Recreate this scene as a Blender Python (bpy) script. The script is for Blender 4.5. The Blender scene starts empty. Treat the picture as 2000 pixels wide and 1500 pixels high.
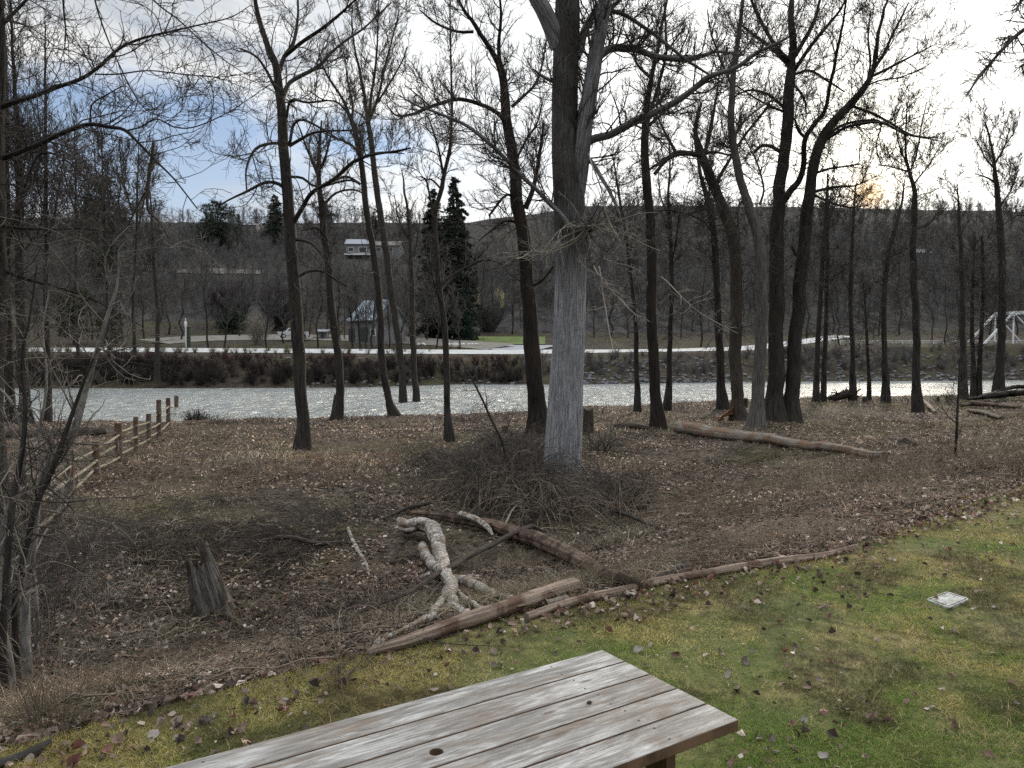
import bpy, math, random, colorsys
import numpy as np
from mathutils import Vector

# ------------------------------------------------------------------ camera, world, sun
SC = bpy.context.scene
COL = SC.collection
CAMZ = 4.3
F = 1500.0
TH = math.atan(65.0 / F)
cam = bpy.data.cameras.new('camera')
cam.sensor_width = 36.0
cam.lens = 27.0
cam.clip_start = 0.05
cam.clip_end = 5000
camo = bpy.data.objects.new('camera', cam)
camo.location = (0, 0, CAMZ)
camo.rotation_euler = (math.radians(90) - TH, 0, 0)
COL.objects.link(camo)
SC.camera = camo
SC.view_settings.view_transform = 'Standard'
SC.view_settings.look = 'None'
SC.view_settings.gamma = 1
SC.view_settings.exposure = 0.70
SC.cycles.use_denoising = False
SC.cycles.sample_clamp_direct = 3.0
SC.cycles.sample_clamp_indirect = 2.0
SC.cycles.max_bounces = 5
SC.cycles.diffuse_bounces = 3
SC.cycles.glossy_bounces = 2
SC.cycles.transparent_max_bounces = 4

SUN_EL = 13.0
SUN_AZ = 24.7          # to the right of the view direction (+Y)
W = bpy.data.worlds.new('World')
SC.world = W
W.use_nodes = True
nt = W.node_tree
for n_ in list(nt.nodes):
    nt.nodes.remove(n_)


class NT:
    """small helper to write node trees briefly"""
    def __init__(s, tree):
        s.t = tree

    def n(s, kind, **kw):
        nd = s.t.nodes.new(kind)
        for k, v in kw.items():
            if k.startswith('i_'):
                nd.inputs[k[2:].replace('_', ' ')].default_value = v
            else:
                setattr(nd, k, v)
        return nd

    def link(s, a, b):
        s.t.links.new(a, b)

    def math(s, op, a, b=None, clamp=False):
        nd = s.t.nodes.new('ShaderNodeMath')
        nd.operation = op
        nd.use_clamp = clamp
        for k, v in ((0, a), (1, b)):
            if v is None:
                continue
            if isinstance(v, (int, float)):
                nd.inputs[k].default_value = v
            else:
                s.link(v, nd.inputs[k])
        return nd.outputs[0]

    def mix(s, f, a, b, mode='MIX'):
        nd = s.t.nodes.new('ShaderNodeMix')
        nd.data_type = 'RGBA'
        nd.blend_type = mode
        for sock, v in ((nd.inputs[0], f), (nd.inputs[6], a), (nd.inputs[7], b)):
            if isinstance(v, (int, float)):
                sock.default_value = v
            elif isinstance(v, (tuple, list)):
                sock.default_value = (*v[:3], 1)
            else:
                s.link(v, sock)
        return nd.outputs[2]

    def ramp(s, f, stops):
        nd = s.t.nodes.new('ShaderNodeValToRGB')
        el = nd.color_ramp.elements
        while len(el) < len(stops):
            el.new(0.5)
        for e, (p, c) in zip(el, stops):
            e.position = p
            e.color = (*c[:3], 1) if isinstance(c, (tuple, list)) else (c, c, c, 1)
        s.link(f, nd.inputs[0])
        return nd.outputs[0]

    def noise(s, vec, scale, detail=4, rough=0.5, dist=0.0):
        nd = s.t.nodes.new('ShaderNodeTexNoise')
        nd.inputs['Scale'].default_value = scale
        nd.inputs['Detail'].default_value = detail
        nd.inputs['Roughness'].default_value = rough
        nd.inputs['Distortion'].default_value = dist
        if vec is not None:
            s.link(vec, nd.inputs['Vector'])
        return nd.outputs[0]

    def mapping(s, vec, scale=(1, 1, 1), loc=(0, 0, 0), rot=(0, 0, 0)):
        nd = s.t.nodes.new('ShaderNodeMapping')
        nd.inputs['Scale'].default_value = scale
        nd.inputs['Location'].default_value = loc
        nd.inputs['Rotation'].default_value = rot
        s.link(vec, nd.inputs['Vector'])
        return nd.outputs[0]


def pxdir(px, py):
    d = np.array([(px - 1000) / F, math.cos(TH) - (py - 750) / F * math.sin(TH),
                  -math.sin(TH) - (py - 750) / F * math.cos(TH)])
    return d


w = NT(nt)
geo = w.n('ShaderNodeTexCoord')
vec = geo.outputs['Generated']
sky = w.n('ShaderNodeTexSky', sky_type='NISHITA', sun_disc=False, sun_elevation=math.radians(SUN_EL),
          sun_rotation=math.radians(SUN_AZ), air_density=1.0, dust_density=1.5, ozone_density=1.5)
sep = w.n('ShaderNodeSeparateXYZ')
w.link(vec, sep.inputs[0])
vm = w.mapping(vec, (2.0, 2.0, 6.5), (3.1, 0.4, 0.2))
cl = w.noise(vm, 1.25, 7, 0.55, 0.25)
# clear gaps in the cloud, low in the sky to the left of the view


def gap(px, py, k, zs):
    d = pxdir(px, py)
    d /= np.linalg.norm(d)
    dx = w.math('SUBTRACT', sep.outputs[0], float(d[0]))
    dz = w.math('SUBTRACT', sep.outputs[2], float(d[2]))
    q = w.math('ADD', w.math('MULTIPLY', dx, dx), w.math('MULTIPLY', w.math('MULTIPLY', dz, dz), zs))
    return w.math('DIVIDE', k, w.math('ADD', w.math('MULTIPLY', q, 55.0), 1.0))


g1 = gap(235, 240, 0.34, 5.0)
g2 = gap(760, 268, 0.22, 9.0)
g3 = gap(420, 330, 0.20, 9.0)
cov = w.math('SUBTRACT', w.math('ADD', cl, 0.16), w.math('ADD', w.math('ADD', g1, g2), g3))
mask = w.ramp(cov, [(0.30, 0.0), (0.47, 1.0)])
shade = w.noise(w.mapping(vec, (2.0, 2.0, 7.0), (7.7, 1.3, 4.2)), 1.7, 6, 0.55, 0.3)
cloudc = w.ramp(shade, [(0.36, (4.0, 4.6, 5.4)), (0.50, (6.6, 6.9, 7.2)), (0.62, (9.6, 9.6, 9.4))])
# glow round the low sun behind the cloud
sd = Vector((math.sin(math.radians(SUN_AZ)) * math.cos(math.radians(SUN_EL)),
             math.cos(math.radians(SUN_AZ)) * math.cos(math.radians(SUN_EL)), math.sin(math.radians(SUN_EL))))
dot = w.n('ShaderNodeVectorMath', operation='DOT_PRODUCT')
w.link(vec, dot.inputs[0])
dot.inputs[1].default_value = sd
dv = w.math('MAXIMUM', dot.outputs['Value'], 0.0)
glow = w.math('POWER', dv, 10.0)
wide = w.math('POWER', dv, 2.0)
cloudc = w.mix(w.math('MULTIPLY', glow, 1.0), cloudc, (14.0, 13.9, 13.3))
sd2 = Vector((math.sin(math.radians(SUN_AZ)) * math.cos(math.radians(10.4)), math.cos(math.radians(SUN_AZ)) * math.cos(math.radians(10.4)), math.sin(math.radians(10.4))))
dot2 = w.n('ShaderNodeVectorMath', operation='DOT_PRODUCT')
w.link(vec, dot2.inputs[0])
dot2.inputs[1].default_value = sd2
warm = w.math('POWER', w.math('MAXIMUM', dot2.outputs['Value'], 0.0), 5000.0)
cloudc = w.mix(w.math('POWER', dv, 300.0), cloudc, (22.0, 21.0, 18.0))
blue = w.mix(1.0, sky.outputs[0], (0.78, 1.0, 1.35), 'MULTIPLY')
blue = w.mix(0.7, blue, (3.6, 4.9, 7.0))
low = w.ramp(sep.outputs[2], [(0.10, 1.0), (0.30, 0.0)])
blue = w.mix(w.math('MULTIPLY', low, 0.5), blue, (8.2, 8.9, 9.4))
skyc = w.mix(mask, blue, cloudc)
skyc = w.mix(w.math('MULTIPLY', warm, 0.85), skyc, (17.0, 10.5, 4.5))
# sky light shaped: dimmed behind the viewer, brightened overhead to light the ground
dim = w.ramp(w.math('ADD', w.math('MULTIPLY', dot.outputs['Value'], 0.5), 0.5), [(0.10, 0.32), (0.38, 0.80), (0.56, 1.0), (0.66, 0.84), (0.76, 0.63), (0.86, 0.66), (0.93, 0.80)])
skyc = w.mix(1.0, skyc, dim, 'MULTIPLY')
skyc = w.mix(1.0, skyc, w.ramp(sep.outputs[2], [(0.40, 0.5), (0.62, 1.0)]), 'MULTIPLY')  # unseen high sky kept brighter than the sky in view, to light the ground
skyc = w.mix(1.0, skyc, (2.0, 2.0, 2.0), 'MULTIPLY')
bg = w.n('ShaderNodeBackground')
bg.inputs['Strength'].default_value = 0.1
w.link(skyc, bg.inputs['Color'])
wo = w.n('ShaderNodeOutputWorld')
w.link(bg.outputs[0], wo.inputs[0])

sun = bpy.data.lights.new('sun', 'SUN')
sun.energy = 3.2
sun.angle = math.radians(8)
sun.color = (1.0, 0.87, 0.70)
suno = bpy.data.objects.new('sun', sun)
suno.rotation_euler = (-sd).to_track_quat('-Z', 'Y').to_euler()
suno.location = (30, 60, 60)
COL.objects.link(suno)

# ------------------------------------------------------------------ noise
_rng0 = np.random.default_rng(11)
_TAB = _rng0.random((64, 64, 64)).astype(np.float32)


def vn3(x, y, z):
    x = np.asarray(x, float); y = np.asarray(y, float); z = np.asarray(z, float)
    x, y, z = np.broadcast_arrays(x, y, z)
    xi = np.floor(x).astype(int); yi = np.floor(y).astype(int); zi = np.floor(z).astype(int)
    fx = x - xi; fy = y - yi; fz = z - zi
    fx = fx * fx * (3 - 2 * fx); fy = fy * fy * (3 - 2 * fy); fz = fz * fz * (3 - 2 * fz)
    a = xi & 63; b = (xi + 1) & 63; c = yi & 63; d = (yi + 1) & 63; e = zi & 63; g = (zi + 1) & 63
    T = _TAB
    l = lambda p, q, t: p + (q - p) * t
    return l(l(l(T[a, c, e], T[b, c, e], fx), l(T[a, d, e], T[b, d, e], fx), fy),
             l(l(T[a, c, g], T[b, c, g], fx), l(T[a, d, g], T[b, d, g], fx), fy), fz)


def fbm(x, y, z=0.0, o=4):
    s = 0.0; a = 0.5
    x = np.asarray(x, float); y = np.asarray(y, float); z = np.asarray(z, float)
    for k in range(o):
        s = s + a * (vn3(x + 17.3 * k, y + 5.1 * k, z + 9.7 * k) - 0.5) * 2
        x = x * 2.03; y = y * 2.03; z = z * 2.03; a *= 0.5
    return s


# ------------------------------------------------------------------ terrain
EX = [-60, -25, -12, -6, -2.5, -0.94, 0.11, 3.4, 7.2, 13, 25, 60]
EY = [-30, -12, -4.5, 0.2, 3.75, 5.05, 5.75, 7.75, 10.9, 16.5, 30, 70]


def edge_d(x, y):
    return (y - np.interp(x, EX, EY)) * 0.84


CX = [-150, -60, -18.5, -14, -3, 8, 20, 36, 50, 90, 200]
CY = [30, 36, 39.6, 40.5, 43.7, 48, 54, 61.7, 74, 92, 120]
FX = [-200, -60, -40, -20, -6, 8, 35, 70, 200]
FY = [84, 88, 89, 90, 99, 98, 107, 112, 130]
RU = [-1.6, -0.67, -0.4, -0.1, -0.055, -0.03, 0.03, 0.09, 0.2, 0.36, 0.5, 0.67, 1.6]
RR = [425, 430, 437, 440, 437, 430, 421, 405, 404, 407, 412, 417, 430]


def sstep(a, b, v):
    t = np.clip((v - a) / (b - a), 0, 1)
    return t * t * (3 - 2 * t)


def H(x, y, micro=True):
    x = np.asarray(x, float); y = np.asarray(y, float)
    d = edge_d(x, y)
    s = 1.0 + 0.75 * sstep(0.5, 5.0, x)
    dd = np.clip(d, 0, None) / s
    lawn = 2.30 + 0.03 * fbm(x * 0.5, y * 0.5, 3, 2) + 0.10 * sstep(5, 12, x)
    prof = np.interp(dd, [0, 0.6, 2, 4, 6, 8, 11, 15, 40, 200],
                     [0, -0.10, -0.62, -1.22, -1.68, -1.66, -1.46, -1.40, -1.62, -1.7])
    z = lawn + prof
    n = fbm(x * 0.22, y * 0.22, 1, 3) * 0.16 + fbm(x * 0.9, y * 0.9, 2, 3) * 0.075
    z = z + n * sstep(0.2, 3.0, d)
    # left hollow in front of the fence, berm on the right under the long log
    z = z - 0.22 * np.exp(-((x + 4.5) / 3.0) ** 2 - ((y - 10.5) / 2.5) ** 2)
    z = z + 0.30 * np.exp(-((x - 9.5) / 6.0) ** 2 - ((y - 27) / 6.0) ** 2)
    z = z + 0.30 * np.exp(-((x - 1.4) / 2.2) ** 2 - ((y - 21) / 2.2) ** 2)
    if micro:
        z = z + sstep(0.1, 1.0, d) * (fbm(x * 3.1, y * 3.1, 4, 3) * 0.07)
    # river bed
    c = np.interp(x, CX, CY)
    z = z * (1 - sstep(c - 0.6, c + 3.5, y)) + (-1.0) * sstep(c - 0.6, c + 3.5, y)
    # far side
    fs = np.interp(x, FX, FY)
    e = y - fs
    u = x / np.maximum(y, 1.0)
    px = 1000 + u * F
    top = np.interp(px, [0, 300, 800, 1000, 1200, 1500, 1700, 2200], [4.0, 3.95, 3.7, 3.55, 3.5, 3.6, 4.0, 4.2])
    bank = np.interp(e, [-3, 0, 2, 5, 9], [0, 1.0, 1.7, 3.0, 3.6]) / 3.6
    far = -1.0 + (top + 1.0) * bank
    rise = np.interp(y, [0, 106, 112, 118, 145, 160, 200, 5000], [0, 0, 0.55, 0.7, 3.0, 3.6, 3.6, 3.6])
    far = far + rise * sstep(5, 9, e)
    zr = CAMZ + (685 - np.interp(u, RU, RR)) / F * np.where(u < -0.05, 320.0, 480.0)
    wl = 1 - sstep(-0.075, -0.045, u)
    wr = sstep(-0.16, -0.10, u)
    zl = CAMZ + (685 - np.interp(u, RU, RR)) / F * 320.0
    zrr = CAMZ + (685 - np.interp(u, RU, RR)) / F * 480.0
    pl = np.interp(y, [150, 200, 260, 320, 360, 5000], [0, 0.20, 0.58, 1.0, 1.0, 0.9])
    pr = np.interp(y, [160, 220, 300, 400, 480, 540, 5000], [0, 0.12, 0.36, 0.74, 1.0, 1.02, 0.7])
    hill = np.maximum(wl * (zl - 7.2) * pl, wr * (zrr - 7.2) * pr)
    far = far + hill + fbm(x * 0.02, y * 0.02, 6, 4) * 3.0 * sstep(165, 260, y) * (1 - 0.8 * sstep(300, 330, y))
    far = far + fbm(x * 0.3, y * 0.3, 8, 3) * 0.25 * sstep(1, 5, e) * (1 - sstep(7, 9, e))
    z = np.where(e > -3, far, z)
    return z


def hit(px, py, dz=0.0, tmax=900.0):
    """point where the ray of a photo pixel meets the terrain (raised by dz)"""
    d = pxdir(px, py)
    t = np.concatenate([np.arange(1.5, 60, 0.05), np.arange(60, tmax, 0.5)])
    P = d[None, :] * t[:, None] + np.array([0, 0, CAMZ])
    g = H(P[:, 0], P[:, 1], False) + dz
    below = np.where(P[:, 2] < g)[0]
    k = below[0] if len(below) else len(t) - 1
    p = P[k].copy()
    p[2] = float(H(p[0], p[1], False))
    return p


def at(px, py, Y):
    """point of a photo pixel at distance Y"""
    d = pxdir(px, py)
    return d * (Y / d[1]) + np.array([0, 0, CAMZ])


# ------------------------------------------------------------------ mesh builder
class MB:
    def __init__(s):
        s.V = []; s.Q = []; s.T = []; s.C = []; s.U = []; s.n = 0; s.hasC = False; s.hasU = False; s.MQ = []; s.MT = []

    def add(s, v, q=None, t=None, c=None, uv=None, m=0):
        v = np.asarray(v, np.float32).reshape(-1, 3)
        if q is not None and len(q):
            q = np.asarray(q, np.int64).reshape(-1, 4)
            s.Q.append(q + s.n); s.MQ.append(np.full(len(q), m, np.int32))
        if t is not None and len(t):
            t = np.asarray(t, np.int64).reshape(-1, 3)
            s.T.append(t + s.n); s.MT.append(np.full(len(t), m, np.int32))
        s.V.append(v)
        if c is not None:
            s.hasC = True
            s.C.append(np.broadcast_to(np.asarray(c, np.float32), (len(v), 3)))
        else:
            s.C.append(np.full((len(v), 3), 0.5, np.float32))
        if uv is not None:
            s.hasU = True
            s.U.append(np.asarray(uv, np.float32).reshape(-1, 2))
        else:
            s.U.append(np.zeros((len(v), 2), np.float32))
        s.n += len(v)

    def tubes(s, P, R, sides=3, c=None, uv=False, cap=False, disp=None):
        P = np.asarray(P, float); R = np.asarray(R, float)
        if P.ndim == 2:
            P = P[None]; R = R[None]
        M, K, _ = P.shape
        T = np.gradient(P, axis=1)
        T /= np.linalg.norm(T, axis=2, keepdims=True) + 1e-9
        mt = T.mean(axis=1)
        ref = np.where((np.abs(mt[:, 2]) > 0.75 * np.linalg.norm(mt, axis=1))[:, None], [[1.0, 0.12, 0]], [[0.05, 0.02, 1.0]])
        N1 = np.cross(T, ref[:, None, :]); N1 /= np.linalg.norm(N1, axis=2, keepdims=True) + 1e-9
        N2 = np.cross(T, N1)
        S = sides + 1 if uv else sides
        a = np.arange(S) / sides * 2 * math.pi
        ca = np.cos(a)[None, None, :, None]; sa = np.sin(a)[None, None, :, None]
        rr = R[:, :, None, None]
        if disp is not None:
            rr = rr * disp(P, a)[..., None]
        V = P[:, :, None, :] + rr * (N1[:, :, None, :] * ca + N2[:, :, None, :] * sa)
        base = (np.arange(M) * K * S)[:, None, None]
        k = (np.arange(K - 1) * S)[None, :, None]
        j = np.arange(sides)[None, None, :]
        j2 = j + 1 if uv else (j + 1) % sides
        Q = np.stack([base + k + j, base + k + j2, base + k + S + j2, base + k + S + j], axis=-1)
        U = None
        if uv:
            L = np.concatenate([np.zeros((M, 1)), np.cumsum(np.linalg.norm(np.diff(P, axis=1), axis=2), axis=1)], axis=1)
            circ = R.max(axis=1) * 2 * math.pi
            U = np.stack(np.broadcast_arrays((np.arange(S) / sides)[None, None, :] * circ[:, None, None],
                                             L[:, :, None]), axis=-1).reshape(-1, 2)
        cc = None
        if c is not None:
            c = np.asarray(c, float)
            cc = c if c.ndim == 1 else np.repeat(c, K * S, axis=0)
        s.add(V.reshape(-1, 3), q=Q.reshape(-1, 4), c=cc, uv=U)
        if cap:
            for m in range(M):
                for kk, flip in ((0, True), (K - 1, False)):
                    ring = V[m, kk, :sides]
                    cen = P[m, kk] + T[m, kk] * (0.04 * R[m, kk]) * (-1 if flip else 1)
                    vv = np.vstack([ring, cen])
                    tt = [(i, (i + 1) % sides, sides) if not flip else ((i + 1) % sides, i, sides) for i in range(sides)]
                    s.add(vv, t=tt, c=c if (c is not None and np.ndim(c) == 1) else None, uv=np.full((sides + 1, 2), 0.3))

    def box(s, lo, hi, c=None):
        x0, y0, z0 = lo; x1, y1, z1 = hi
        v = [(x0, y0, z0), (x1, y0, z0), (x1, y1, z0), (x0, y1, z0), (x0, y0, z1), (x1, y0, z1), (x1, y1, z1), (x0, y1, z1)]
        s.add(v, q=[(0, 3, 2, 1), (4, 5, 6, 7), (0, 1, 5, 4), (1, 2, 6, 5), (2, 3, 7, 6), (3, 0, 4, 7)], c=c)

    def bar(s, a, b, w_, h_=None, up=(0, 0, 1), c=None):
        a = np.array(a, float); b = np.array(b, float); h_ = w_ if h_ is None else h_
        t = b - a; t /= np.linalg.norm(t)
        n = np.cross(t, up)
        if np.linalg.norm(n) < 1e-3:
            n = np.cross(t, (1, 0, 0))
        n /= np.linalg.norm(n); m = np.cross(n, t)
        v = []
        for p in (a, b):
            for q, r in ((-1, -1), (1, -1), (1, 1), (-1, 1)):
                v.append(p + n * q * w_ / 2 + m * r * h_ / 2)
        s.add(v, q=[(0, 1, 2, 3), (7, 6, 5, 4), (0, 4, 5, 1), (1, 5, 6, 2), (2, 6, 7, 3), (3, 7, 4, 0)], c=c)


def build(name, mb, mats, parent=None, smooth=True, loc=None):
    V = np.concatenate(mb.V)
    off = np.zeros(3)
    if parent is not None:
        off = np.array(parent_world(parent))
    elif loc is not None:
        off = np.array(loc, float)
    V = (V - off).astype(np.float32)
    me = bpy.data.meshes.new(name)
    Q = np.concatenate(mb.Q) if mb.Q else np.zeros((0, 4), int)
    T = np.concatenate(mb.T) if mb.T else np.zeros((0, 3), int)
    me.vertices.add(len(V)); me.vertices.foreach_set('co', V.ravel())
    loops = np.concatenate([Q.ravel(), T.ravel()]).astype(np.int32)
    me.loops.add(len(loops)); me.loops.foreach_set('vertex_index', loops)
    nf = len(Q) + len(T)
    st = np.concatenate([np.arange(len(Q)) * 4, len(Q) * 4 + np.arange(len(T)) * 3]).astype(np.int32)
    me.polygons.add(nf); me.polygons.foreach_set('loop_start', st)
    mats = mats if isinstance(mats, (list, tuple)) else [mats]
    for m in mats:
        me.materials.append(m)
    if len(mats) > 1:
        me.polygons.foreach_set('material_index', np.concatenate(mb.MQ + mb.MT).astype(np.int32))
    me.update(calc_edges=True)
    me.polygons.foreach_set('use_smooth', np.full(nf, smooth, dtype=bool))
    if mb.hasC:
        at_ = me.color_attributes.new('tint', 'FLOAT_COLOR', 'POINT')
        C = np.ones((len(V), 4), np.float32); C[:, :3] = np.concatenate(mb.C)
        at_.data.foreach_set('color', C.ravel())
    if mb.hasU:
        uvl = me.uv_layers.new(name='UVMap')
        U = np.concatenate(mb.U)[loops]
        uvl.data.foreach_set('uv', U.astype(np.float32).ravel())
    o = bpy.data.objects.new(name, me)
    COL.objects.link(o)
    if parent is not None:
        o.parent = parent
    else:
        o.location = off
    return o


def parent_world(p):
    v = Vector(p.location)
    while p.parent is not None:
        p = p.parent
        v = v + Vector(p.location)
    return v


def tag(o, label=None, cat=None, group=None, kind=None):
    if label: o['label'] = label
    if cat: o['category'] = cat
    if group: o['group'] = group
    if kind: o['kind'] = kind
    return o


def thing(name, loc, label, cat, group=None):
    o = bpy.data.objects.new(name, None)
    o.empty_display_size = 0.2
    o.location = [float(v) for v in loc]
    COL.objects.link(o)
    return tag(o, label, cat, group)


# ------------------------------------------------------------------ materials
def new_mat(name, rough=0.9, spec=0.2):
    m = bpy.data.materials.new(name)
    m.use_nodes = True
    n = NT(m.node_tree)
    b = m.node_tree.nodes['Principled BSDF']
    b.inputs['Roughness'].default_value = rough
    b.inputs['Specular IOR Level'].default_value = spec
    return m, n, b


def bump(n, b, h, strength, dist=0.02):
    bp = n.n('ShaderNodeBump')
    bp.inputs['Strength'].default_value = strength
    bp.inputs['Distance'].default_value = dist
    n.link(h, bp.inputs['Height'])
    n.link(bp.outputs[0], b.inputs['Normal'])


def bark_mat(name, dark, light, su=16, sv=1.6, moss=None, dist=0.03, pat=None):
    m, n, b = new_mat(name, 0.92, 0.12)
    uv = n.n('ShaderNodeUVMap').outputs[0]
    obj = n.n('ShaderNodeTexCoord').outputs['Object']
    a = n.noise(n.mapping(uv, (su, sv, 1)), 1.0, 5, 0.6, 0.4)
    c2 = n.noise(n.mapping(uv, (su * 3, sv * 5, 1)), 1.0, 3, 0.6)
    f = n.math('ADD', n.math('MULTIPLY', a, 0.75), n.math('MULTIPLY', c2, 0.25))
    col = n.ramp(f, [(0.36, dark), (0.62, light)])
    big = n.noise(obj, 0.7, 3, 0.5)
    if pat:
        col = n.mix(n.ramp(n.noise(obj, 2.2, 4, 0.6, 0.5), [(0.48, 0.0), (0.56, 1.0)]), col, pat)
    if moss:
        col = n.mix(n.ramp(big, [(0.45, 0.0), (0.70, 0.55)]), col, moss)
    n.link(col, b.inputs['Base Color'])
    bump(n, b, f, 1.0, dist * 1.8)
    return m


def tint_mat(name, mul=1.0, rough=0.85, spec=0.15, trans=0.0):
    m, n, b = new_mat(name, rough, spec)
    a = n.n('ShaderNodeAttribute', attribute_name='tint')
    c = n.mix(1.0, a.outputs[0], (mul, mul, mul), 'MULTIPLY')
    n.link(c, b.inputs['Base Color'])
    if trans:
        tr = n.n('ShaderNodeBsdfTranslucent'); n.link(c, tr.inputs[0])
        mx = n.n('ShaderNodeMixShader'); mx.inputs[0].default_value = trans
        n.link(b.outputs[0], mx.inputs[1]); n.link(tr.outputs[0], mx.inputs[2])
        n.link(mx.outputs[0], m.node_tree.nodes['Material Output'].inputs[0])
    return m


def plain_mat(name, col, rough=0.8, spec=0.2, var=0.25, scale=6.0, metal=0.0):
    m, n, b = new_mat(name, rough, spec)
    obj = n.n('ShaderNodeTexCoord').outputs['Object']
    f = n.noise(obj, scale, 4, 0.6)
    dk = tuple(c * (1 - var) for c in col)
    lt = tuple(min(1, c * (1 + var)) for c in col)
    n.link(n.ramp(f, [(0.35, dk), (0.65, lt)]), b.inputs['Base Color'])
    b.inputs['Metallic'].default_value = metal
    return m


M_BARK = bark_mat('bark_grey_brown', (0.005, 0.0045, 0.004), (0.058, 0.053, 0.049), 12, 1.3, moss=(0.040, 0.036, 0.024))
M_BARKD = bark_mat('bark_dark', (0.004, 0.0037, 0.0034), (0.038, 0.032, 0.028), 12, 1.3, moss=(0.034, 0.023, 0.017))
M_BARKP = bark_mat('bark_pale', (0.030, 0.027, 0.025), (0.145, 0.135, 0.125), 15, 1.8)
M_BIG0 = bark_mat('bark_cottonwood', (0.05, 0.046, 0.044), (0.36, 0.35, 0.355), 26, 1.3, dist=0.02)
m, n, b = new_mat('bark_peeling_log', 0.85, 0.2)
uvb = n.n('ShaderNodeUVMap').outputs[0]; obb = n.n('ShaderNodeTexCoord').outputs['Object']
h1 = n.noise(n.mapping(uvb, (9, 13, 1)), 1.0, 7, 0.72, 1.2)
h2 = n.noise(n.mapping(obb, (5, 5, 5)), 1.0, 5, 0.6, 0.6)
cb_ = n.ramp(h1, [(0.38, (0.025, 0.02, 0.017)), (0.47, (0.20, 0.18, 0.155)), (0.60, (0.47, 0.45, 0.42))])
cb_ = n.mix(n.ramp(h2, [(0.50, 0.0), (0.60, 0.85)]), cb_, (0.13, 0.085, 0.05))
n.link(cb_, b.inputs['Base Color'])
bump(n, b, n.math('ADD', h1, n.math('MULTIPLY', h2, 0.7)), 1.0, 0.03)
M_BIRCH = m
M_SAP = bark_mat('bark_sapling', (0.05, 0.046, 0.042), (0.27, 0.255, 0.235), 10, 2.5)
M_STUMP = bark_mat('stump_wood', (0.010, 0.009, 0.008), (0.17, 0.155, 0.14), 30, 3.0, pat=(0.045, 0.035, 0.028), dist=0.04)
M_DARKBR = None
m, n, b = new_mat('bark_giant', 0.93, 0.1)
uv_ = n.n('ShaderNodeUVMap').outputs[0]
ob_ = n.n('ShaderNodeTexCoord').outputs['Object']
fa = n.noise(n.mapping(uv_, (30, 1.6, 1)), 1.0, 6, 0.68, 0.7)
fb = n.noise(n.mapping(uv_, (80, 9, 1)), 1.0, 4, 0.65, 0.3)
ff = n.math('ADD', n.math('MULTIPLY', fa, 0.65), n.math('MULTIPLY', fb, 0.35))
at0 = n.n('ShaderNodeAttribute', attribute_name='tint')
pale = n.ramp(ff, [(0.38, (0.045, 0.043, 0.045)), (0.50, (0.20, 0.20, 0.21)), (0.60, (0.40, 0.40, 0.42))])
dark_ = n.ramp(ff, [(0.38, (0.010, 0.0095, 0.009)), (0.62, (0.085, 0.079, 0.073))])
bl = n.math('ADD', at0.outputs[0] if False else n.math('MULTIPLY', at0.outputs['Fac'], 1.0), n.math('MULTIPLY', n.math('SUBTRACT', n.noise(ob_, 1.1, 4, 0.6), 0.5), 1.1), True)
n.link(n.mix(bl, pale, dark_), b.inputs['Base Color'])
bump(n, b, ff, 1.0, 0.03)
M_BIG = m
M_TWIG = plain_mat('twig_bark', (0.062, 0.054, 0.049), 0.9, 0.1, 0.4, 1.5)
M_TWIGP = plain_mat('twig_pale', (0.26, 0.235, 0.20), 0.85, 0.15, 0.35, 1.5)
M_TWIGF = plain_mat('twig_far', (0.105, 0.100, 0.098), 0.95, 0.05, 0.35, 0.3)
M_LOG = bark_mat('log_weathered', (0.075, 0.062, 0.052), (0.29, 0.255, 0.215), 22, 0.8, pat=(0.17, 0.115, 0.08))
M_LOGR = bark_mat('log_brown', (0.045, 0.032, 0.026), (0.19, 0.135, 0.105), 24, 2.2, pat=(0.05, 0.036, 0.028))
M_POLE = bark_mat('pole_peeled', (0.10, 0.07, 0.052), (0.34, 0.265, 0.21), 34, 1.0, pat=(0.12, 0.078, 0.058))
M_CHAR = bark_mat('log_dark_rotten', (0.016, 0.013, 0.011), (0.085, 0.072, 0.06), 18, 1.5)
M_POST = bark_mat('fence_wood', (0.05, 0.042, 0.035), (0.175, 0.148, 0.12), 14, 1.2, pat=(0.10, 0.06, 0.042))
M_RAIL = bark_mat('fence_rail_wood', (0.09, 0.08, 0.06), (0.25, 0.23, 0.175), 14, 1.2)
M_TINT = tint_mat('grass_tinted', trans=0.45)
M_LEAF = tint_mat('leaf_tinted', rough=0.6, spec=0.35, trans=0.25)
M_NEEDLE = tint_mat('needle_tinted', rough=0.8)


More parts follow.
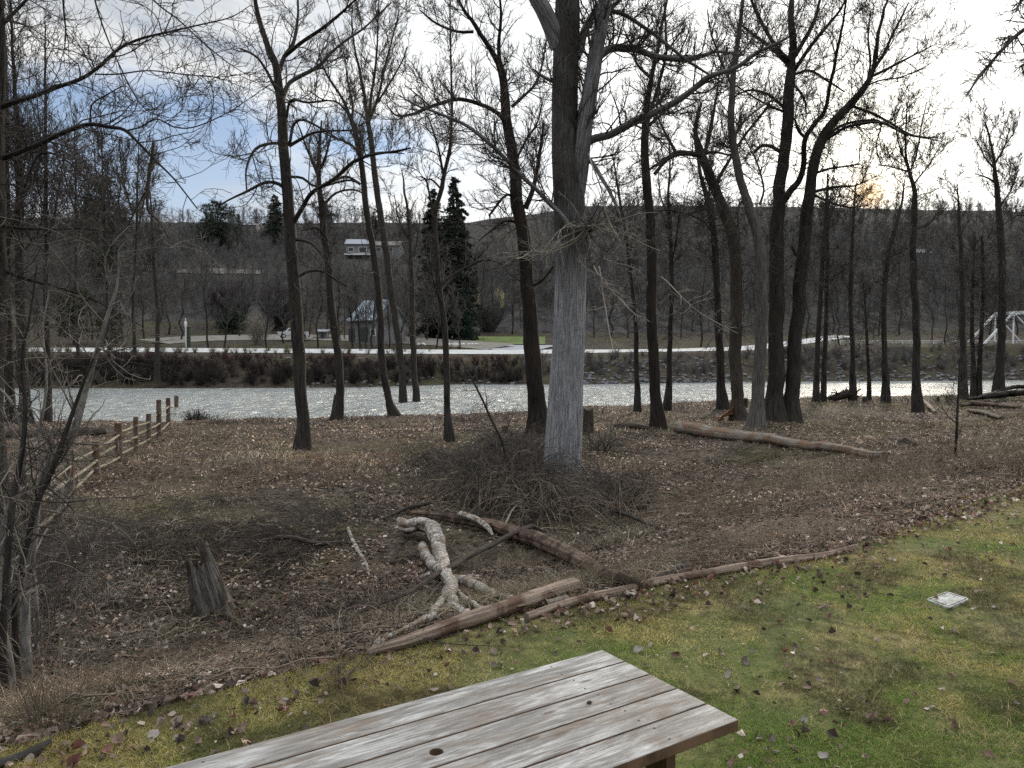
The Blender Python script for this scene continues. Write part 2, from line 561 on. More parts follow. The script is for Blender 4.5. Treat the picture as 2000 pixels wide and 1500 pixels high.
def ground_mats():
    # lawn
    m, n, b = new_mat('lawn_soil', 0.95, 0.1)
    p = n.n('ShaderNodeNewGeometry').outputs['Position']
    f1 = n.noise(p, 0.9, 4, 0.6, 0.3)
    f2 = n.noise(p, 9, 5, 0.65)
    c = n.mix(n.ramp(f2, [(0.35, 0.0), (0.65, 1.0)]), (0.035, 0.028, 0.016), (0.19, 0.16, 0.075))
    c = n.mix(n.ramp(f1, [(0.4, 0.0), (0.6, 0.6)]), c, (0.055, 0.085, 0.024))
    n.link(c, b.inputs['Base Color'])
    bump(n, b, n.noise(p, 40, 4, 0.6), 0.6, 0.02)
    lawn = m
    # woodland floor: leaf mould with drifts of pinkish-grey leaves
    m, n, b = new_mat('leaf_mould', 0.97, 0.08)
    p = n.n('ShaderNodeNewGeometry').outputs['Position']
    f1 = n.noise(p, 0.22, 4, 0.6, 0.5)
    f2 = n.noise(p, 6.5, 5, 0.7)
    f3 = n.noise(p, 17, 4, 0.7)
    c = n.mix(n.ramp(f2, [(0.36, 0.0), (0.62, 1.0)]), (0.012, 0.010, 0.008), (0.115, 0.094, 0.074))
    dkp = n.noise(p, 0.55, 4, 0.65, 0.8)
    c = n.mix(n.ramp(dkp, [(0.50, 0.0), (0.60, 0.85)]), c, (0.016, 0.012, 0.010))
    c = n.mix(n.ramp(f3, [(0.60, 0.0), (0.70, 0.7)]), c, (0.32, 0.265, 0.225))
    c = n.mix(n.ramp(f1, [(0.46, 0.0), (0.66, 0.6)]), c, (0.085, 0.078, 0.038))
    n.link(c, b.inputs['Base Color'])
    bump(n, b, n.math('ADD', f2, f3), 0.9, 0.06)
    floor = m
    # far bank and flats
    m, n, b = new_mat('far_bank_soil', 0.97, 0.08)
    p = n.n('ShaderNodeNewGeometry').outputs['Position']
    f1 = n.noise(p, 0.10, 4, 0.6, 0.5)
    f2 = n.noise(p, 1.1, 5, 0.7)
    c = n.mix(n.ramp(f2, [(0.36, 0.0), (0.62, 1.0)]), (0.020, 0.016, 0.014), (0.072, 0.060, 0.048))
    c = n.mix(n.ramp(f1, [(0.46, 0.0), (0.62, 0.7)]), c, (0.060, 0.058, 0.028))
    n.link(c, b.inputs['Base Color'])
    bump(n, b, f2, 0.8, 0.5)
    far = m
    m, n, b = new_mat('hill_scrub', 0.97, 0.05)
    p = n.n('ShaderNodeNewGeometry').outputs['Position']
    f1 = n.noise(n.mapping(p, (1, 0.5, 1)), 0.022, 5, 0.6, 0.5)
    f2 = n.noise(n.mapping(p, (1, 0.25, 1)), 0.35, 5, 0.75)
    c = n.mix(n.ramp(f2, [(0.38, 0.0), (0.60, 1.0)]), (0.024, 0.023, 0.023), (0.080, 0.076, 0.073))
    c = n.mix(n.ramp(f1, [(0.44, 0.0), (0.62, 0.6)]), c, (0.062, 0.058, 0.045))
    n.link(c, b.inputs['Base Color'])
    bump(n, b, f2, 0.9, 3.0)
    hill = m
    return lawn, floor, far, hill


M_LAWN, M_FLOOR, M_FAR, M_HILL = ground_mats()
M_TWIGS = plain_mat('sapling_twigs', (0.16, 0.145, 0.125), 0.85, 0.15, 0.45, 1.5)
M_GRAVEL = plain_mat('trail_gravel', (0.42, 0.42, 0.415), 0.9, 0.2, 0.15, 1.2)
M_DRIVE = plain_mat('drive_gravel', (0.17, 0.158, 0.14), 0.95, 0.1, 0.2, 0.6)
M_ASPH = plain_mat('parking_asphalt', (0.24, 0.245, 0.27), 0.75, 0.3, 0.15, 0.5)
M_FARLAWN = plain_mat('far_lawn_grass', (0.095, 0.125, 0.040), 0.95, 0.1, 0.25, 0.6)

# water
m, n, b = new_mat('river_water', 0.25, 0.5)
b.inputs['Base Color'].default_value = (0.29, 0.31, 0.30, 1)
b.inputs['IOR'].default_value = 1.33
p = n.n('ShaderNodeNewGeometry').outputs['Position']
wv = n.noise(n.mapping(p, (0.75, 0.36, 1)), 1.0, 4, 0.62, 0.8)
wv2 = n.noise(n.mapping(p, (0.5, 1.0, 1)), 0.28, 3, 0.5, 0.4)
bp = n.n('ShaderNodeBump')
bp.inputs['Strength'].default_value = 1.0
bp.inputs['Distance'].default_value = 2.2
n.link(n.math('ADD', wv, n.math('MULTIPLY', wv2, 1.4)), bp.inputs['Height'])
n.link(bp.outputs[0], b.inputs['Normal'])
M_WATER = m


# ------------------------------------------------------------------ ground sheets
def sheet(name, mat, mask, kind='structure', res_a=760, yext=None):
    ang = np.concatenate([np.linspace(-180, -60, 60, endpoint=False), np.linspace(-60, 60, res_a), np.linspace(62, 180, 59)])
    rad = np.concatenate([np.geomspace(0.6, 60, 520), np.geomspace(60.6, 950, 280)])
    A = np.radians(ang)[None, :]; Rr = rad[:, None]
    X = Rr * np.sin(A); Y = Rr * np.cos(A)
    Zh = H(X, Y)
    nr, na = X.shape
    xc = (X[:-1, :-1] + X[1:, 1:]) / 2; yc = (Y[:-1, :-1] + Y[1:, 1:]) / 2
    ok = mask(xc, yc)
    i, j = np.where(ok)
    q = np.stack([i * na + j, i * na + j + 1, (i + 1) * na + j + 1, (i + 1) * na + j], axis=1)[:, ::-1]
    V = np.stack([X, Y, Zh], axis=-1).reshape(-1, 3)
    used, inv = np.unique(q.ravel(), return_inverse=True)
    mb = MB()
    mb.add(V[used], q=inv.reshape(-1, 4))
    o = build(name, mb, mat)
    tag(o, kind=kind)
    return o


m_lawn = lambda x, y: edge_d(x, y) <= 0.05
m_far = lambda x, y: (y - np.interp(x, FX, FY) > -3)
sheet('lawn', M_LAWN, lambda x, y: m_lawn(x, y) & ~m_far(x, y))
sheet('woodland_floor', M_FLOOR, lambda x, y: ~m_lawn(x, y) & ~m_far(x, y))
sheet('far_bank', M_FAR, lambda x, y: m_far(x, y) & (y < 165))
sheet('hillside', M_HILL, lambda x, y: m_far(x, y) & (y >= 165))

mb = MB()
mb.add([(-400, 20, 0), (400, 20, 0), (400, 190, 0), (-400, 190, 0)], q=[(0, 1, 2, 3)])
tag(build('river', mb, M_WATER, smooth=False), kind='structure')


def strip(name, pts, width, mat, lift=0.05, tilt=0.0, n_=120, kind='structure'):
    """a path that follows the ground along (x, y) points"""
    pts = np.array(pts, float)
    t = np.linspace(0, len(pts) - 1, n_)
    x = np.interp(t, np.arange(len(pts)), pts[:, 0]); y = np.interp(t, np.arange(len(pts)), pts[:, 1])
    dx = np.gradient(x); dy = np.gradient(y); l = np.hypot(dx, dy)
    nx, ny = -dy / l, dx / l
    if np.mean(ny) < 0: nx, ny = -nx, -ny
    rows = []
    for k in range(5):
        o_ = (k / 4 - 0.5) * width
        X = x + nx * o_; Y = y + ny * o_
        rows.append(np.stack([X, Y, H(X, Y) + lift + tilt * (k / 4)], axis=1))
    V = np.stack(rows, axis=1).reshape(-1, 3)
    q = [(i * 5 + k, (i + 1) * 5 + k, (i + 1) * 5 + k + 1, i * 5 + k + 1) for i in range(n_ - 1) for k in range(4)]
    mb = MB(); mb.add(V, q=q)
    return tag(build(name, mb, mat), kind=kind)


def wx(px, Y):
    return (px - 1000) / F * Y


trail = [(wx(p, Y), Y) for p, Y in ((-500, 108), (0, 108.5), (400, 109), (800, 109), (1000, 110), (1250, 114), (1450, 120), (1550, 130), (1650, 146))]
strip('trail', trail, 3.4, M_GRAVEL, 0.06, 0.30)
strip('gravel_drive', [(wx(p, Y), Y) for p, Y in ((300, 128), (380, 136), (500, 141), (620, 141), (760, 137), (900, 128), (980, 122))], 7.0, M_DRIVE, 0.08, 0.5)
strip('bench_road', [(wx(p, Y), Y) for p, Y in ((250, 240), (350, 236), (410, 235), (520, 233))], 3.5, M_DRIVE, 0.3, 0.5, 60)


def patch(name, px0, px1, Y0, Y1, mat, lift, nx_=24, ny_=14, skew=0.0):
    u, v = np.meshgrid(np.linspace(0, 1, nx_), np.linspace(0, 1, ny_))
    Y = Y0 + (Y1 - Y0) * v
    X = (px0 + (px1 - px0) * u - 1000 + skew * (1 - v) * (0.5 - u) * 2) / F * Y
    V = np.stack([X, Y, H(X, Y) + lift], -1).reshape(-1, 3)
    q = [(j * nx_ + i, j * nx_ + i + 1, (j + 1) * nx_ + i + 1, (j + 1) * nx_ + i) for j in range(ny_ - 1) for i in range(nx_ - 1)]
    mb = MB(); mb.add(V, q=q)
    return tag(build(name, mb, mat), kind='structure')


patch('parking_area', 925, 1090, 113, 128, M_ASPH, 0.16, skew=60)
patch('far_lawn', 905, 1065, 130, 158, M_FARLAWN, 0.14)

# ------------------------------------------------------------------ branching
def resample(P, R, K, smooth=True):
    P = np.asarray(P, float); R = np.asarray(R, float)
    n_ = len(P)
    if n_ > 2 and smooth:
        # Catmull-Rom
        Pp = np.vstack([2 * P[0] - P[1], P, 2 * P[-1] - P[-2]])
        out = []; ro = []
        m_ = max(4, int(K / (n_ - 1)) + 2)
        for i in range(n_ - 1):
            t = np.linspace(0, 1, m_, endpoint=(i == n_ - 2))[:, None]
            p0, p1, p2, p3 = Pp[i], Pp[i + 1], Pp[i + 2], Pp[i + 3]
            out.append(0.5 * ((2 * p1) + (-p0 + p2) * t + (2 * p0 - 5 * p1 + 4 * p2 - p3) * t ** 2 + (-p0 + 3 * p1 - 3 * p2 + p3) * t ** 3))
            ro.append(R[i] + (R[i + 1] - R[i]) * t[:, 0])
        P = np.vstack(out); R = np.concatenate(ro)
    L = np.concatenate([[0], np.cumsum(np.linalg.norm(np.diff(P, axis=0), axis=1))])
    s = np.linspace(0, L[-1], K)
    return np.stack([np.interp(s, L, P[:, k]) for k in range(3)], 1), np.interp(s, L, R)


def wobble(P, amp, rng, freq=1.0):
    K = len(P)
    L = np.concatenate([[0], np.cumsum(np.linalg.norm(np.diff(P, axis=0), axis=1))])
    o = rng.random(3) * 60
    env = np.minimum(1, L / (L[-1] * 0.1 + 1e-6))[:, None]
    d = np.stack([fbm(L * freq + o[k], 3.3 * k + o[k], 0, 3) for k in range(3)], 1)
    return P + d * amp * env


def spawn(P, R, n_, rng, t=(0.2, 1.0), ang=(30, 65), L=(0.3, 0.6), up=0.15, wig=0.25, K=5, rr=0.55, tip=0.35, rmin=0.001, wlen=True, flat=0.0, rmax=1.0, absL=False, tp=1.0):
    M, KP, _ = P.shape
    seg = np.linalg.norm(np.diff(P, axis=1), axis=2)
    pl = seg.sum(1)
    w_ = pl / pl.sum() if wlen else np.full(M, 1 / M)
    idx = rng.choice(M, n_, p=w_)
    tt = t[0] + (t[1] - t[0]) * rng.random(n_) ** tp
    f = tt * (KP - 1) * 0.9999
    i = f.astype(int); fr = (f - i)[:, None]
    p0 = P[idx, i] * (1 - fr) + P[idx, i + 1] * fr
    tan = P[idx, i + 1] - P[idx, i]
    tan /= np.linalg.norm(tan, axis=1, keepdims=True) + 1e-9
    rp = R[idx, i] * (1 - fr[:, 0]) + R[idx, i + 1] * fr[:, 0]
    v = rng.normal(size=(n_, 3))
    v -= (v * tan).sum(1, keepdims=True) * tan
    v /= np.linalg.norm(v, axis=1, keepdims=True) + 1e-9
    a = np.radians(ang[0] + (ang[1] - ang[0]) * rng.random(n_))[:, None]
    d = tan * np.cos(a) + v * np.sin(a)
    if absL:
        ln = L[0] + (L[1] - L[0]) * rng.random(n_)
    else:
        ln = pl[idx] * (L[0] + (L[1] - L[0]) * rng.random(n_)) * (1.15 - 0.6 * tt)
    r0 = np.clip(rp * rr * (0.7 + 0.5 * rng.random(n_)), rmin, rmax)
    out = np.zeros((n_, K, 3)); out[:, 0] = p0
    st = (ln / (K - 1))[:, None]
    cur = rng.normal(size=(n_, 3)) * wig * 0.7
    for k in range(1, K):
        d = d + cur * (0.6 if k % 2 else 1.0) + rng.normal(size=(n_, 3)) * wig * 0.6
        d[:, 2] += up
        d /= np.linalg.norm(d, axis=1, keepdims=True)
        out[:, k] = out[:, k - 1] + d * st
    Rr = r0[:, None] * np.linspace(1, tip, K)[None, :]
    Rr = np.maximum(Rr, rmin * 0.7)
    return out, Rr


def grow(par, rng, levels, crown, sides=3):
    """levels: list of dicts for spawn; adds all tubes to crown"""
    P, R = par
    for k, lv in enumerate(levels):
        lv = dict(lv); n_ = lv.pop('n')
        P, R = spawn(P, R, n_, rng, **lv)
        crown.tubes(P, R, 4 if k == 0 else sides)
    return P, R


def bumpy(amp, fr, seed):
    def f(P, a):
        x = np.cos(a)[None, None, :] * fr[0] + P[:, :, None, 0] * 0 + seed
        y = np.sin(a)[None, None, :] * fr[0] + P[:, :, None, 1] * 0
        z = (P[:, :, None, 2]) * fr[1]
        return 1 + amp * fbm(x, y, z, 3)
    return f


def tree(label, base, limbs, seed=0, n1=60, n2=7, n3=5, len1=(45, 95), up=0.16, mat=None, tmat=None, name='bare_tree',
         cat='tree', group=None, sub=1.0, low=0, wig=0.22, flare=1.6, dep=0.55, hang=0, t1=0.42, Y=None, twr=0.00023, ang=(30, 70), tipK=6, lw=0.88):
    """base (px, py) of the photo; limbs: lists of (px, py, width px), the first is the trunk"""
    rng = np.random.default_rng(seed + 1000)
    b = hit(*base) if Y is None else at(base[0], base[1], Y)
    Y0 = b[1]
    s = Y0 / F
    root = thing(name, b, label, cat, group)
    tb = MB(); cb = MB()
    par = []; 
    for li, lm in enumerate(limbs):
        lm = np.array(lm, float)
        k = 0.0 if li == 0 else dep * rng.uniform(-1, 1)
        dist = np.concatenate([[0], np.cumsum(np.hypot(np.diff(lm[:, 0]), np.diff(lm[:, 1])))])
        Pn = np.array([at(q[0], q[1], Y0 + k * dd * s) for q, dd in zip(lm, dist)])
        Rn = lm[:, 2] / 2 * s * (1.0 if li == 0 else lw)
        if li == 0:
            Pn = np.vstack([Pn[0] - [0, 0, 0.35], Pn])
            Pn[1, 2] = b[2] + 0.05
            Pn[0, 2] = b[2] - 0.35
            Rn = np.concatenate([[Rn[0] * flare * 1.1], [Rn[0] * flare * 0.92], Rn[1:]])
        K = int(np.clip(dist[-1] / 9, 8, 60))
        Pn, Rn = resample(Pn, Rn, K)
        Pn = wobble(Pn, Rn.mean() * (0.5 if li == 0 else 0.9), rng, 0.9)
        tb.tubes(Pn, Rn, 14 if li == 0 else 8, uv=True, disp=bumpy(0.20, (2.3, 1.7), seed))
        a, r_ = resample(Pn, Rn, 20, False)
        if li == 0:
            lo = int(20 * t1)
            a, r_ = resample(Pn[int(K * t1):], Rn[int(K * t1):], 20, False)
        par.append((a, r_))
    build('trunk', tb, mat or M_BARK, root)
    P = np.stack([q[0] for q in par]); R = np.stack([q[1] for q in par])
    rmin = twr * Y0
    L1 = (len1[0] * s, len1[1] * s)
    lv = [dict(n=n1, t=(0.12, 1.0), ang=ang, L=L1, absL=True, up=up, wig=wig, K=8, rr=0.5, tip=0.3, rmin=rmin * 1.7, rmax=0.024 * sub),
          dict(n=n1 * n2, t=(0.12, 1.0), ang=(25, 60), L=(0.25, 0.6), up=up * 0.9, wig=wig, K=5, rr=0.6, tip=0.5, rmin=rmin * 1.15),
          dict(n=n1 * n2 * n3, t=(0.15, 1.0), ang=(25, 60), L=(0.25, 0.6), up=up * 0.9, wig=wig * 0.9, K=4, rr=0.7, tip=0.6, rmin=rmin)]
    grow((P, R), rng, lv, cb)
    if low:
        # thin dead and drooping twigs low on the trunk
        Pt, Rt = resample(np.array([at(q[0], q[1], Y0) for q in limbs[0]]), np.array([q[2] / 2 * s for q in limbs[0]]), 20)
        k0 = 5
        Pl = Pt[None, k0:16]; Rl = Rt[None, k0:16]
        lv = [dict(n=low, t=(0, 1), ang=(60, 110), L=(35 * s, 100 * s), absL=True, up=-0.10, wig=0.3, K=7, rr=0.15, tip=0.4, rmin=rmin * 1.5, rmax=0.02),
              dict(n=low * 5, t=(0.1, 1), ang=(30, 70), L=(0.3, 0.6), up=-0.05, wig=0.3, K=5, rr=0.6, tip=0.5, rmin=rmin * 1.1),
              dict(n=low * 12, t=(0.1, 1), ang=(30, 70), L=(0.3, 0.6), up=0.0, wig=0.3, K=4, rr=0.7, tip=0.6, rmin=rmin)]
        grow((Pl, Rl), rng, lv, cb)
    build('crown', cb, tmat or M_TWIG, root)
    return root


# ------------------------------------------------------------------ the trees of the near bank
tree('tall dark cottonwood left of centre on the near bank, with curved limbs that start low', (591, 880), [
    [(591, 880, 27), (592, 820, 24), (586, 740, 24), (578, 620, 24), (569, 500, 23), (562, 380, 21), (555, 280, 19), (547, 190, 17), (538, 130, 14), (522, 90, 11), (505, 30, 9), (488, -60, 6)],
    [(543, 150, 10), (556, 110, 10), (572, 88, 9), (580, 40, 6), (583, -40, 4)],
    [(556, 110, 9), (590, 82, 8), (630, 55, 7), (690, 5, 4), (740, -40, 3)],
    [(552, 185, 10), (570, 158, 9), (620, 130, 8), (655, 95, 6), (710, 55, 5), (765, 5, 3)],
    [(565, 285, 8), (590, 270, 7), (620, 258, 5), (680, 255, 4), (720, 258, 3)],
    [(560, 230, 6), (568, 195, 6), (600, 200, 5), (640, 196, 4)],
    [(565, 285, 7), (573, 245, 6), (590, 235, 5), (625, 250, 4), (660, 270, 3)],
    [(560, 282, 7), (530, 281, 6), (498, 292, 6), (480, 330, 4), (482, 370, 3)],
    [(560, 372, 8), (545, 358, 8), (520, 355, 7), (485, 372, 6), (450, 388, 4), (425, 402, 3)],
    [(572, 438, 10), (590, 408, 10), (610, 375, 9), (650, 350, 8), (700, 312, 7), (760, 298, 5), (800, 290, 4)],
    [(560, 345, 6), (590, 348, 6), (620, 365, 5), (680, 352, 5), (705, 360, 4)],
    [(566, 470, 7), (590, 470, 6), (612, 478, 5), (630, 500, 4), (650, 530, 3)],
    [(578, 545, 7), (600, 530, 6), (630, 530, 5), (660, 548, 4), (680, 560, 2)],
    [(548, 190, 7), (520, 140, 6), (500, 110, 5), (470, 95, 4)],
], seed=1, n1=95, low=30, len1=(50, 120), t1=0.5)

tree('slim bare tree growing beside a broken black snag at the water edge', (660, 820), [
    [(658, 820, 20), (664, 780, 17), (660, 700, 15), (650, 620, 15), (644, 540, 14), (636, 470, 13), (628, 400, 12), (622, 340, 9), (624, 280, 6), (628, 235, 3)],
    [(622, 345, 6), (600, 290, 5), (585, 250, 3), (570, 225, 2)],
    [(626, 330, 5), (642, 285, 4), (650, 250, 2)],
    [(632, 400, 6), (660, 375, 5), (700, 372, 4), (715, 395, 3)],
    [(640, 470, 6), (620, 445, 5), (590, 450, 3)],
], seed=2, n1=55, low=25, len1=(35, 75))

tree('leaning slender tree, left one of the pair of tall slim trunks by the river', (768, 812), [
    [(770, 812, 19), (758, 780, 15), (746, 700, 14), (742, 600, 13), (730, 500, 13), (718, 420, 12), (706, 330, 11), (694, 260, 10), (686, 230, 8), (668, 190, 5), (640, 150, 4), (625, 115, 3)],
    [(688, 236, 6), (688, 205, 5), (680, 160, 4), (672, 100, 2)],
    [(684, 225, 5), (660, 200, 4), (630, 195, 3), (600, 175, 2)],
    [(704, 360, 6), (675, 345, 5), (650, 355, 3)],
    [(706, 310, 6), (690, 285, 5), (655, 270, 4), (620, 255, 2)],
    [(700, 315, 5), (725, 300, 4), (770, 298, 3), (800, 290, 2)],
], seed=3, n1=55, low=18, len1=(35, 80), up=0.24, t1=0.6)

tree('tall slender forked tree, right one of the pair of slim trunks by the river', (787, 810), [
    [(788, 810, 14), (786, 740, 14), (776, 650, 13), (762, 560, 13), (752, 480, 13), (740, 400, 12), (730, 320, 11), (722, 260, 10), (720, 232, 9), (712, 190, 6), (700, 130, 5), (688, 60, 3), (690, 10, 2)],
    [(720, 234, 7), (726, 180, 6), (734, 120, 5), (738, 50, 3), (740, -10, 2)],
    [(722, 234, 7), (738, 190, 6), (752, 130, 5), (770, 60, 3), (780, 20, 2)],
    [(738, 200, 5), (760, 165, 4), (785, 120, 3), (795, 90, 2)],
    [(716, 235, 4), (700, 220, 3), (670, 205, 2)],
    [(730, 300, 5), (752, 298, 4), (790, 300, 2)],
], seed=4, n1=75, low=14, len1=(40, 90), up=0.30, t1=0.66)

tree('straight thin dark tree next to the slender forked pair', (816, 808), [
    [(816, 808, 13), (810, 740, 12), (806, 660, 11), (806, 580, 10), (803, 500, 8), (798, 430, 6), (790, 370, 4), (785, 330, 2)],
    [(803, 520, 5), (815, 470, 4), (820, 420, 2)],
    [(800, 470, 4), (780, 430, 3), (770, 380, 2)],
], seed=5, n1=34, low=20, len1=(30, 60))

tree('pale forked tree with shaggy base standing nearer on the leaf covered bank', (880, 862), [
    [(878, 864, 17), (874, 800, 13), (872, 720, 12), (868, 640, 12), (860, 580, 11), (853, 510, 10), (850, 450, 9), (852, 405, 9), (862, 370, 9), (867, 340, 8), (878, 290, 6), (883, 230, 5), (882, 150, 4), (880, 60, 3), (878, -20, 2)],
    [(866, 340, 6), (858, 300, 5), (845, 255, 4), (835, 225, 2)],
    [(850, 440, 6), (842, 400, 5), (832, 350, 4), (812, 345, 3)],
    [(858, 560, 6), (880, 540, 5), (915, 520, 5), (950, 508, 4), (990, 520, 2)],
    [(866, 600, 6), (850, 560, 4), (838, 510, 3)],
    [(862, 370, 5), (842, 350, 4), (820, 352, 2)],
], seed=6, n1=60, low=34, len1=(35, 80), mat=M_BARK, t1=0.5)

tree('thick dark tree just left of the giant cottonwood with shaggy broken bark', (1052, 850), [
    [(1056, 850, 46), (1050, 800, 38), (1042, 740, 33), (1038, 660, 30), (1033, 580, 27), (1026, 500, 26), (1016, 420, 25), (1006, 340, 23), (994, 260, 20), (988, 190, 18), (980, 135, 14), (960, 95, 10), (930, 55, 8), (905, 20, 6), (885, -30, 4)],
    [(980, 140, 9), (973, 100, 9), (978, 40, 6), (976, -30, 4)],
    [(992, 245, 10), (972, 222, 10), (940, 205, 9), (895, 195, 8), (845, 206, 7), (805, 222, 6), (775, 225, 4), (755, 205, 2)],
    [(925, 62, 7), (890, 60, 6), (850, 45, 5), (820, 20, 3)],
    [(1000, 208, 8), (1020, 190, 7), (1045, 165, 6), (1060, 120, 4), (1070, 60, 3)],
    [(1004, 320, 6), (1030, 270, 5), (1050, 240, 4), (1060, 200, 2)],
    [(1026, 408, 12), (1040, 370, 10), (1055, 300, 8), (1062, 240, 5)],
    [(1016, 400, 7), (990, 380, 6), (955, 420, 5)],
    [(1030, 560, 7), (1055, 550, 6), (1080, 520, 5)],
    [(1022, 440, 7), (990, 430, 5), (960, 450, 4), (935, 470, 2)],
    [(840, 208, 4), (815, 185, 3), (790, 165, 2)],
], seed=7, n1=130, low=60, len1=(45, 105), mat=M_BARKD, up=0.2, t1=0.5)

# the giant
def big_tree():
    rng = np.random.default_rng(77)
    b = hit(1100, 938)
    Y0 = b[1]; s = Y0 / F
    root = thing('cottonwood_tree', b, 'giant cottonwood in the centre with pale furrowed trunk that splits in two', 'tree')

    def disp(seed, amp):
        def f(P, a):
            ang = a[None, None, :]
            z = P[:, :, None, 2]
            wv_ = fbm(np.cos(ang) * 1.5 + seed, np.sin(ang) * 1.5, z * 1.1, 2) * 0.7
            th = ang * 1.0 + wv_ * 0.30
            g = vn3(np.cos(th) * 5.4 + seed, np.sin(th) * 5.4 + 3, z * 0.55)
            g2 = vn3(np.cos(th) * 11 + seed, np.sin(th) * 11 + 3, z * 1.6)
            r = 1 - np.abs(g - 0.5) * 2
            r2 = 1 - np.abs(g2 - 0.5) * 2
            lump = fbm(np.cos(ang) * 1.2 + seed, np.sin(ang) * 1.2, z * 0.5, 2)
            return 1 - amp * (r ** 2.5) - amp * 0.55 * r2 ** 2 + 0.05 * lump
        return f
    tb = MB(); par = []
    main = [(1098, 938, 76), (1099, 880, 73), (1103, 800, 71), (1109, 700, 66), (1113, 600, 62), (1114, 500, 61), (1113, 420, 62), (1109, 340, 60), (1104, 290, 53), (1103, 200, 52), (1106, 100, 51), (1108, 30, 49), (1108, -60, 42), (1106, -160, 34)]
    specs = [
        (main, 120, 0.050, 0.0),
        ([(1122, 400, 34), (1132, 340, 33), (1137, 290, 32), (1146, 220, 31), (1157, 150, 30), (1166, 90, 29), (1176, 40, 27), (1188, -30, 24), (1200, -120, 18)], 48, 0.05, -0.12),
        ([(1092, 92, 34), (1078, 55, 34), (1062, 20, 32), (1046, -10, 30), (1028, -60, 24), (1010, -120, 18)], 40, 0.04, -0.2),
        ([(1135, 282, 16), (1165, 270, 15), (1200, 262, 14), (1250, 232, 13), (1300, 208, 12), (1345, 178, 11), (1385, 148, 9), (1440, 130, 8), (1490, 95, 6), (1540, 70, 4)], 12, 0.04, -0.35),
        ([(1160, 128, 15), (1178, 105, 14), (1205, 93, 13), (1240, 96, 12), (1280, 108, 11), (1330, 113, 11), (1370, 110, 9), (1400, 102, 6), (1450, 108, 4)], 12, 0.04, 0.3),
        ([(1172, 60, 10), (1195, 15, 8), (1230, -20, 6)], 10, 0.04, 0.3),
        ([(1180, 18, 9), (1230, 34, 8), (1290, 78, 7), (1340, 118, 6), (1400, 155, 4), (1420, 165, 3)], 10, 0.04, 0.2),
        ([(1125, 112, 18), (1140, 60, 16), (1155, 30, 14), (1180, 0, 10)], 12, 0.04, 0.3),
        ([(1118, 455, 10), (1085, 415, 9), (1050, 378, 8), (1010, 340, 8), (970, 300, 7), (920, 258, 6), (870, 235, 5), (815, 215, 3), (780, 195, 2)], 10, 0.04, -0.3),
        ([(1120, 450, 15), (1138, 446, 14), (1150, 452, 8)], 10, 0.1, -1.4),
        ([(1135, 290, 9), (1170, 340, 8), (1200, 395, 6), (1215, 450, 4), (1212, 480, 3)], 10, 0.04, -0.5),
        ([(1100, 170, 8), (1060, 150, 6), (1040, 135, 4)], 8, 0.05, -0.3),
    ]
    for li, (lm, sides, amp, k) in enumerate(specs):
        lm = np.array(lm, float)
        dist = np.concatenate([[0], np.cumsum(np.hypot(np.diff(lm[:, 0]), np.diff(lm[:, 1])))])
        Pn = np.array([at(q[0], q[1], Y0 + k * dd * s) for q, dd in zip(lm, dist)])
        if li == 9:
            Pn[:, 1] = Y0 - 0.35 - 0.15 * np.arange(3)
        if li == 8:
            Pn[:, 1] -= 0.35
        Rn = lm[:, 2] / 2 * s
        if li == 0:
            Pn = np.vstack([Pn[0] - [0, 0, 0.4], Pn]); Rn = np.concatenate([[Rn[0] * 1.35], Rn]); Rn[1] *= 1.12
        K = int(dist[-1] / (2.2 if li < 3 else 6))
        Pn, Rn = resample(Pn, Rn, K)
        if li > 2:
            Pn = wobble(Pn, Rn.mean() * 1.0, rng, 1.1)
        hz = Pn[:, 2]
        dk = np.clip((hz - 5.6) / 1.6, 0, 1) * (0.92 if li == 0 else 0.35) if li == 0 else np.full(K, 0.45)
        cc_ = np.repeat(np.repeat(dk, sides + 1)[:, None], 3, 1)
        nv = tb.n
        tb.tubes(Pn, Rn, sides, uv=True, disp=disp(li * 3.3, amp) if li < 3 else bumpy(0.12, (1.5, 1.5), li), c=np.array([0.3, 0.3, 0.3]))
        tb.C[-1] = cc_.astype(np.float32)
        if li != 0:
            par.append(resample(Pn, Rn, 20, False))
    a, r_ = resample(Pn, Rn, 20, False)
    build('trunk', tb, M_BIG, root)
    cb = MB()
    P = np.stack([q[0] for q in par]); R = np.stack([q[1] for q in par])
    rmin = 0.00025 * Y0
    lv = [dict(n=260, t=(0.1, 1.0), ang=(30, 70), L=(60 * s, 150 * s), absL=True, up=0.12, wig=0.25, K=9, rr=0.35, tip=0.3, rmin=rmin * 1.8, rmax=0.026),
          dict(n=1900, t=(0.12, 1.0), ang=(25, 60), L=(0.25, 0.55), up=0.12, wig=0.25, K=6, rr=0.6, tip=0.5, rmin=rmin * 1.2),
          dict(n=9000, t=(0.15, 1.0), ang=(25, 60), L=(0.25, 0.6), up=0.14, wig=0.25, K=4, rr=0.7, tip=0.6, rmin=rmin)]
    grow((P, R), rng, lv, cb)
    build('crown', cb, M_TWIG, root)
    # pale dead sprays that hang from the knot half way up
    hb = MB()
    k0 = np.array([at(x, y, Y0 - 0.7) for x, y in ((1128, 430), (1136, 446), (1146, 452))])
    P = k0[None]; R = np.full((1, 3), 0.06)
    P1, R1 = spawn(P, R, 16, rng, t=(0, 1), ang=(50, 130), L=(1.0, 2.6), absL=True, up=-0.16, wig=0.28, K=10, rr=0.35, tip=0.3, rmin=0.008)
    hb.tubes(P1, R1, 5)
    P2, R2 = spawn(P1, R1, 90, rng, t=(0.1, 1), ang=(30, 70), L=(0.2, 0.5), up=-0.03, wig=0.3, K=6, rr=0.6, tip=0.4, rmin=0.005)
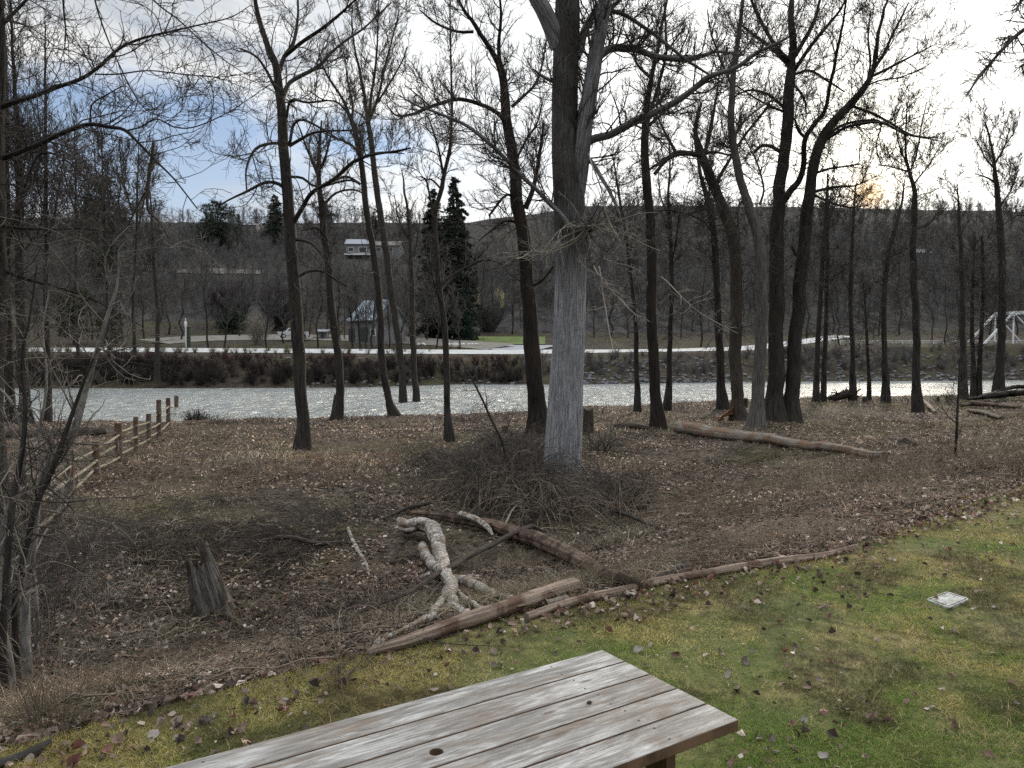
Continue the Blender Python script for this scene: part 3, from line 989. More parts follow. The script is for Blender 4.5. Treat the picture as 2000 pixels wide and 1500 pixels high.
    hb.tubes(P2, R2, 4)
    P3, R3 = spawn(P2, R2, 260, rng, t=(0.1, 1), ang=(30, 70), L=(0.3, 0.6), up=0.0, wig=0.3, K=4, rr=0.6, tip=0.4, rmin=0.004)
    hb.tubes(P3, R3, 3)
    # and long pale sprays hanging right of the trunk
    for (x, y), (x2, y2) in (((1150, 300), (1215, 470)), ((1160, 520), (1255, 620)), ((1290, 540), (1440, 650)), ((1170, 520), (1195, 680)), ((1010, 505), (1070, 450))):
        q = np.array([at(x + (x2 - x) * t_, y + (y2 - y) * t_ + 14 * math.sin(3 * t_), Y0 - 1.0 - 0.8 * t_) for t_ in np.linspace(0, 1, 8)])
        q, r_ = resample(q, np.linspace(0.018, 0.008, 8), 16)
        q = wobble(q, 0.10, rng, 1.2)
        hb.tubes(q, r_, 5)
        A, B = spawn(q[None], r_[None], 14, rng, t=(0.1, 1), ang=(30, 70), L=(0.15, 0.4), up=-0.03, wig=0.3, K=6, rr=0.6, tip=0.4, rmin=0.005)
        hb.tubes(A, B, 4)
        A, B = spawn(A, B, 50, rng, t=(0.1, 1), ang=(30, 70), L=(0.3, 0.6), up=-0.02, wig=0.3, K=4, rr=0.6, tip=0.4, rmin=0.004)
        hb.tubes(A, B, 3)
    build('dead_twigs', hb, M_TWIGP, root)
    return root


big_tree()

tree('upright dark tree right of the giant cottonwood, forked high above the ridge', (1284, 836), [
    [(1286, 836, 25), (1281, 780, 22), (1275, 700, 20), (1273, 600, 20), (1273, 520, 19), (1270, 440, 18), (1264, 370, 17), (1260, 300, 16), (1260, 240, 14), (1268, 180, 10), (1278, 130, 8), (1290, 70, 6), (1302, 0, 4), (1310, -50, 3)],
    [(1262, 250, 9), (1272, 215, 8), (1300, 110, 6), (1300, 60, 5), (1298, 0, 3)],
    [(1270, 152, 7), (1245, 125, 6), (1235, 95, 5), (1220, 60, 3)],
    [(1268, 245, 7), (1300, 215, 6), (1320, 200, 4)],
    [(1278, 340, 8), (1305, 310, 7), (1340, 300, 6), (1370, 305, 4)],
    [(1285, 120, 5), (1310, 90, 4), (1340, 50, 3)],
    [(1270, 430, 5), (1300, 410, 4), (1370, 430, 3), (1400, 470, 2)],
], seed=9, n1=95, low=45, len1=(40, 95), mat=M_BARKD, t1=0.5)

tree('thin dark tree at the water edge between the giant and the upright forked tree', (1245, 805), [
    [(1245, 805, 12), (1244, 740, 10), (1242, 650, 9), (1236, 570, 8), (1228, 500, 7), (1218, 430, 6), (1205, 360, 4), (1196, 300, 2)],
    [(1228, 500, 4), (1240, 440, 3), (1238, 390, 2)],
], seed=10, n1=34, low=24, len1=(28, 60))

tree('thin shaggy tree just right of the upright forked tree at the water edge', (1303, 802), [
    [(1303, 802, 14), (1306, 740, 11), (1310, 640, 9), (1312, 540, 9), (1308, 440, 7), (1306, 380, 5), (1308, 310, 3), (1306, 260, 2)],
    [(1310, 520, 4), (1322, 460, 3), (1330, 400, 2)],
    [(1308, 430, 4), (1290, 380, 3), (1285, 330, 2)],
], seed=11, n1=40, low=40, len1=(28, 60))

tree('grey tree standing behind and left of the near black leaning trunk', (1412, 800), [
    [(1412, 800, 20), (1408, 750, 16), (1405, 680, 15), (1402, 600, 14), (1399, 520, 14), (1392, 440, 13), (1380, 380, 10), (1368, 340, 7), (1360, 300, 4), (1355, 250, 3)],
    [(1390, 430, 6), (1385, 380, 5), (1390, 320, 3)],
], seed=12, n1=50, low=40, len1=(35, 75))

tree('near black leaning trunk whose crown bends left, over splintered orange wood at its foot', (1440, 822), [
    [(1444, 822, 30), (1438, 780, 24), (1436, 700, 24), (1437, 620, 24), (1438, 540, 24), (1430, 460, 23), (1412, 410, 20), (1396, 370, 19), (1382, 330, 18), (1370, 300, 16), (1362, 270, 10), (1362, 235, 7), (1370, 200, 5)],
    [(1372, 305, 13), (1345, 300, 12), (1320, 298, 10), (1290, 318, 7), (1268, 335, 5), (1255, 360, 3)],
    [(1375, 300, 10), (1385, 270, 8), (1395, 210, 6), (1405, 150, 4), (1415, 90, 3)],
    [(1320, 298, 7), (1300, 260, 5), (1280, 220, 3)],
    [(1396, 362, 9), (1412, 335, 8), (1430, 305, 7), (1450, 270, 6), (1490, 220, 5), (1510, 190, 3)],
    [(1378, 300, 8), (1400, 298, 6), (1430, 305, 4)],
], seed=13, n1=110, low=30, len1=(40, 95), mat=M_CHAR, t1=0.55)

tree('pale grey smooth trunk left of the thick trunk pair, curving up to the right', (1478, 834), [
    [(1476, 834, 29), (1480, 780, 25), (1484, 700, 24), (1487, 620, 23), (1488, 540, 22), (1484, 480, 22), (1470, 425, 19), (1456, 380, 16), (1440, 330, 15), (1430, 280, 14), (1426, 220, 13), (1432, 150, 11), (1442, 80, 9), (1448, 20, 7), (1452, -50, 5)],
    [(1432, 280, 7), (1450, 240, 6), (1500, 200, 5), (1530, 190, 3)],
    [(1452, 390, 7), (1440, 410, 5), (1445, 470, 3)],
    [(1484, 400, 6), (1492, 370, 5), (1480, 320, 4), (1460, 280, 3), (1450, 260, 2)],
    [(1430, 170, 6), (1410, 120, 5), (1390, 70, 4), (1380, 20, 2)],
], seed=14, n1=85, low=30, len1=(40, 90), mat=M_BARKP, t1=0.55)

tree('left trunk of the thick pair right of centre, rising straight and dark to the top', (1512, 823), [
    [(1510, 823, 40), (1512, 770, 33), (1516, 700, 30), (1516, 620, 29), (1516, 540, 28), (1516, 460, 27), (1520, 400, 24), (1528, 320, 22), (1536, 240, 21), (1543, 170, 20), (1548, 100, 15), (1548, 40, 12), (1546, -20, 9), (1544, -90, 6)],
    [(1546, 120, 11), (1525, 100, 10), (1500, 65, 8), (1478, 25, 7), (1460, -20, 5)],
    [(1548, 115, 10), (1570, 80, 9), (1590, 40, 8), (1605, -10, 6)],
    [(1550, 140, 9), (1580, 95, 8), (1612, 55, 7), (1640, 20, 5), (1660, -20, 3)],
    [(1542, 130, 8), (1508, 95, 8), (1480, 75, 7), (1450, 50, 5)],
    [(1532, 210, 7), (1500, 185, 6), (1465, 175, 5), (1430, 190, 3)],
    [(1530, 300, 7), (1505, 285, 8), (1485, 285, 7), (1472, 300, 4)],
    [(1540, 150, 6), (1580, 138, 6), (1620, 160, 5), (1650, 180, 3)],
    [(1545, 160, 6), (1570, 190, 5), (1575, 220, 3)],
    [(1535, 220, 6), (1480, 195, 4), (1420, 155, 3)],
    [(1524, 400, 18), (1545, 372, 15), (1562, 350, 13), (1572, 310, 12), (1573, 275, 11), (1590, 245, 9), (1612, 215, 8), (1622, 165, 7), (1636, 100, 6), (1648, 30, 4), (1656, -30, 3)],
    [(1573, 270, 7), (1560, 255, 7), (1552, 232, 4)],
], seed=15, n1=170, low=60, len1=(45, 105), t1=0.5)

tree('right trunk of the thick pair right of centre, bending right with a spreading crown', (1540, 822), [
    [(1545, 822, 32), (1546, 770, 28), (1552, 700, 27), (1560, 600, 25), (1566, 520, 24), (1574, 440, 23), (1580, 380, 21), (1586, 330, 20), (1600, 285, 19), (1622, 245, 17), (1660, 205, 15), (1690, 170, 12), (1706, 140, 9), (1712, 100, 8), (1718, 50, 6), (1735, -10, 4)],
    [(1704, 142, 8), (1730, 95, 7), (1752, 50, 5), (1775, 5, 3)],
    [(1700, 150, 7), (1740, 130, 6), (1780, 110, 4), (1830, 85, 2)],
    [(1608, 275, 8), (1650, 250, 7), (1700, 238, 6), (1730, 242, 5), (1770, 262, 4), (1830, 270, 2)],
    [(1600, 285, 7), (1640, 248, 6), (1690, 235, 5), (1720, 240, 4), (1712, 280, 3), (1715, 310, 2)],
    [(1660, 205, 6), (1700, 220, 6), (1740, 240, 5), (1780, 262, 4), (1840, 275, 2)],
    [(1588, 340, 7), (1620, 330, 5), (1680, 320, 3)],
    [(1588, 375, 7), (1630, 365, 6), (1670, 362, 4), (1700, 350, 2)],
    [(1582, 375, 6), (1620, 395, 5), (1660, 405, 4), (1700, 400, 2)],
    [(1570, 480, 10), (1556, 500, 9), (1545, 480, 5)],
    [(1692, 165, 5), (1700, 120, 5), (1696, 80, 4), (1700, 20, 3)],
    [(1640, 225, 5), (1700, 165, 4), (1760, 150, 3), (1810, 130, 2)],
], seed=16, n1=190, low=60, len1=(45, 105), t1=0.5)

tree('left stem of two thin trunks close together at the water edge', (1594, 786), [
    [(1594, 786, 11), (1595, 720, 10), (1600, 620, 9), (1606, 520, 8), (1612, 420, 6), (1618, 350, 3)]], seed=17, n1=26, low=24, len1=(26, 60))
tree('right stem of two thin trunks close together at the water edge', (1608, 785), [
    [(1608, 785, 9), (1610, 700, 9), (1614, 600, 8), (1616, 500, 7), (1617, 420, 5), (1616, 340, 3)],
    [(1616, 440, 4), (1632, 400, 3), (1645, 360, 2)]], seed=18, n1=30, low=24, len1=(26, 60))
tree('slim dark tree beside the uprooted stump at the river edge', (1666, 783), [
    [(1666, 783, 12), (1665, 700, 9), (1662, 620, 8), (1662, 540, 8), (1664, 470, 6), (1668, 410, 4), (1672, 360, 2)]], seed=19, n1=30, low=24, len1=(26, 60))
tree('very thin pale sapling trunk between two slim trees at the river edge', (1697, 782), [
    [(1697, 782, 7), (1696, 720, 6), (1692, 650, 5), (1690, 600, 3), (1686, 550, 2)]], seed=20, n1=14, low=10, len1=(20, 40))
tree('slim tree bending right high up, left of the tall isolated tree on grass', (1729, 785), [
    [(1730, 785, 13), (1728, 700, 10), (1726, 600, 10), (1732, 520, 9), (1742, 470, 9), (1752, 430, 7), (1762, 390, 4), (1768, 350, 2)]], seed=21, n1=26, low=22, len1=(26, 60))
tree('tall isolated tree on the grassy bank with a fan shaped crown against white sky', (1791, 805), [
    [(1793, 805, 17), (1790, 740, 15), (1789, 660, 14), (1787, 580, 13), (1783, 500, 12), (1785, 430, 12), (1786, 380, 9), (1778, 345, 7), (1770, 310, 5), (1770, 250, 3), (1772, 200, 2)],
    [(1776, 340, 4), (1790, 300, 4), (1800, 240, 3), (1810, 200, 2)],
    [(1770, 320, 4), (1755, 280, 3), (1745, 220, 2)],
    [(1785, 360, 4), (1815, 320, 3), (1840, 280, 2)],
    [(1786, 445, 6), (1810, 440, 6), (1836, 412, 3)],
    [(1774, 335, 4), (1740, 325, 3), (1715, 322, 2)],
], seed=22, n1=75, low=70, len1=(32, 70), up=0.28, t1=0.68)
tree('bare tree at right with a round crown, growing from driftwood near the bridge', (1951, 778), [
    [(1950, 778, 20), (1952, 720, 15), (1956, 640, 14), (1957, 560, 13), (1955, 480, 13), (1950, 400, 11), (1945, 350, 8), (1942, 320, 6), (1935, 280, 4), (1925, 240, 3)],
    [(1943, 320, 5), (1960, 290, 4), (1972, 250, 2)],
    [(1950, 365, 5), (1930, 348, 4), (1905, 338, 2)],
    [(1944, 330, 4), (1925, 310, 3), (1905, 270, 2)],
    [(1955, 400, 4), (1975, 370, 3), (1990, 330, 2)],
    [(1958, 440, 4), (1990, 420, 3), (2030, 430, 2)],
], seed=23, n1=85, low=70, len1=(32, 70), up=0.28, t1=0.66)
tree('grey trunk left of a slimmer dark pair near the driftwood', (1881, 780), [
    [(1882, 780, 14), (1881, 700, 11), (1880, 620, 10), (1878, 540, 9), (1876, 470, 7), (1872, 410, 4), (1870, 360, 2)]], seed=24, n1=30, low=30, len1=(26, 60))
tree('dark slim trunk, left of a pair just left of the round crowned tree', (1902, 776), [
    [(1902, 776, 10), (1900, 700, 8), (1898, 620, 7), (1900, 540, 6), (1904, 460, 4)]], seed=25, n1=22, low=22, len1=(24, 50))
tree('dark slim trunk, right of a pair just left of the round crowned tree', (1912, 776), [
    [(1912, 776, 9), (1914, 700, 8), (1918, 620, 7), (1920, 540, 6), (1918, 460, 4)]], seed=26, n1=22, low=22, len1=(24, 50))

# left side of the frame
tree('grey trunk at far left standing at the river behind the fallen log', (47, 828), [
    [(48, 828, 24), (47, 780, 20), (44, 700, 18), (40, 600, 17), (39, 500, 16), (38, 400, 15), (36, 320, 12), (34, 240, 9), (30, 160, 7), (24, 80, 5), (20, 0, 4)],
    [(38, 400, 7), (70, 340, 6), (85, 280, 4)],
    [(36, 330, 6), (15, 280, 5), (-10, 240, 3)],
    [(40, 500, 6), (75, 450, 5), (90, 400, 3)],
], seed=30, n1=110, low=50, len1=(60, 140))
tree('slim grey tree behind the fence at the water edge, left', (306, 742), [
    [(306, 742, 9), (308, 660, 8), (306, 580, 7), (300, 500, 6), (296, 420, 4), (290, 350, 2)]], seed=31, n1=30, low=30, Y=88, len1=(30, 60))
for k, (bx, tx, ty, w_, lab) in enumerate([
        (92, 88, 40, 9, 'dark slender tree with dense upswept twigs, nearest the left edge behind the grey trunk'),
        (150, 146, 235, 6, 'dark slender tree with dense upswept twigs above the left end of the fence'),
        (212, 196, 215, 6, 'dark slender tree leaning left with dense twigs above the fence'),
        (262, 272, 260, 6, 'short crowned twiggy tree just right of the broken hanging limb'),
        (18, 12, 90, 12, 'dark twiggy tree cut by the left edge of the view')]):
    by = 832 if k in (0, 4) else 752
    tree(lab, (bx, by), [
        [(bx, by, w_ + 4), (bx + 2, 700, w_ + 1), (bx - 2, 600, w_), (bx + (tx - bx) * .4, 480, w_ - 1), (bx + (tx - bx) * .6, 380, w_ - 2), (bx + (tx - bx) * .8, (380 + ty) / 2, w_ - 4), (tx, ty, 2)],
        [(bx - 2, 480, 4), (bx + 18, 400, 4), (bx + 30, 320, 2)],
        [(bx - 2, 420, 4), (bx - 22, 350, 3), (bx - 30, 270, 2)]],
        seed=32 + k, n1=75, low=40, len1=(50, 120) if k in (0, 4) else (30, 75), up=0.22, Y=38 if k in (0, 4) else 94 + k)

# the near tree at the left edge, its long arched limbs reach across the sky
tree('near tree at the left edge whose long arched limbs reach across the sky', (-38, 1050), [
    [(-30, 1050, 60), (-22, 900, 52), (-16, 750, 46), (-12, 600, 42), (-12, 450, 38), (-10, 350, 34), (-8, 250, 30), (-8, 150, 26), (-8, 50, 22), (-10, -60, 16)],
    [(-8, 212, 22), (25, 200, 17), (60, 190, 14), (110, 172, 13), (160, 155, 12), (195, 130, 11), (230, 98, 10), (270, 78, 9), (330, 62, 7), (390, 48, 5), (450, 34, 4), (490, 10, 2)],
    [(-8, 312, 20), (30, 300, 17), (80, 280, 15), (130, 258, 14), (175, 243, 13), (215, 248, 11), (245, 254, 10), (270, 278, 8), (300, 310, 7), (340, 350, 5), (385, 408, 4)],
    [(244, 256, 5), (275, 248, 5), (305, 232, 5), (340, 248, 4), (380, 248, 4), (440, 222, 3), (490, 190, 2), (530, 162, 2)],
    [(176, 240, 5), (180, 205, 5), (205, 188, 4), (240, 168, 3)],
    [(185, 145, 5), (230, 145, 5), (290, 138, 4), (360, 145, 4), (430, 150, 3), (500, 140, 2)],
    [(-8, 520, 15), (50, 545, 10), (110, 560, 8), (170, 580, 6), (230, 610, 4), (280, 640, 3)],
    [(-8, 440, 13), (50, 447, 9), (110, 448, 7), (160, 446, 5), (220, 455, 3)],
    [(-6, 60, 12), (60, -10, 9), (120, -60, 7)],
    [(240, -80, 6), (300, 0, 5), (350, 40, 4), (400, 85, 4), (450, 125, 3), (490, 150, 2)],
    [(120, -60, 8), (124, 20, 6), (128, 60, 5), (126, 95, 3)],
    [(170, -90, 6), (190, 20, 5), (235, 130, 4), (280, 210, 3), (330, 230, 2)],
    [(40, 385, 9), (80, 300, 7), (150, 330, 5), (200, 410, 3)],
], seed=40, lw=0.62, sub=0.55, n1=230, n2=5, n3=4, low=0, len1=(70, 190), Y=12.5, dep=0.35, t1=0.2, up=0.05, wig=0.34, twr=0.00030)

# splintered limb that hangs from it
mb = MB()
q, r_ = resample([at(x, y, 12.6) for x, y in ((299, 278), (297, 310), (291, 345), (288, 380), (290, 412), (310, 432), (330, 465))], np.array([5, 8, 7, 6, 5, 4, 3]) / 2 * 12.6 / F, 24)
mb.tubes(q, r_, 9, uv=True, cap=True, disp=bumpy(0.3, (1.6, 8), 3))
q, r_ = resample([at(x, y, 12.7) for x, y in ((288, 370), (270, 400), (250, 440), (235, 480))], np.array([4, 4, 3, 2]) / 2 * 12.6 / F, 16)
mb.tubes(q, r_, 7, uv=True)
tag(build('broken_branch', mb, M_CHAR), 'broken dark limb hanging upright from the arched bough at upper left', 'branch')

# ------------------------------------------------------------------ pale saplings in the left foreground
def sapling(label, pts, Y, seed, n1=26, nm='sapling', mat=None, tm=None, L=(0.5, 1.6), n2=5, up=0.03, dY=0.0, rmin=0.0022):
    rng = np.random.default_rng(seed)
    pts = np.array(pts, float)
    P = np.array([at(x, y, Y + dY * i) for i, (x, y, w_) in enumerate(pts)])
    R = pts[:, 2] / 2 * Y / F
    g = float(H(P[0, 0], P[0, 1]))
    root = thing(nm, (P[0, 0], P[0, 1], g), label, 'tree')
    if P[0, 2] > g - 0.05:
        P = np.vstack([[P[0, 0], P[0, 1], g - 0.15], P]); R = np.concatenate([[R[0] * 1.15], R])
    P, R = resample(P, R, 40)
    P = wobble(P, 0.03, rng, 1.5)
    tb = MB(); tb.tubes(P, R, 10, uv=True, disp=bumpy(0.10, (1.6, 6), seed))
    build('trunk', tb, mat or M_SAP, root)
    cb = MB()
    A, B = spawn(P[None], R[None], n1, rng, t=(0.2, 1), ang=(45, 90), L=L, absL=True, up=up, wig=0.24, K=10, rr=0.4, tip=0.25, rmin=rmin * 1.5, rmax=0.012)
    cb.tubes(A, B, 5)
    A, B = spawn(A, B, n1 * n2, rng, t=(0.1, 1), ang=(35, 70), L=(0.2, 0.5), up=up, wig=0.28, K=6, rr=0.6, tip=0.4, rmin=rmin * 1.1)
    cb.tubes(A, B, 4)
    A, B = spawn(A, B, n1 * n2 * 3, rng, t=(0.1, 1), ang=(35, 70), L=(0.25, 0.6), up=up, wig=0.28, K=4, rr=0.6, tip=0.5, rmin=rmin)
    cb.tubes(A, B, 3)
    build('crown', cb, tm or M_TWIGS, root)
    return root


sapling('pale leaning sapling in the left foreground, its stem rising past the fence', [
    (50, 1185, 17), (58, 1110, 16), (66, 1030, 15), (75, 960, 15), (95, 910, 15), (125, 880, 14), (146, 840, 14), (160, 790, 13), (178, 720, 11), (196, 660, 9), (212, 610, 7), (228, 560, 5), (234, 495, 3)], 8.6, 51, n1=34, L=(0.5, 1.7))
sapling('grey twisted stem crossing in front of the pale leaning sapling', [
    (30, 1190, 12), (48, 1080, 12), (72, 980, 12), (105, 910, 11), (128, 840, 9), (150, 780, 7), (182, 700, 4)], 8.3, 52, n1=24, mat=M_BARK, tm=M_TWIG)
sapling('thin dark stem at the left edge of the foreground thicket', [
    (8, 1250, 14), (12, 1120, 13), (22, 1000, 12), (38, 900, 10), (50, 800, 8), (45, 700, 6), (60, 600, 4), (72, 520, 2)], 7.8, 53, n1=28, mat=M_BARK, tm=M_TWIG)
sapling('light grey stem bowing left beside the fence rail, left foreground', [
    (20, 1300, 12), (-5, 1150, 11), (0, 1050, 10), (20, 980, 9), (48, 900, 8), (30, 800, 6), (-20, 740, 4)], 8.0, 54, n1=24)
sapling('thin upright stem left of the grey twisted stem in the thicket', [
    (70, 1180, 8), (62, 1060, 8), (80, 950, 7), (74, 850, 6), (92, 740, 5), (84, 640, 3), (96, 560, 2)], 9.4, 55, n1=22)
sapling('slender leafless sapling on the slope at the lower right of the log', [
    (1862, 965, 6), (1866, 900, 5), (1869, 830, 5), (1872, 760, 4), (1874, 700, 2)], 16.5, 56, n1=20, mat=M_BARK, tm=M_TWIG, L=(0.3, 0.9), up=0.1, rmin=0.004)
sapling('thin crossing sapling in front of the river left of the giant tree', [
    (985, 875, 5), (960, 820, 5), (935, 765, 4), (915, 730, 3), (900, 700, 2)], 19, 57, n1=12, mat=M_BARK, tm=M_TWIG, L=(0.3, 1.0), up=0.05, rmin=0.004)

# larch branch coming in at the upper right; its trunk stands just outside the view
def larch():
    rng = np.random.default_rng(91)
    Yl = 9.0
    b = at(2330, 1000, Yl); b[2] = float(H(b[0], b[1]))
    root = thing('larch_tree', b, 'larch branch with short spur twigs entering from the upper right edge', 'tree')
    tb = MB()
    P = np.array([b + [0, 0, -0.2], b + [0, 0, 2], at(2320, 300, Yl), at(2315, -100, Yl), at(2310, -400, Yl)])
    q, r_ = resample(P, np.array([0.2, 0.17, 0.14, 0.11, 0.05]), 40)
    tb.tubes(q, r_, 14, uv=True, disp=bumpy(0.1, (2, 3), 2))
    build('trunk', tb, M_BARK, root)
    cb = MB()
    for pts in ([(2318, -160, 16), (2200, -70, 12), (2100, 0, 9), (2000, 58, 8), (1960, 95, 6), (1925, 135, 5), (1902, 165, 4), (1886, 190, 2)],
                [(2318, -60, 14), (2200, 10, 9), (2100, 60, 7), (2030, 100, 5), (1995, 130, 3)],
                [(2318, -300, 14), (2150, -140, 10), (2050, -60, 8), (2000, -5, 7), (1990, 10, 4), (1985, 22, 3)]):
        pts = np.array(pts, float)
        q, r_ = resample([at(x, y, Yl - 0.4 * abs(i - 3) * 0.3) for i, (x, y, w_) in enumerate(pts)], pts[:, 2] / 2 * Yl / F, 40)
        cb.tubes(q, r_, 7)
        A, B = spawn(q[None], r_[None], 110, rng, t=(0.3, 1), ang=(40, 80), L=(0.10, 0.30), absL=True, up=-0.10, wig=0.25, K=6, rr=0.4, tip=0.5, rmin=0.003)
        cb.tubes(A, B, 4)
        A, B = spawn(A, B, 420, rng, t=(0.1, 1), ang=(30, 70), L=(0.3, 0.6), up=0.02, wig=0.25, K=4, rr=0.8, tip=0.6, rmin=0.0025)
        cb.tubes(A, B, 3)
    build('crown', cb, M_TWIG, root)


larch()
# ------------------------------------------------------------------ picnic table
def plane_pt(px, py, z):
    d = pxdir(px, py)
    t = (z - CAMZ) / d[2]
    return d * t + np.array([0, 0, CAMZ])


m, n, b = new_mat('table_wood', 0.55, 0.45)
obj = n.n('ShaderNodeTexCoord').outputs['Object']
oi = n.n('ShaderNodeObjectInfo')
offs = n.n('ShaderNodeVectorMath', operation='SCALE')
n.link(oi.outputs['Location'], offs.inputs[0]); offs.inputs['Scale'].default_value = 37.0
vadd = n.n('ShaderNodeVectorMath', operation='ADD')
n.link(obj, vadd.inputs[0]); n.link(offs.outputs[0], vadd.inputs[1])
vv = vadd.outputs[0]
g1_ = n.noise(n.mapping(vv, (2.4, 30, 10)), 1.0, 7, 0.72, 1.6)
g2_ = n.noise(n.mapping(vv, (7, 120, 20)), 1.0, 5, 0.7, 0.5)
blot = n.noise(n.mapping(vv, (2.2, 8, 3)), 1.0, 5, 0.6, 0.6)
col = n.ramp(n.math('ADD', n.math('MULTIPLY', g1_, 0.55), n.math('MULTIPLY', n.noise(n.mapping(vv, (3.0, 14, 3)), 1.0, 6, 0.7, 0.8), 0.45)), [(0.36, (0.065, 0.058, 0.052)), (0.49, (0.185, 0.175, 0.163)), (0.62, (0.44, 0.44, 0.43))])
col = n.mix(n.ramp(blot, [(0.50, 0.0), (0.64, 0.7)]), col, (0.13, 0.095, 0.065))
col = n.mix(n.ramp(g2_, [(0.32, 0.85), (0.44, 0.0)]), col, (0.045, 0.036, 0.030))
kn = n.n('ShaderNodeTexVoronoi')
kn.inputs['Scale'].default_value = 1.0
n.link(n.mapping(vv, (2.6, 9, 0.01)), kn.inputs['Vector'])
col = n.mix(n.ramp(kn.outputs['Distance'], [(0.05, 0.85), (0.11, 0.0)]), col, (0.075, 0.055, 0.042))
n.link(col, b.inputs['Base Color'])
n.link(n.ramp(blot, [(0.4, 0.55), (0.7, 0.8)]), b.inputs['Roughness'])
bump(n, b, n.math('ADD', g1_, g2_), 0.35, 0.004)
M_TABLE = m
M_TEDGE = plain_mat('table_side_wood', (0.10, 0.062, 0.038), 0.8, 0.2, 0.4, 9)

TZ = CAMZ - 1.22
Ac = plane_pt(1175, 1268, TZ)
Bc = plane_pt(1447, 1405, TZ)
ex = Ac - plane_pt(320, 1498, TZ); ex[2] = 0; ex /= np.linalg.norm(ex)
ey = np.array([ex[1], -ex[0], 0.0])          # from the far edge towards the viewer
if np.dot(ey, Bc - Ac) < 0: ey = -ey
wid = float(np.dot(Bc - Ac, ey))
LEN = 1.83
yaw = math.atan2(ex[1], ex[0])
cen = Ac - ex * LEN / 2 + ey * wid / 2
gz = float(H(cen[0], cen[1]))
table = thing('picnic_table', (cen[0], cen[1], gz), 'weathered grey plank picnic table with an umbrella hole, on the lawn', 'table')
table.rotation_euler = (0, 0, yaw)
hb_ = TZ - gz
bw = wid / 5
hole_p = plane_pt(852, 1468, TZ)
hl = np.array([np.dot(hole_p - cen, ex), np.dot(hole_p - cen, ey)])


def board_mesh(L, Wd, T, hole=None, seed=0):
    """a plank with slightly worn edges; hole = (x, y, r)"""
    import bmesh
    bm = bmesh.new()
    r = 0.006
    oc = [(-L / 2, -Wd / 2), (L / 2, -Wd / 2), (L / 2, Wd / 2), (-L / 2, Wd / 2)]
    vo = [bm.verts.new((x, y, 0)) for x, y in oc]
    ed = [bm.edges.new((vo[i], vo[(i + 1) % 4])) for i in range(4)]
    if hole:
        hv = [bm.verts.new((hole[0] + hole[2] * math.cos(a), hole[1] + hole[2] * math.sin(a), 0)) for a in np.linspace(0, 2 * math.pi, 28, endpoint=False)]
        ed += [bm.edges.new((hv[i], hv[(i + 1) % 28])) for i in range(28)]
    fs = bmesh.ops.triangle_fill(bm, use_beauty=True, edges=ed)['geom']
    faces = [f for f in fs if isinstance(f, bmesh.types.BMFace)]
    if hole:
        for f in list(faces):
            c = f.calc_center_median()
            if (c.x - hole[0]) ** 2 + (c.y - hole[1]) ** 2 < (hole[2] * 0.9) ** 2:
                bm.faces.remove(f); faces.remove(f)
    ext = bmesh.ops.extrude_face_region(bm, geom=faces)
    for v in [g for g in ext['geom'] if isinstance(g, bmesh.types.BMVert)]:
        v.co.z -= T
    bmesh.ops.recalc_face_normals(bm, faces=bm.faces)
    me = bpy.data.meshes.new('board')
    bm.to_mesh(me); bm.free()
    return me


sgn = 1 if np.dot(np.cross(ex, ey), (0, 0, 1)) > 0 else -1
for k in range(5):
    yc = (-wid / 2 + bw * (k + 0.5))
    hole = None
    if abs(hl[1] - yc) < bw / 2:
        hole = (float(hl[0]), float((hl[1] - yc) * sgn), 0.021)
    me = board_mesh(LEN + 0.0015 * (k % 2), bw - 0.0065, 0.038, hole)
    me.materials.append(M_TABLE); me.materials.append(M_TEDGE)
    for p_ in me.polygons:
        if abs(p_.normal.z) < 0.5:
            p_.material_index = 1
    o = bpy.data.objects.new('board', me)
    COL.objects.link(o); o.parent = table
    o.location = (0, yc * sgn, hb_)
    bv = o.modifiers.new('worn_edges', 'BEVEL'); bv.width = 0.004; bv.segments = 2; bv.limit_method = 'ANGLE'; bv.angle_limit = math.radians(60)
for xx in (-LEN / 2 + 0.28, LEN / 2 - 0.28):
    mb = MB(); mb.box((xx - 0.019, -wid / 2 + 0.03, hb_ - 0.038 - 0.09), (xx + 0.019, wid / 2 - 0.03, hb_ - 0.0395))
    o = build('crossbar', mb, M_TEDGE, None, False); o.parent = table
    for s_ in (-1, 1):
        mb = MB(); mb.bar((xx + 0.04, s_ * 0.22, hb_ - 0.05), (xx + 0.04, s_ * 0.36, -0.02), 0.038, 0.09, up=(1, 0, 0))
        o = build('leg', mb, M_TEDGE, None, False); o.parent = table
mb = MB(); mb.tubes(np.array([[0, 0, -0.004], [0, 0, 0.0006]]), np.array([0.0042, 0.0042]), 10, cap=True)
scr0 = build('screw', mb, M_CHAR, None, False)
for k in range(5):
    yc = (-wid / 2 + bw * (k + 0.5)) * sgn
    for xx in (-LEN / 2 + 0.28, LEN / 2 - 0.28):
        for s_ in (-1, 1):
            o = scr0
            if scr0.parent is not None:
                o = scr0.copy(); COL.objects.link(o)
            o.parent = table
            o.location = (xx + 0.004 * s_, yc + s_ * bw * 0.27, hb_)
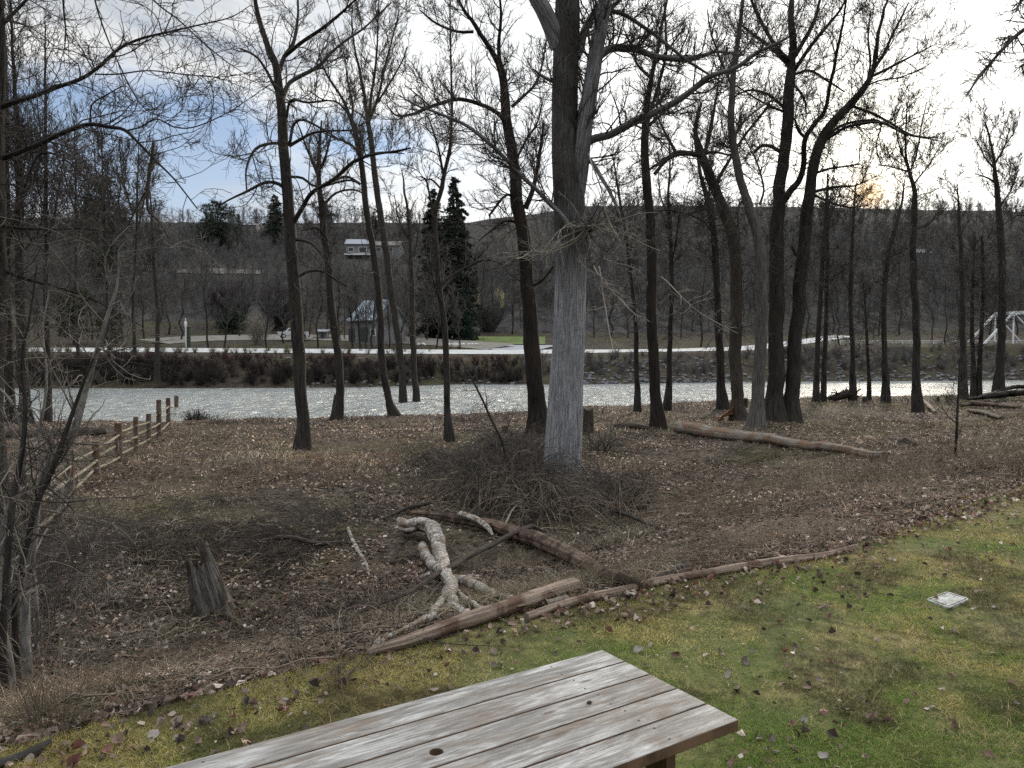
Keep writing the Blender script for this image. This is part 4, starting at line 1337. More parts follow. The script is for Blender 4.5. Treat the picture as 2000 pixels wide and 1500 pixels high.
# dark wet knob of debris, and two leaves, on the table top
q = plane_pt(1151, 1374, TZ)
mb = MB()
th_ = np.linspace(0, 2 * math.pi, 10, endpoint=False)
for k_, (rr_, zz_) in enumerate(((0.008, 0.001), (0.0095, 0.004), (0.006, 0.008), (0.001, 0.009))):
    mb.add([(q[0] + rr_ * math.cos(a) * (1 + 0.3 * math.sin(2 * a)), q[1] + rr_ * math.sin(a), TZ + zz_) for a in th_])
qq = [(i + k_ * 10, (i + 1) % 10 + k_ * 10, (i + 1) % 10 + (k_ + 1) * 10, i + (k_ + 1) * 10) for k_ in range(3) for i in range(10)]
mb.Q.append(np.array(qq)); mb.MQ.append(np.zeros(30, np.int32))
tag(build('pine_cone_scale', mb, M_CHAR), 'small black lump lying on the middle plank of the table', 'debris')

# ------------------------------------------------------------------ logs, sticks, stumps
def log(name, label, pts, mat, cat='log', sides=16, lift=0.35, seed=0, amp=0.10, group=None, branches=(), wob=0.5, capm=None, raise_=None, smooth=True):
    """pts: (px, py, width px) along the underside of the log where it lies on the ground"""
    rng = np.random.default_rng(seed + 500)
    def conv(pts, base=None, rz=0.0):
        P = []; R = []
        for i, q in enumerate(pts):
            h = hit(q[0], q[1])
            r = q[2] / 2 * h[1] / F
            z = h[2] + r * (1 - lift) + (q[3] if len(q) > 3 else 0) 
            if len(q) > 3:
                a = at(q[0], q[1], h[1]); 
            P.append([h[0], h[1], z]); R.append(r)
        return np.array(P), np.array(R)
    P, R = conv(pts)
    K = max(12, int(np.linalg.norm(np.diff(P, axis=0), axis=1).sum() / 0.07))
    K = min(K, 140)
    P, R = resample(P, R, K, smooth)
    P = wobble(P, R.mean() * wob, rng, 1.2)
    R = R * (1 + 0.10 * fbm(np.arange(K) * 0.35 + seed, seed * 1.7, 0, 3))
    mb = MB()
    mb.tubes(P, R, sides, uv=True, cap=True, disp=bumpy(amp, (2.4, 3.0), seed))
    loc = P[0].copy()
    for br in branches:
        B_, S_ = conv(br)
        K = max(10, int(np.linalg.norm(np.diff(B_, axis=0), axis=1).sum() / 0.05))
        B_, S_ = resample(B_, S_, min(K, 90), smooth)
        j = np.argmin(np.linalg.norm(P[:, :2] - B_[0, :2], axis=1))
        B_[0] = P[j]
        B_ = wobble(B_, S_.mean() * wob, rng, 2.0)
        mb.tubes(B_, S_, 12, uv=True, cap=True, disp=bumpy(amp, (1.8, 2), seed + 7))
    return tag(build(name, mb, mat, loc=loc), label, cat, group)


log('fallen_log', 'long grey fallen trunk lying on the far slope in front of the thick tree pair', [
    (1326, 846, 26), (1400, 858, 25), (1500, 868, 21), (1600, 880, 18), (1680, 892, 17), (1726, 900, 16)], M_LOG, sides=28, lift=0.1, seed=1, amp=0.28)
log('fallen_log', 'dark thick fallen log at the far left beside the river', [(-60, 862, 24), (20, 858, 24), (100, 854, 22), (205, 848, 19)], M_CHAR, sides=18, seed=2)
log('landscape_log', 'short pale brown pole lying on the lawn edge with a sawn right end', [
    (720, 1286, 15), (800, 1266, 25), (900, 1234, 29), (1000, 1201, 31), (1070, 1178, 31), (1124, 1163, 31)], M_POLE, cat='log', sides=28, lift=-0.25, seed=3, amp=0.24, wob=0.25)
log('landscape_log', 'long thin pole edging the lawn from centre to right', [
    (1028, 1214, 17), (1100, 1192, 18), (1200, 1165, 19), (1300, 1141, 19), (1400, 1123, 18), (1500, 1108, 17), (1600, 1092, 15), (1668, 1074, 12)], M_POLE, sides=20, lift=0.3, seed=4, amp=0.24, wob=0.5)
log('fallen_branch', 'white barked crooked dead tree with spreading limbs in the hollow', [
    (784, 1040, 20), (795, 1058, 29), (820, 1054, 30), (845, 1062, 31), (856, 1085, 30), (860, 1108, 29), (868, 1134, 27), (878, 1156, 25), (884, 1185, 23), (893, 1208, 20), (912, 1226, 16)], M_BIRCH, cat='dead tree', sides=24, lift=-1.0, seed=5, amp=0.34, wob=0.8, smooth=False,
    branches=([(878, 1150, 19), (905, 1152, 19), (935, 1164, 18), (965, 1176, 15), (995, 1186, 13), (1035, 1188, 8)],
              [(876, 1165, 17), (866, 1186, 18), (850, 1216, 18), (822, 1234, 17), (790, 1246, 14), (760, 1260, 12), (722, 1282, 8)],
              [(882, 1160, 13), (905, 1178, 12), (922, 1192, 11), (942, 1206, 9)],
              [(866, 1140, 24), (846, 1132, 24), (832, 1110, 22), (826, 1084, 17)],
              [(820, 1142, 9), (845, 1122, 8), (862, 1118, 7)]))
log('fallen_log', 'reddish brown curved log lying behind the white crooked dead tree', [
    (805, 1012, 12), (860, 1022, 18), (950, 1042, 24), (1040, 1074, 32), (1110, 1106, 33), (1150, 1124, 30), (1200, 1141, 26), (1262, 1158, 16)], M_LOGR, sides=24, lift=-0.3, seed=6, amp=0.32)
log('fallen_branch', 'long black rotten branch crossing over the white dead tree', [
    (1060, 1050, 5), (1040, 1052, 9), (1000, 1070, 10), (960, 1096, 11), (905, 1124, 12), (860, 1150, 12), (800, 1182, 10), (740, 1200, 8), (690, 1220, 6), (640, 1245, 4)], M_CHAR, cat='branch', sides=12, lift=-4.2, seed=7, amp=0.5, wob=1.6, smooth=False,
    branches=([(890, 1130, 8), (850, 1170, 7), (815, 1215, 6), (760, 1262, 3)], [(800, 1178, 6), (760, 1215, 5), (700, 1250, 3)], [(860, 1150, 5), (820, 1150, 4), (790, 1158, 2)], [(1000, 1070, 6), (985, 1045, 4), (990, 1030, 2)], [(1040, 1052, 5), (1065, 1062, 4), (1085, 1060, 2)], [(740, 1200, 4), (715, 1190, 3), (690, 1192, 2)]))
log('fallen_branch', 'grey barked branch slanting down to the right below the giant tree', [
    (1030, 968, 5), (1090, 972, 6), (1140, 985, 8), (1200, 1008, 8), (1250, 1026, 7), (1300, 1042, 4)], M_BARK, cat='branch', sides=10, lift=-2.0, seed=8,
    branches=([(1045, 968, 4), (1020, 990, 4), (995, 1020, 3)], [(1150, 990, 4), (1200, 1025, 4), (1260, 1062, 2)]))
log('fallen_branch', 'black broken branch lying beside the left foot of the giant tree', [
    (935, 855, 5), (965, 880, 8), (1000, 905, 9), (1040, 930, 8), (1080, 950, 6)], M_CHAR, cat='branch', sides=10, lift=-1.5, seed=9)
log('fallen_branch', 'dark pointed branch tip poking from behind the white dead tree', [
    (748, 1018, 4), (790, 1004, 8), (840, 990, 6)], M_CHAR, cat='branch', sides=10, lift=-1.5, seed=10)
log('fallen_branch', 'pale curved stick standing out of the leaves left of the white dead tree', [
    (680, 1038, 7), (690, 1062, 8), (702, 1088, 8), (714, 1106, 7), (722, 1128, 4)], M_BIRCH, cat='stick', sides=10, lift=-0.5, seed=11)
log('fallen_branch', 'thin grey crooked stick above the pale curved stick', [
    (682, 962, 3), (698, 985, 4), (706, 1002, 5), (704, 1024, 4), (712, 1040, 3)], M_BARK, cat='stick', sides=8, lift=-1, seed=12)
log('rotten_log', 'rotten dark ended log in the dead leaves above the lawn edging', [
    (1276, 1086, 12), (1310, 1078, 14), (1340, 1068, 15), (1365, 1056, 16), (1392, 1060, 12)], M_CHAR, sides=12, seed=13, amp=0.25)
log('rotten_log', 'short brown rotten log on the slope right of centre', [
    (1438, 1056, 12), (1470, 1044, 16), (1495, 1032, 16), (1512, 1024, 12)], M_LOGR, sides=12, seed=14, amp=0.25)
log('rotten_log', 'crumbling grey log piece lying close behind the lawn edging pole', [
    (1280, 1140, 14), (1310, 1128, 18), (1340, 1118, 20), (1352, 1112, 12)], M_BARK, sides=12, seed=15, amp=0.3)
log('fallen_branch', 'small bleached white stick on the dark slope', [(1325, 1007, 6), (1350, 1007, 6)], M_BIRCH, cat='stick', sides=8, seed=16)
log('fallen_branch', 'short stout stub lying left of the end of the short pole', [(1058, 1150, 9), (1072, 1136, 13), (1080, 1124, 9)], M_BARK, cat='branch', sides=10, seed=17, lift=-0.5)
log('fallen_log', 'short thick block half under the right end of the short pole', [(1068, 1186, 16), (1108, 1176, 16)], M_LOG, cat='log', sides=12, seed=18)
log('fallen_branch', 'dark stick lying right of the hollow stump', [(425, 1195, 8), (450, 1218, 10), (480, 1240, 9), (500, 1252, 6)], M_BARKD, cat='branch', sides=10, seed=19, lift=-0.4)
log('fallen_branch', 'dark low branch flat on the ground left of the black stick', [(365, 1305, 8), (410, 1302, 10), (470, 1298, 9)], M_CHAR, cat='branch', sides=10, seed=20)
log('fallen_branch', 'upright short branch leaning in the leaves below centre left', [(566, 1296, 10), (574, 1262, 9), (580, 1225, 7)], M_BARK, cat='branch', sides=10, seed=21, lift=-1.0)
log('fallen_branch', 'curved branch lying at the lawn edge below the black rotten branch', [(612, 1240, 5), (650, 1252, 8), (676, 1264, 9), (692, 1278, 5)], M_BARK, cat='branch', sides=10, seed=22, lift=-0.3)
log('fallen_branch', 'grey log end at the bottom left corner of the lawn edge', [(-40, 1508, 20), (10, 1496, 20), (60, 1478, 16), (98, 1462, 14)], M_BARK, cat='log', sides=14, seed=23)
log('driftwood', 'dark long driftwood log on the grass at the right, nearest the camera', [(1893, 806, 7), (1920, 812, 9), (1955, 822, 8)], M_CHAR, sides=12, seed=24, lift=-0.3)
log('driftwood', 'large driftwood trunk at the right edge by the river', [(1900, 786, 6), (1940, 785, 11), (1985, 782, 13), (2060, 780, 13)], M_BARKD, sides=14, seed=25, lift=-1.2)
log('driftwood', 'slanting driftwood pole resting on the trunk at the right edge', [(1890, 790, 5), (1930, 784, 6), (1975, 774, 8), (2040, 770, 7)], M_BARKD, sides=12, seed=26, lift=-3.2)
log('driftwood', 'low reddish driftwood left of the round crowned tree', [(1876, 797, 8), (1905, 796, 10), (1950, 797, 8), (1990, 800, 7)], M_LOGR, sides=12, seed=27, lift=-0.4)
log('driftwood', 'split grey slab leaning at the foot of the tall isolated tree', [(1800, 783, 4), (1812, 797, 7), (1826, 810, 6)], M_LOG, sides=10, seed=28, lift=-0.8)
for k, (x0, y0, x1, y1, lab) in enumerate([
        (1268, 840, 1200, 834, 'low dark root lump near the foot of the upright forked tree'),
        (1740, 862, 1800, 872, 'dark hummock of exposed root on the right hand slope')]):
    log('root', lab, [(x0, y0, 8), ((x0 + x1) / 2, (y0 + y1) / 2, 14), (x1, y1, 6)], M_CHAR, cat='root', sides=12, seed=60 + k, lift=0.3, amp=0.4)
log('fallen_branch', 'pale grey dead branch lying across the front of the brush left of the giant tree', [
    (880, 905, 4), (930, 920, 5), (985, 945, 6), (1040, 962, 5), (1080, 968, 3)], M_TWIGP, cat='branch', sides=8, lift=-6, seed=41, wob=1.5)
log('fallen_branch', 'thin pale branch curving out of the brush over the reddish brown log', [
    (985, 1035, 3), (1005, 1005, 4), (1030, 980, 4), (1045, 965, 3)], M_TWIGP, cat='branch', sides=8, lift=-5, seed=42, wob=1.5)
log('fallen_branch', 'broken pale bough resting on the middle of the reddish brown log', [
    (900, 1030, 13), (925, 1040, 14), (950, 1052, 11), (962, 1058, 5)], M_BIRCH, cat='branch', sides=10, lift=-3.0, seed=43)
log('fallen_branch', 'black forked branch lying in the dark hollow below the black rotten branch', [
    (640, 1290, 6), (700, 1262, 8), (770, 1218, 9), (830, 1172, 8), (870, 1130, 5)], M_CHAR, cat='branch', sides=10, lift=-1.2, seed=44, amp=0.25,
    branches=([(700, 1262, 5), (680, 1235, 5), (660, 1220, 3)], [(770, 1218, 6), (750, 1255, 5), (735, 1280, 3)]))
log('fallen_branch', 'dark tangle branch lying flat between the two logs right of centre', [
    (1090, 1150, 6), (1150, 1162, 8), (1210, 1160, 8), (1260, 1148, 5)], M_CHAR, cat='branch', sides=10, lift=-0.8, seed=45, amp=0.25,
    branches=([(1150, 1162, 5), (1190, 1130, 5), (1216, 1108, 3)],))
log('fallen_branch', 'dark crooked branch beneath the bramble at middle left', [
    (500, 1065, 6), (560, 1058, 9), (620, 1070, 9), (690, 1062, 5)], M_CHAR, cat='branch', sides=10, lift=-0.8, seed=46, amp=0.25)
# splintered orange wood at the foot of the leaning trunk
b0 = hit(1437, 822)
mb = MB()
rng = np.random.default_rng(5)
for k in range(9):
    a = b0 + [-0.75 - 0.45 * rng.random(), -0.35 + 0.5 * rng.random(), 0.0]
    c_ = b0 + [-0.28 + 0.1 * rng.random(), -0.45 + 0.2 * rng.random(), 0.35 + 0.4 * rng.random()]
    mb.bar(a, c_, 0.07 + 0.05 * rng.random(), 0.025)
M_ORANGE = plain_mat('fresh_split_wood', (0.15, 0.065, 0.035), 0.8, 0.2, 0.3, 8)
tag(build('wood_splinters', mb, M_ORANGE, smooth=False), 'orange splintered wood at the foot of the near black leaning trunk', 'wood')


def stump(label, base, top, w0, w1, mat, seed, jag=0.25, name='stump', hollow=True, n_s=40):
    b_ = hit(*base); s = b_[1] / F
    t_ = at(top[0], top[1], b_[1])
    rng = np.random.default_rng(seed)
    K = 22
    mb = MB()
    P = np.array([b_ + (t_ - b_) * u for u in np.linspace(-0.12, 1, K)])
    R = np.interp(np.linspace(0, 1, K), [0, 0.15, 1], [w0 * 1.25, w0, w1]) / 2 * s
    a = np.linspace(0, 2 * math.pi, n_s, endpoint=False)
    ridge = 1 + 0.8 * (np.abs(fbm(np.cos(a) * 2.6 + seed, np.sin(a) * 2.6, 0, 3))) - 0.18
    topj = 1 + jag * fbm(np.cos(a) * 2.5 + seed * 2, np.sin(a) * 2.5, 1, 3)
    V = []
    for k in range(K):
        u = k / (K - 1)
        rr = R[k] * ridge * (1 + 0.06 * fbm(np.cos(a) * 3, np.sin(a) * 3, k * 0.25 + seed, 2))
        c_ = b_[None] + (t_ - b_)[None] * ((u * 1.12 - 0.12) * (1 + (topj - 1) * u))[:, None]
        V.append(c_ + np.stack([rr * np.cos(a), rr * np.sin(a), 0 * a], 1))
    inner = V[-1].copy(); cc = inner.mean(0); inner = cc + (inner - cc) * 0.7
    V.append(inner)
    deep = cc + (inner - cc) * 0.7; deep[:, 2] -= np.linalg.norm(t_ - b_) * (0.45 if hollow else 0.05)
    V.append(deep)
    V = np.concatenate(V)
    q = [(k * n_s + i, k * n_s + (i + 1) % n_s, (k + 1) * n_s + (i + 1) % n_s, (k + 1) * n_s + i) for k in range(K + 1) for i in range(n_s)]
    uv = np.stack([np.tile(a / (2 * math.pi) * w0 * s * 3, K + 2), np.repeat(np.linspace(0, 1, K + 2) * np.linalg.norm(t_ - b_), n_s)], 1)
    mb.add(V, q=q, uv=uv)
    cb = V[-n_s:]; mb.add(np.vstack([cb, cb.mean(0)]), t=[(i, (i + 1) % n_s, n_s) for i in range(n_s)], uv=np.zeros((n_s + 1, 2)))
    return tag(build(name, mb, mat, loc=b_), label, 'stump')


stump('dark hollow rotting stump leaning left in the hollow at the lower left', (420, 1197), (388, 1092), 74, 46, M_STUMP, 3, jag=0.75)
log('stump_slab', 'brown splinter of bark leaning on the right side of the hollow stump', [(446, 1200, 10), (440, 1190, 13), (436, 1178, 10)], M_LOGR, cat='bark', sides=8, lift=-3.0, seed=33)
stump('thin broken black snag beside the slim tree at the water edge', (650, 820), (655, 770), 11, 4, M_CHAR, 5, name='snag', hollow=False, n_s=16)
stump('small dark cut stump between the leaning trunk and the pale trunk', (1456, 797), (1457, 778), 9, 8, M_CHAR, 6, hollow=False, n_s=16)
stump('dark stump touching the right foot of the giant cottonwood', (1150, 845), (1150, 800), 22, 18, M_CHAR, 7, hollow=False, n_s=20)
stump('low broken stump in the brush left of the giant cottonwood', (985, 845), (988, 832), 16, 10, M_CHAR, 8, hollow=False, n_s=16)
stump('low dark stump at the foot of the very thin pale sapling', (1690, 785), (1689, 776), 12, 9, M_CHAR, 9, hollow=False, n_s=16)
stump('small grey stub on the water edge right of the isolated tree', (1832, 783), (1832, 775), 6, 5, M_BARKD, 10, hollow=False, n_s=12)

# uprooted stump with upturned roots at the river edge
b0 = hit(1640, 783); rng = np.random.default_rng(8)
mb = MB()
A, B = spawn(np.array([[b0 + [-1.2, 0, 0.0], b0 + [0, 0, 0.25], b0 + [0.6, 0, 0.5]]]), np.array([[0.12, 0.22, 0.25]]), 30, rng, t=(0, 1), ang=(40, 110), L=(0.4, 1.1), absL=True, up=0.12, wig=0.35, K=6, rr=0.3, tip=0.3, rmin=0.012)
mb.tubes(A, B, 5)
A, B = spawn(A, B, 90, rng, t=(0, 1), ang=(30, 80), L=(0.3, 0.6), up=0.05, wig=0.35, K=4, rr=0.6, tip=0.4, rmin=0.01)
mb.tubes(A, B, 4)
q, r_ = resample([b0 + [-1.4, 0, 0.0], b0 + [-0.4, 0, 0.18], b0 + [0.6, 0, 0.5]], np.array([0.1, 0.2, 0.3]), 14)
mb.tubes(q, r_, 12, disp=bumpy(0.3, (2, 3), 1))
tag(build('uprooted_stump', mb, M_CHAR, loc=b0), 'uprooted stump with spiky roots silhouetted on the river, right', 'stump')

# ------------------------------------------------------------------ rail fence
fp = [(137, 990, 878, 16), (188, 928, 862, 12), (232, 905, 826, 12), (266, 884, 814, 8), (291, 866, 808, 8), (311, 855, 781, 8), (329, 834, 777, 7), (345, 822, 773, 7)]
posts = []
for px, yb, yt, w_ in fp:
    b_ = hit(px, yb); t_ = at(px, yt, b_[1])
    posts.append((b_, t_[2] - b_[2], w_ / 2 * b_[1] / F))
d0 = posts[0][0] - posts[1][0]; d0[2] = 0
pm = posts[0][0] + d0 * 0.95; pm[2] = float(H(pm[0], pm[1]))
posts.insert(0, (pm, posts[0][1], posts[0][2]))
fence = thing('rail_fence', posts[4][0], 'wooden post and rail fence running away to the river at left', 'fence')
for k, (b_, h_, r_) in enumerate(posts):
    mb = MB()
    P, R = resample([b_ - [0, 0, 0.3], b_ + [0, 0, h_ * 0.5], b_ + [0.01, 0, h_]], np.array([r_ * 1.3, r_ * 1.22, r_ * 1.18]), 14)
    mb.tubes(P, R, 12, uv=True, cap=True, disp=bumpy(0.07, (2, 3), k))
    build('post', mb, M_POST, fence)
for k in range(len(posts) - 1):
    a, ha, ra = posts[k]; c_, hc, rc = posts[k + 1]
    d = (c_ - a); d[2] = 0; d /= np.linalg.norm(d)
    nrm = np.array([-d[1], d[0], 0])
    for j, fz in enumerate((0.74, 0.47, 0.18)):
        h1, h2 = min(ha, 1.35), min(hc, 1.35)
        side = (0.06 if (k + j) % 2 else -0.04)
        p = a + [0, 0, h1 * fz + 0.03] - d * 0.14 + nrm * side
        q = c_ + [0, 0, h2 * fz - 0.03] + d * 0.14 + nrm * side
        mb = MB()
        P, R = resample([p, (p + q) / 2 - [0, 0, 0.02], q], np.array([0.036, 0.042, 0.034]), 16)
        mb.tubes(P, R, 9, uv=True, cap=True, disp=bumpy(0.12, (2, 2), k * 3 + j))
        build('rail', mb, M_RAIL, fence)

# ------------------------------------------------------------------ concrete cover in the lawn
m, n, b = new_mat('concrete_cover', 0.85, 0.25)
obj = n.n('ShaderNodeTexCoord').outputs['Object']
f = n.noise(obj, 14, 5, 0.7)
f2 = n.noise(obj, 60, 3, 0.7)
n.link(n.mix(n.ramp(f, [(0.38, 0.0), (0.62, 1.0)]), (0.20, 0.20, 0.185), (0.42, 0.435, 0.42)), b.inputs['Base Color'])
bump(n, b, n.math('ADD', f, f2), 0.4, 0.01)
c4 = [plane_pt(x, y, 2.36) for x, y in ((1808, 1157), (1850, 1142), (1895, 1156), (1853, 1173))]
mb = MB()
cc = sum(c4) / 4
g = np.mean([H(p[0], p[1]) for p in c4])
top = [np.array([p[0], p[1], g + 0.018]) for p in c4]
rnd = []
for i in range(4):
    p, q0, q1 = top[i], top[i - 1], top[(i + 1) % 4]
    rnd += [p + (q0 - p) * 0.12, p + ((q0 - p) + (q1 - p)) * 0.035, p + (q1 - p) * 0.12]
bot = [p - [0, 0, 0.08] for p in rnd]
inn = [cc * 0 + np.array([p[0], p[1], p[2]]) for p in rnd]
n_ = len(rnd)
mb.add(np.array(rnd + bot), q=[(i, i + n_, (i + 1) % n_ + n_, (i + 1) % n_) for i in range(n_)])
mb.add(np.array(rnd + [np.array([cc[0], cc[1], g + 0.0185])]), t=[(i, (i + 1) % n_, n_) for i in range(n_)])
cov = build('utility_cover', mb, m, loc=cc, smooth=False)
tag(cov, 'pale square concrete cover set in the lawn at right', 'cover')
mb = MB()
for i in range(4):
    pa = cc + (np.array([top[i][0], top[i][1], 0]) - [cc[0], cc[1], 0]) * 0.84; pb = cc + (np.array([top[(i + 1) % 4][0], top[(i + 1) % 4][1], 0]) - [cc[0], cc[1], 0]) * 0.84
    pa[2] = pb[2] = g + 0.0188
    mb.bar(pa, pb, 0.007, 0.0022)
build('lid_seam', mb, M_CHAR, cov, False)
mb = MB(); kp = plane_pt(1872, 1152, g + 0.04)
mb.box((kp[0] - 0.012, kp[1] - 0.005, g + 0.0186), (kp[0] + 0.012, kp[1] + 0.005, g + 0.021))
build('lift_slot', mb, M_CHAR, cov)

# ------------------------------------------------------------------ far side: buildings, vehicle, bridge, pole
M_WALL = plain_mat('barn_boards', (0.16, 0.158, 0.16), 0.85, 0.2, 0.25, 2)
M_ROOF = plain_mat('metal_roof', (0.22, 0.27, 0.33), 0.5, 0.5, 0.08, 1)
M_DARKW = plain_mat('dark_opening', (0.03, 0.032, 0.036), 0.4, 0.5, 0.2, 2)
M_WHITE = plain_mat('white_paint', (0.62, 0.63, 0.64), 0.5, 0.4, 0.06, 3)
M_GREYSTEEL = plain_mat('bridge_steel', (0.55, 0.56, 0.57), 0.6, 0.4, 0.12, 1)
M_SNOWROOF = plain_mat('pale_roof', (0.19, 0.21, 0.25), 0.5, 0.4, 0.1, 1)


def house(name, label, px, Y, wpx, dep_, hw, hr, yaw_, wall, roof, wins, base_py=None, over=0.4):
    x = wx(px, Y); z = float(H(x, Y))
    root = thing(name, (x, Y, z), label, 'building')
    root.rotation_euler = (0, 0, yaw_)
    wd = wpx / F * Y
    a = wd / 2; b2 = dep_ / 2
    mb = MB(); mb.box((-a, -b2, -1.5), (a, b2, hw))
    mb.add([(-a, -b2, hw), (-a, b2, hw), (-a, 0, hw + hr), (a, -b2, hw), (a, b2, hw), (a, 0, hw + hr)], t=[(0, 2, 1), (3, 4, 5)])
    o = build('wall', mb, wall, None, False); o.parent = root
    mb = MB()
    for s_ in (-1, 1):
        k = hr / b2
        y0 = s_ * (b2 + over); z0 = hw - over * k + 0.12
        v = [(-a - over, y0, z0), (a + over, y0, z0), (a + over, 0, hw + hr + 0.12), (-a - over, 0, hw + hr + 0.12)]
        v += [(p[0], p[1], p[2] + 0.14) for p in v]
        mb.add(v, q=[(0, 1, 2, 3), (7, 6, 5, 4), (0, 4, 5, 1), (1, 5, 6, 2), (2, 6, 7, 3), (3, 7, 4, 0)])
    o = build('roof', mb, roof, None, False); o.parent = root
    for (cx_, w_, z0, z1, nm) in wins:
        mb = MB(); mb.box((cx_ - w_ / 2, -b2 - 0.05, z0), (cx_ + w_ / 2, -b2 + 0.02, z1))
        o = build(nm, mb, M_DARKW, None, False); o.parent = root
        if nm == 'window':
            mb = MB()
            for q in ((cx_ - w_ / 2, cx_ + w_ / 2, z0 - 0.1, z0), (cx_ - w_ / 2, cx_ + w_ / 2, z1, z1 + 0.1), (cx_ - w_ / 2 - 0.1, cx_ - w_ / 2, z0 - 0.1, z1 + 0.1), (cx_ + w_ / 2, cx_ + w_ / 2 + 0.1, z0 - 0.1, z1 + 0.1)):
                mb.box((q[0], -b2 - 0.09, q[2]), (q[1], -b2 - 0.001, q[3]))
            o2 = build('window_frame', mb, M_WHITE, None, False); o2.parent = o
    return root


house('barn', 'grey boarded barn with a pale blue metal roof across the river', 738, 132, 72, 7.0, 3.9, 3.2, math.radians(-38), M_WALL, M_ROOF,
      [(-2.6, 1.6, 0.2, 2.4, 'door'), (0.3, 2.2, 0.2, 2.6, 'door'), (2.8, 1.0, 1.2, 2.2, 'window')])
h2 = house('house', 'pale roofed house on the hillside above the barn, left wing', 705, 262, 46, 9, 3.4, 2.0, 0.05, M_WALL, M_SNOWROOF, [(-2.3, 1.6, 1.0, 2.2, 'window'), (1.6, 2.4, 0.6, 2.4, 'window')])
mb = MB(); mb.box((-4.2, -6.6, -0.4), (4.4, -4.52, 0.1))
o = build('deck', mb, M_WHITE, None, False); o.parent = h2
mb = MB(); mb.box((2.3, -1.0, 4.4), (3.3, 0.0, 7.2))
o = build('chimney', mb, M_LOGR, None, False); o.parent = h2
house('house', 'grey house on the hillside behind twigs, right of the pale roofed house', 760, 264, 52, 8, 3.0, 1.7, -0.05, M_WALL, M_DRIVE, [(-2.5, 1.6, 1.0, 2.2, 'window'), (1.5, 1.6, 1.0, 2.2, 'window')])
house('house', 'small distant house on the left ridge with a pale flat roof', 493, 300, 34, 7, 2.6, 1.0, 0.0, M_WALL, M_SNOWROOF, [(0, 1.6, 1.0, 2.0, 'window')])
house('house', 'faint distant house high in the wooded hillside at right', 1788, 300, 30, 7, 2.8, 1.6, 0.1, M_WALL, M_SNOWROOF, [(0, 1.6, 1.0, 2.0, 'window')])
house('shed', 'small grey shed left of the barn behind the gravel drive', 633, 140, 16, 1.8, 1.3, 0.25, 0.0, M_WALL, M_SNOWROOF, [(0, 0.5, 0.2, 1.0, 'door')])

# parked pickup, mostly hidden by the cottonwood trunk
def pickup():
    Y = 136; x = wx(573, Y); z = float(H(x, Y)) + 0.45
    root = thing('pickup_truck', (x, Y, z), 'white pickup truck parked on the gravel drive behind a trunk', 'truck')
    root.rotation_euler = (0, 0, math.radians(25))
    def part(nm, mb, mat, parent=None, smooth=False):
        o = build(nm, mb, mat, None, smooth); o.parent = parent or root; return o
    # body: side profile extruded
    prof = [(-2.6, 0.45), (-2.65, 1.0), (-2.5, 1.12), (-1.35, 1.18), (2.55, 1.18), (2.6, 0.5)]
    v = [(p[0], s_ * 0.95, p[1]) for s_ in (-1, 1) for p in prof]
    mb = MB(); k = len(prof)
    mb.add(v, q=[(i, (i + 1) % k, (i + 1) % k + k, i + k) for i in range(k)])
    for s_ in (0, k):
        mb.add([v[s_ + i] for i in range(k)], q=[(0, 1, 2, 3), (0, 3, 4, 5)])
    part('body', mb, M_WHITE)
    cab = [(-1.4, 1.17, 0.93), (-0.75, 1.78, 0.75), (0.55, 1.80, 0.75), (0.75, 1.17, 0.93)]
    v = [(p[0], s_ * p[2], p[1]) for s_ in (-1, 1) for p in cab]
    mb = MB(); mb.add(v, q=[(i, (i + 1) % 4, (i + 1) % 4 + 4, i + 4) for i in range(4)] + [(0, 1, 2, 3), (7, 6, 5, 4)])
    part('cab', mb, M_WHITE)
    mb = MB(); mb.add([(-1.36, -0.80, 1.24), (-1.36, 0.80, 1.24), (-0.86, 0.68, 1.72), (-0.86, -0.68, 1.72)], q=[(0, 3, 2, 1)])
    mb.V[0][:, 0] -= 0.03
    part('windscreen', mb, M_DARKW)
    for s_ in (-1, 1):
        mb = MB()
        mb.add([(-1.1, s_ * 0.93, 1.24), (0.55, s_ * 0.93, 1.24), (0.45, s_ * 0.80, 1.70), (-0.75, s_ * 0.80, 1.70)], q=[(0, 1, 2, 3)])
        part('side_window', mb, M_DARKW)
        mb = MB(); mb.box((-2.69, s_ * 0.72 - 0.14, 0.85), (-2.64, s_ * 0.72 + 0.14, 1.03)); part('headlight', mb, M_GREYSTEEL)
        for xx in (-1.7, 1.7):
            mb = MB()
            a = np.array([xx, s_ * 0.97, 0.38]); c_ = np.array([xx, s_ * 0.72, 0.38])
            mb.tubes(np.array([a, c_]), np.array([0.38, 0.38]), 20, cap=True)
            t_ = part('wheel', mb, M_DARKW)
            mb = MB(); mb.tubes(np.array([a + [0, s_ * 0.015, 0], a + [0, -s_ * 0.02, 0]]), np.array([0.2, 0.2]), 14, cap=True)
            part('rim', mb, M_GREYSTEEL, t_)
    mb = MB(); mb.box((-2.68, -0.5, 0.68), (-2.655, 0.5, 0.95)); part('grille', mb, M_DARKW)


pickup()

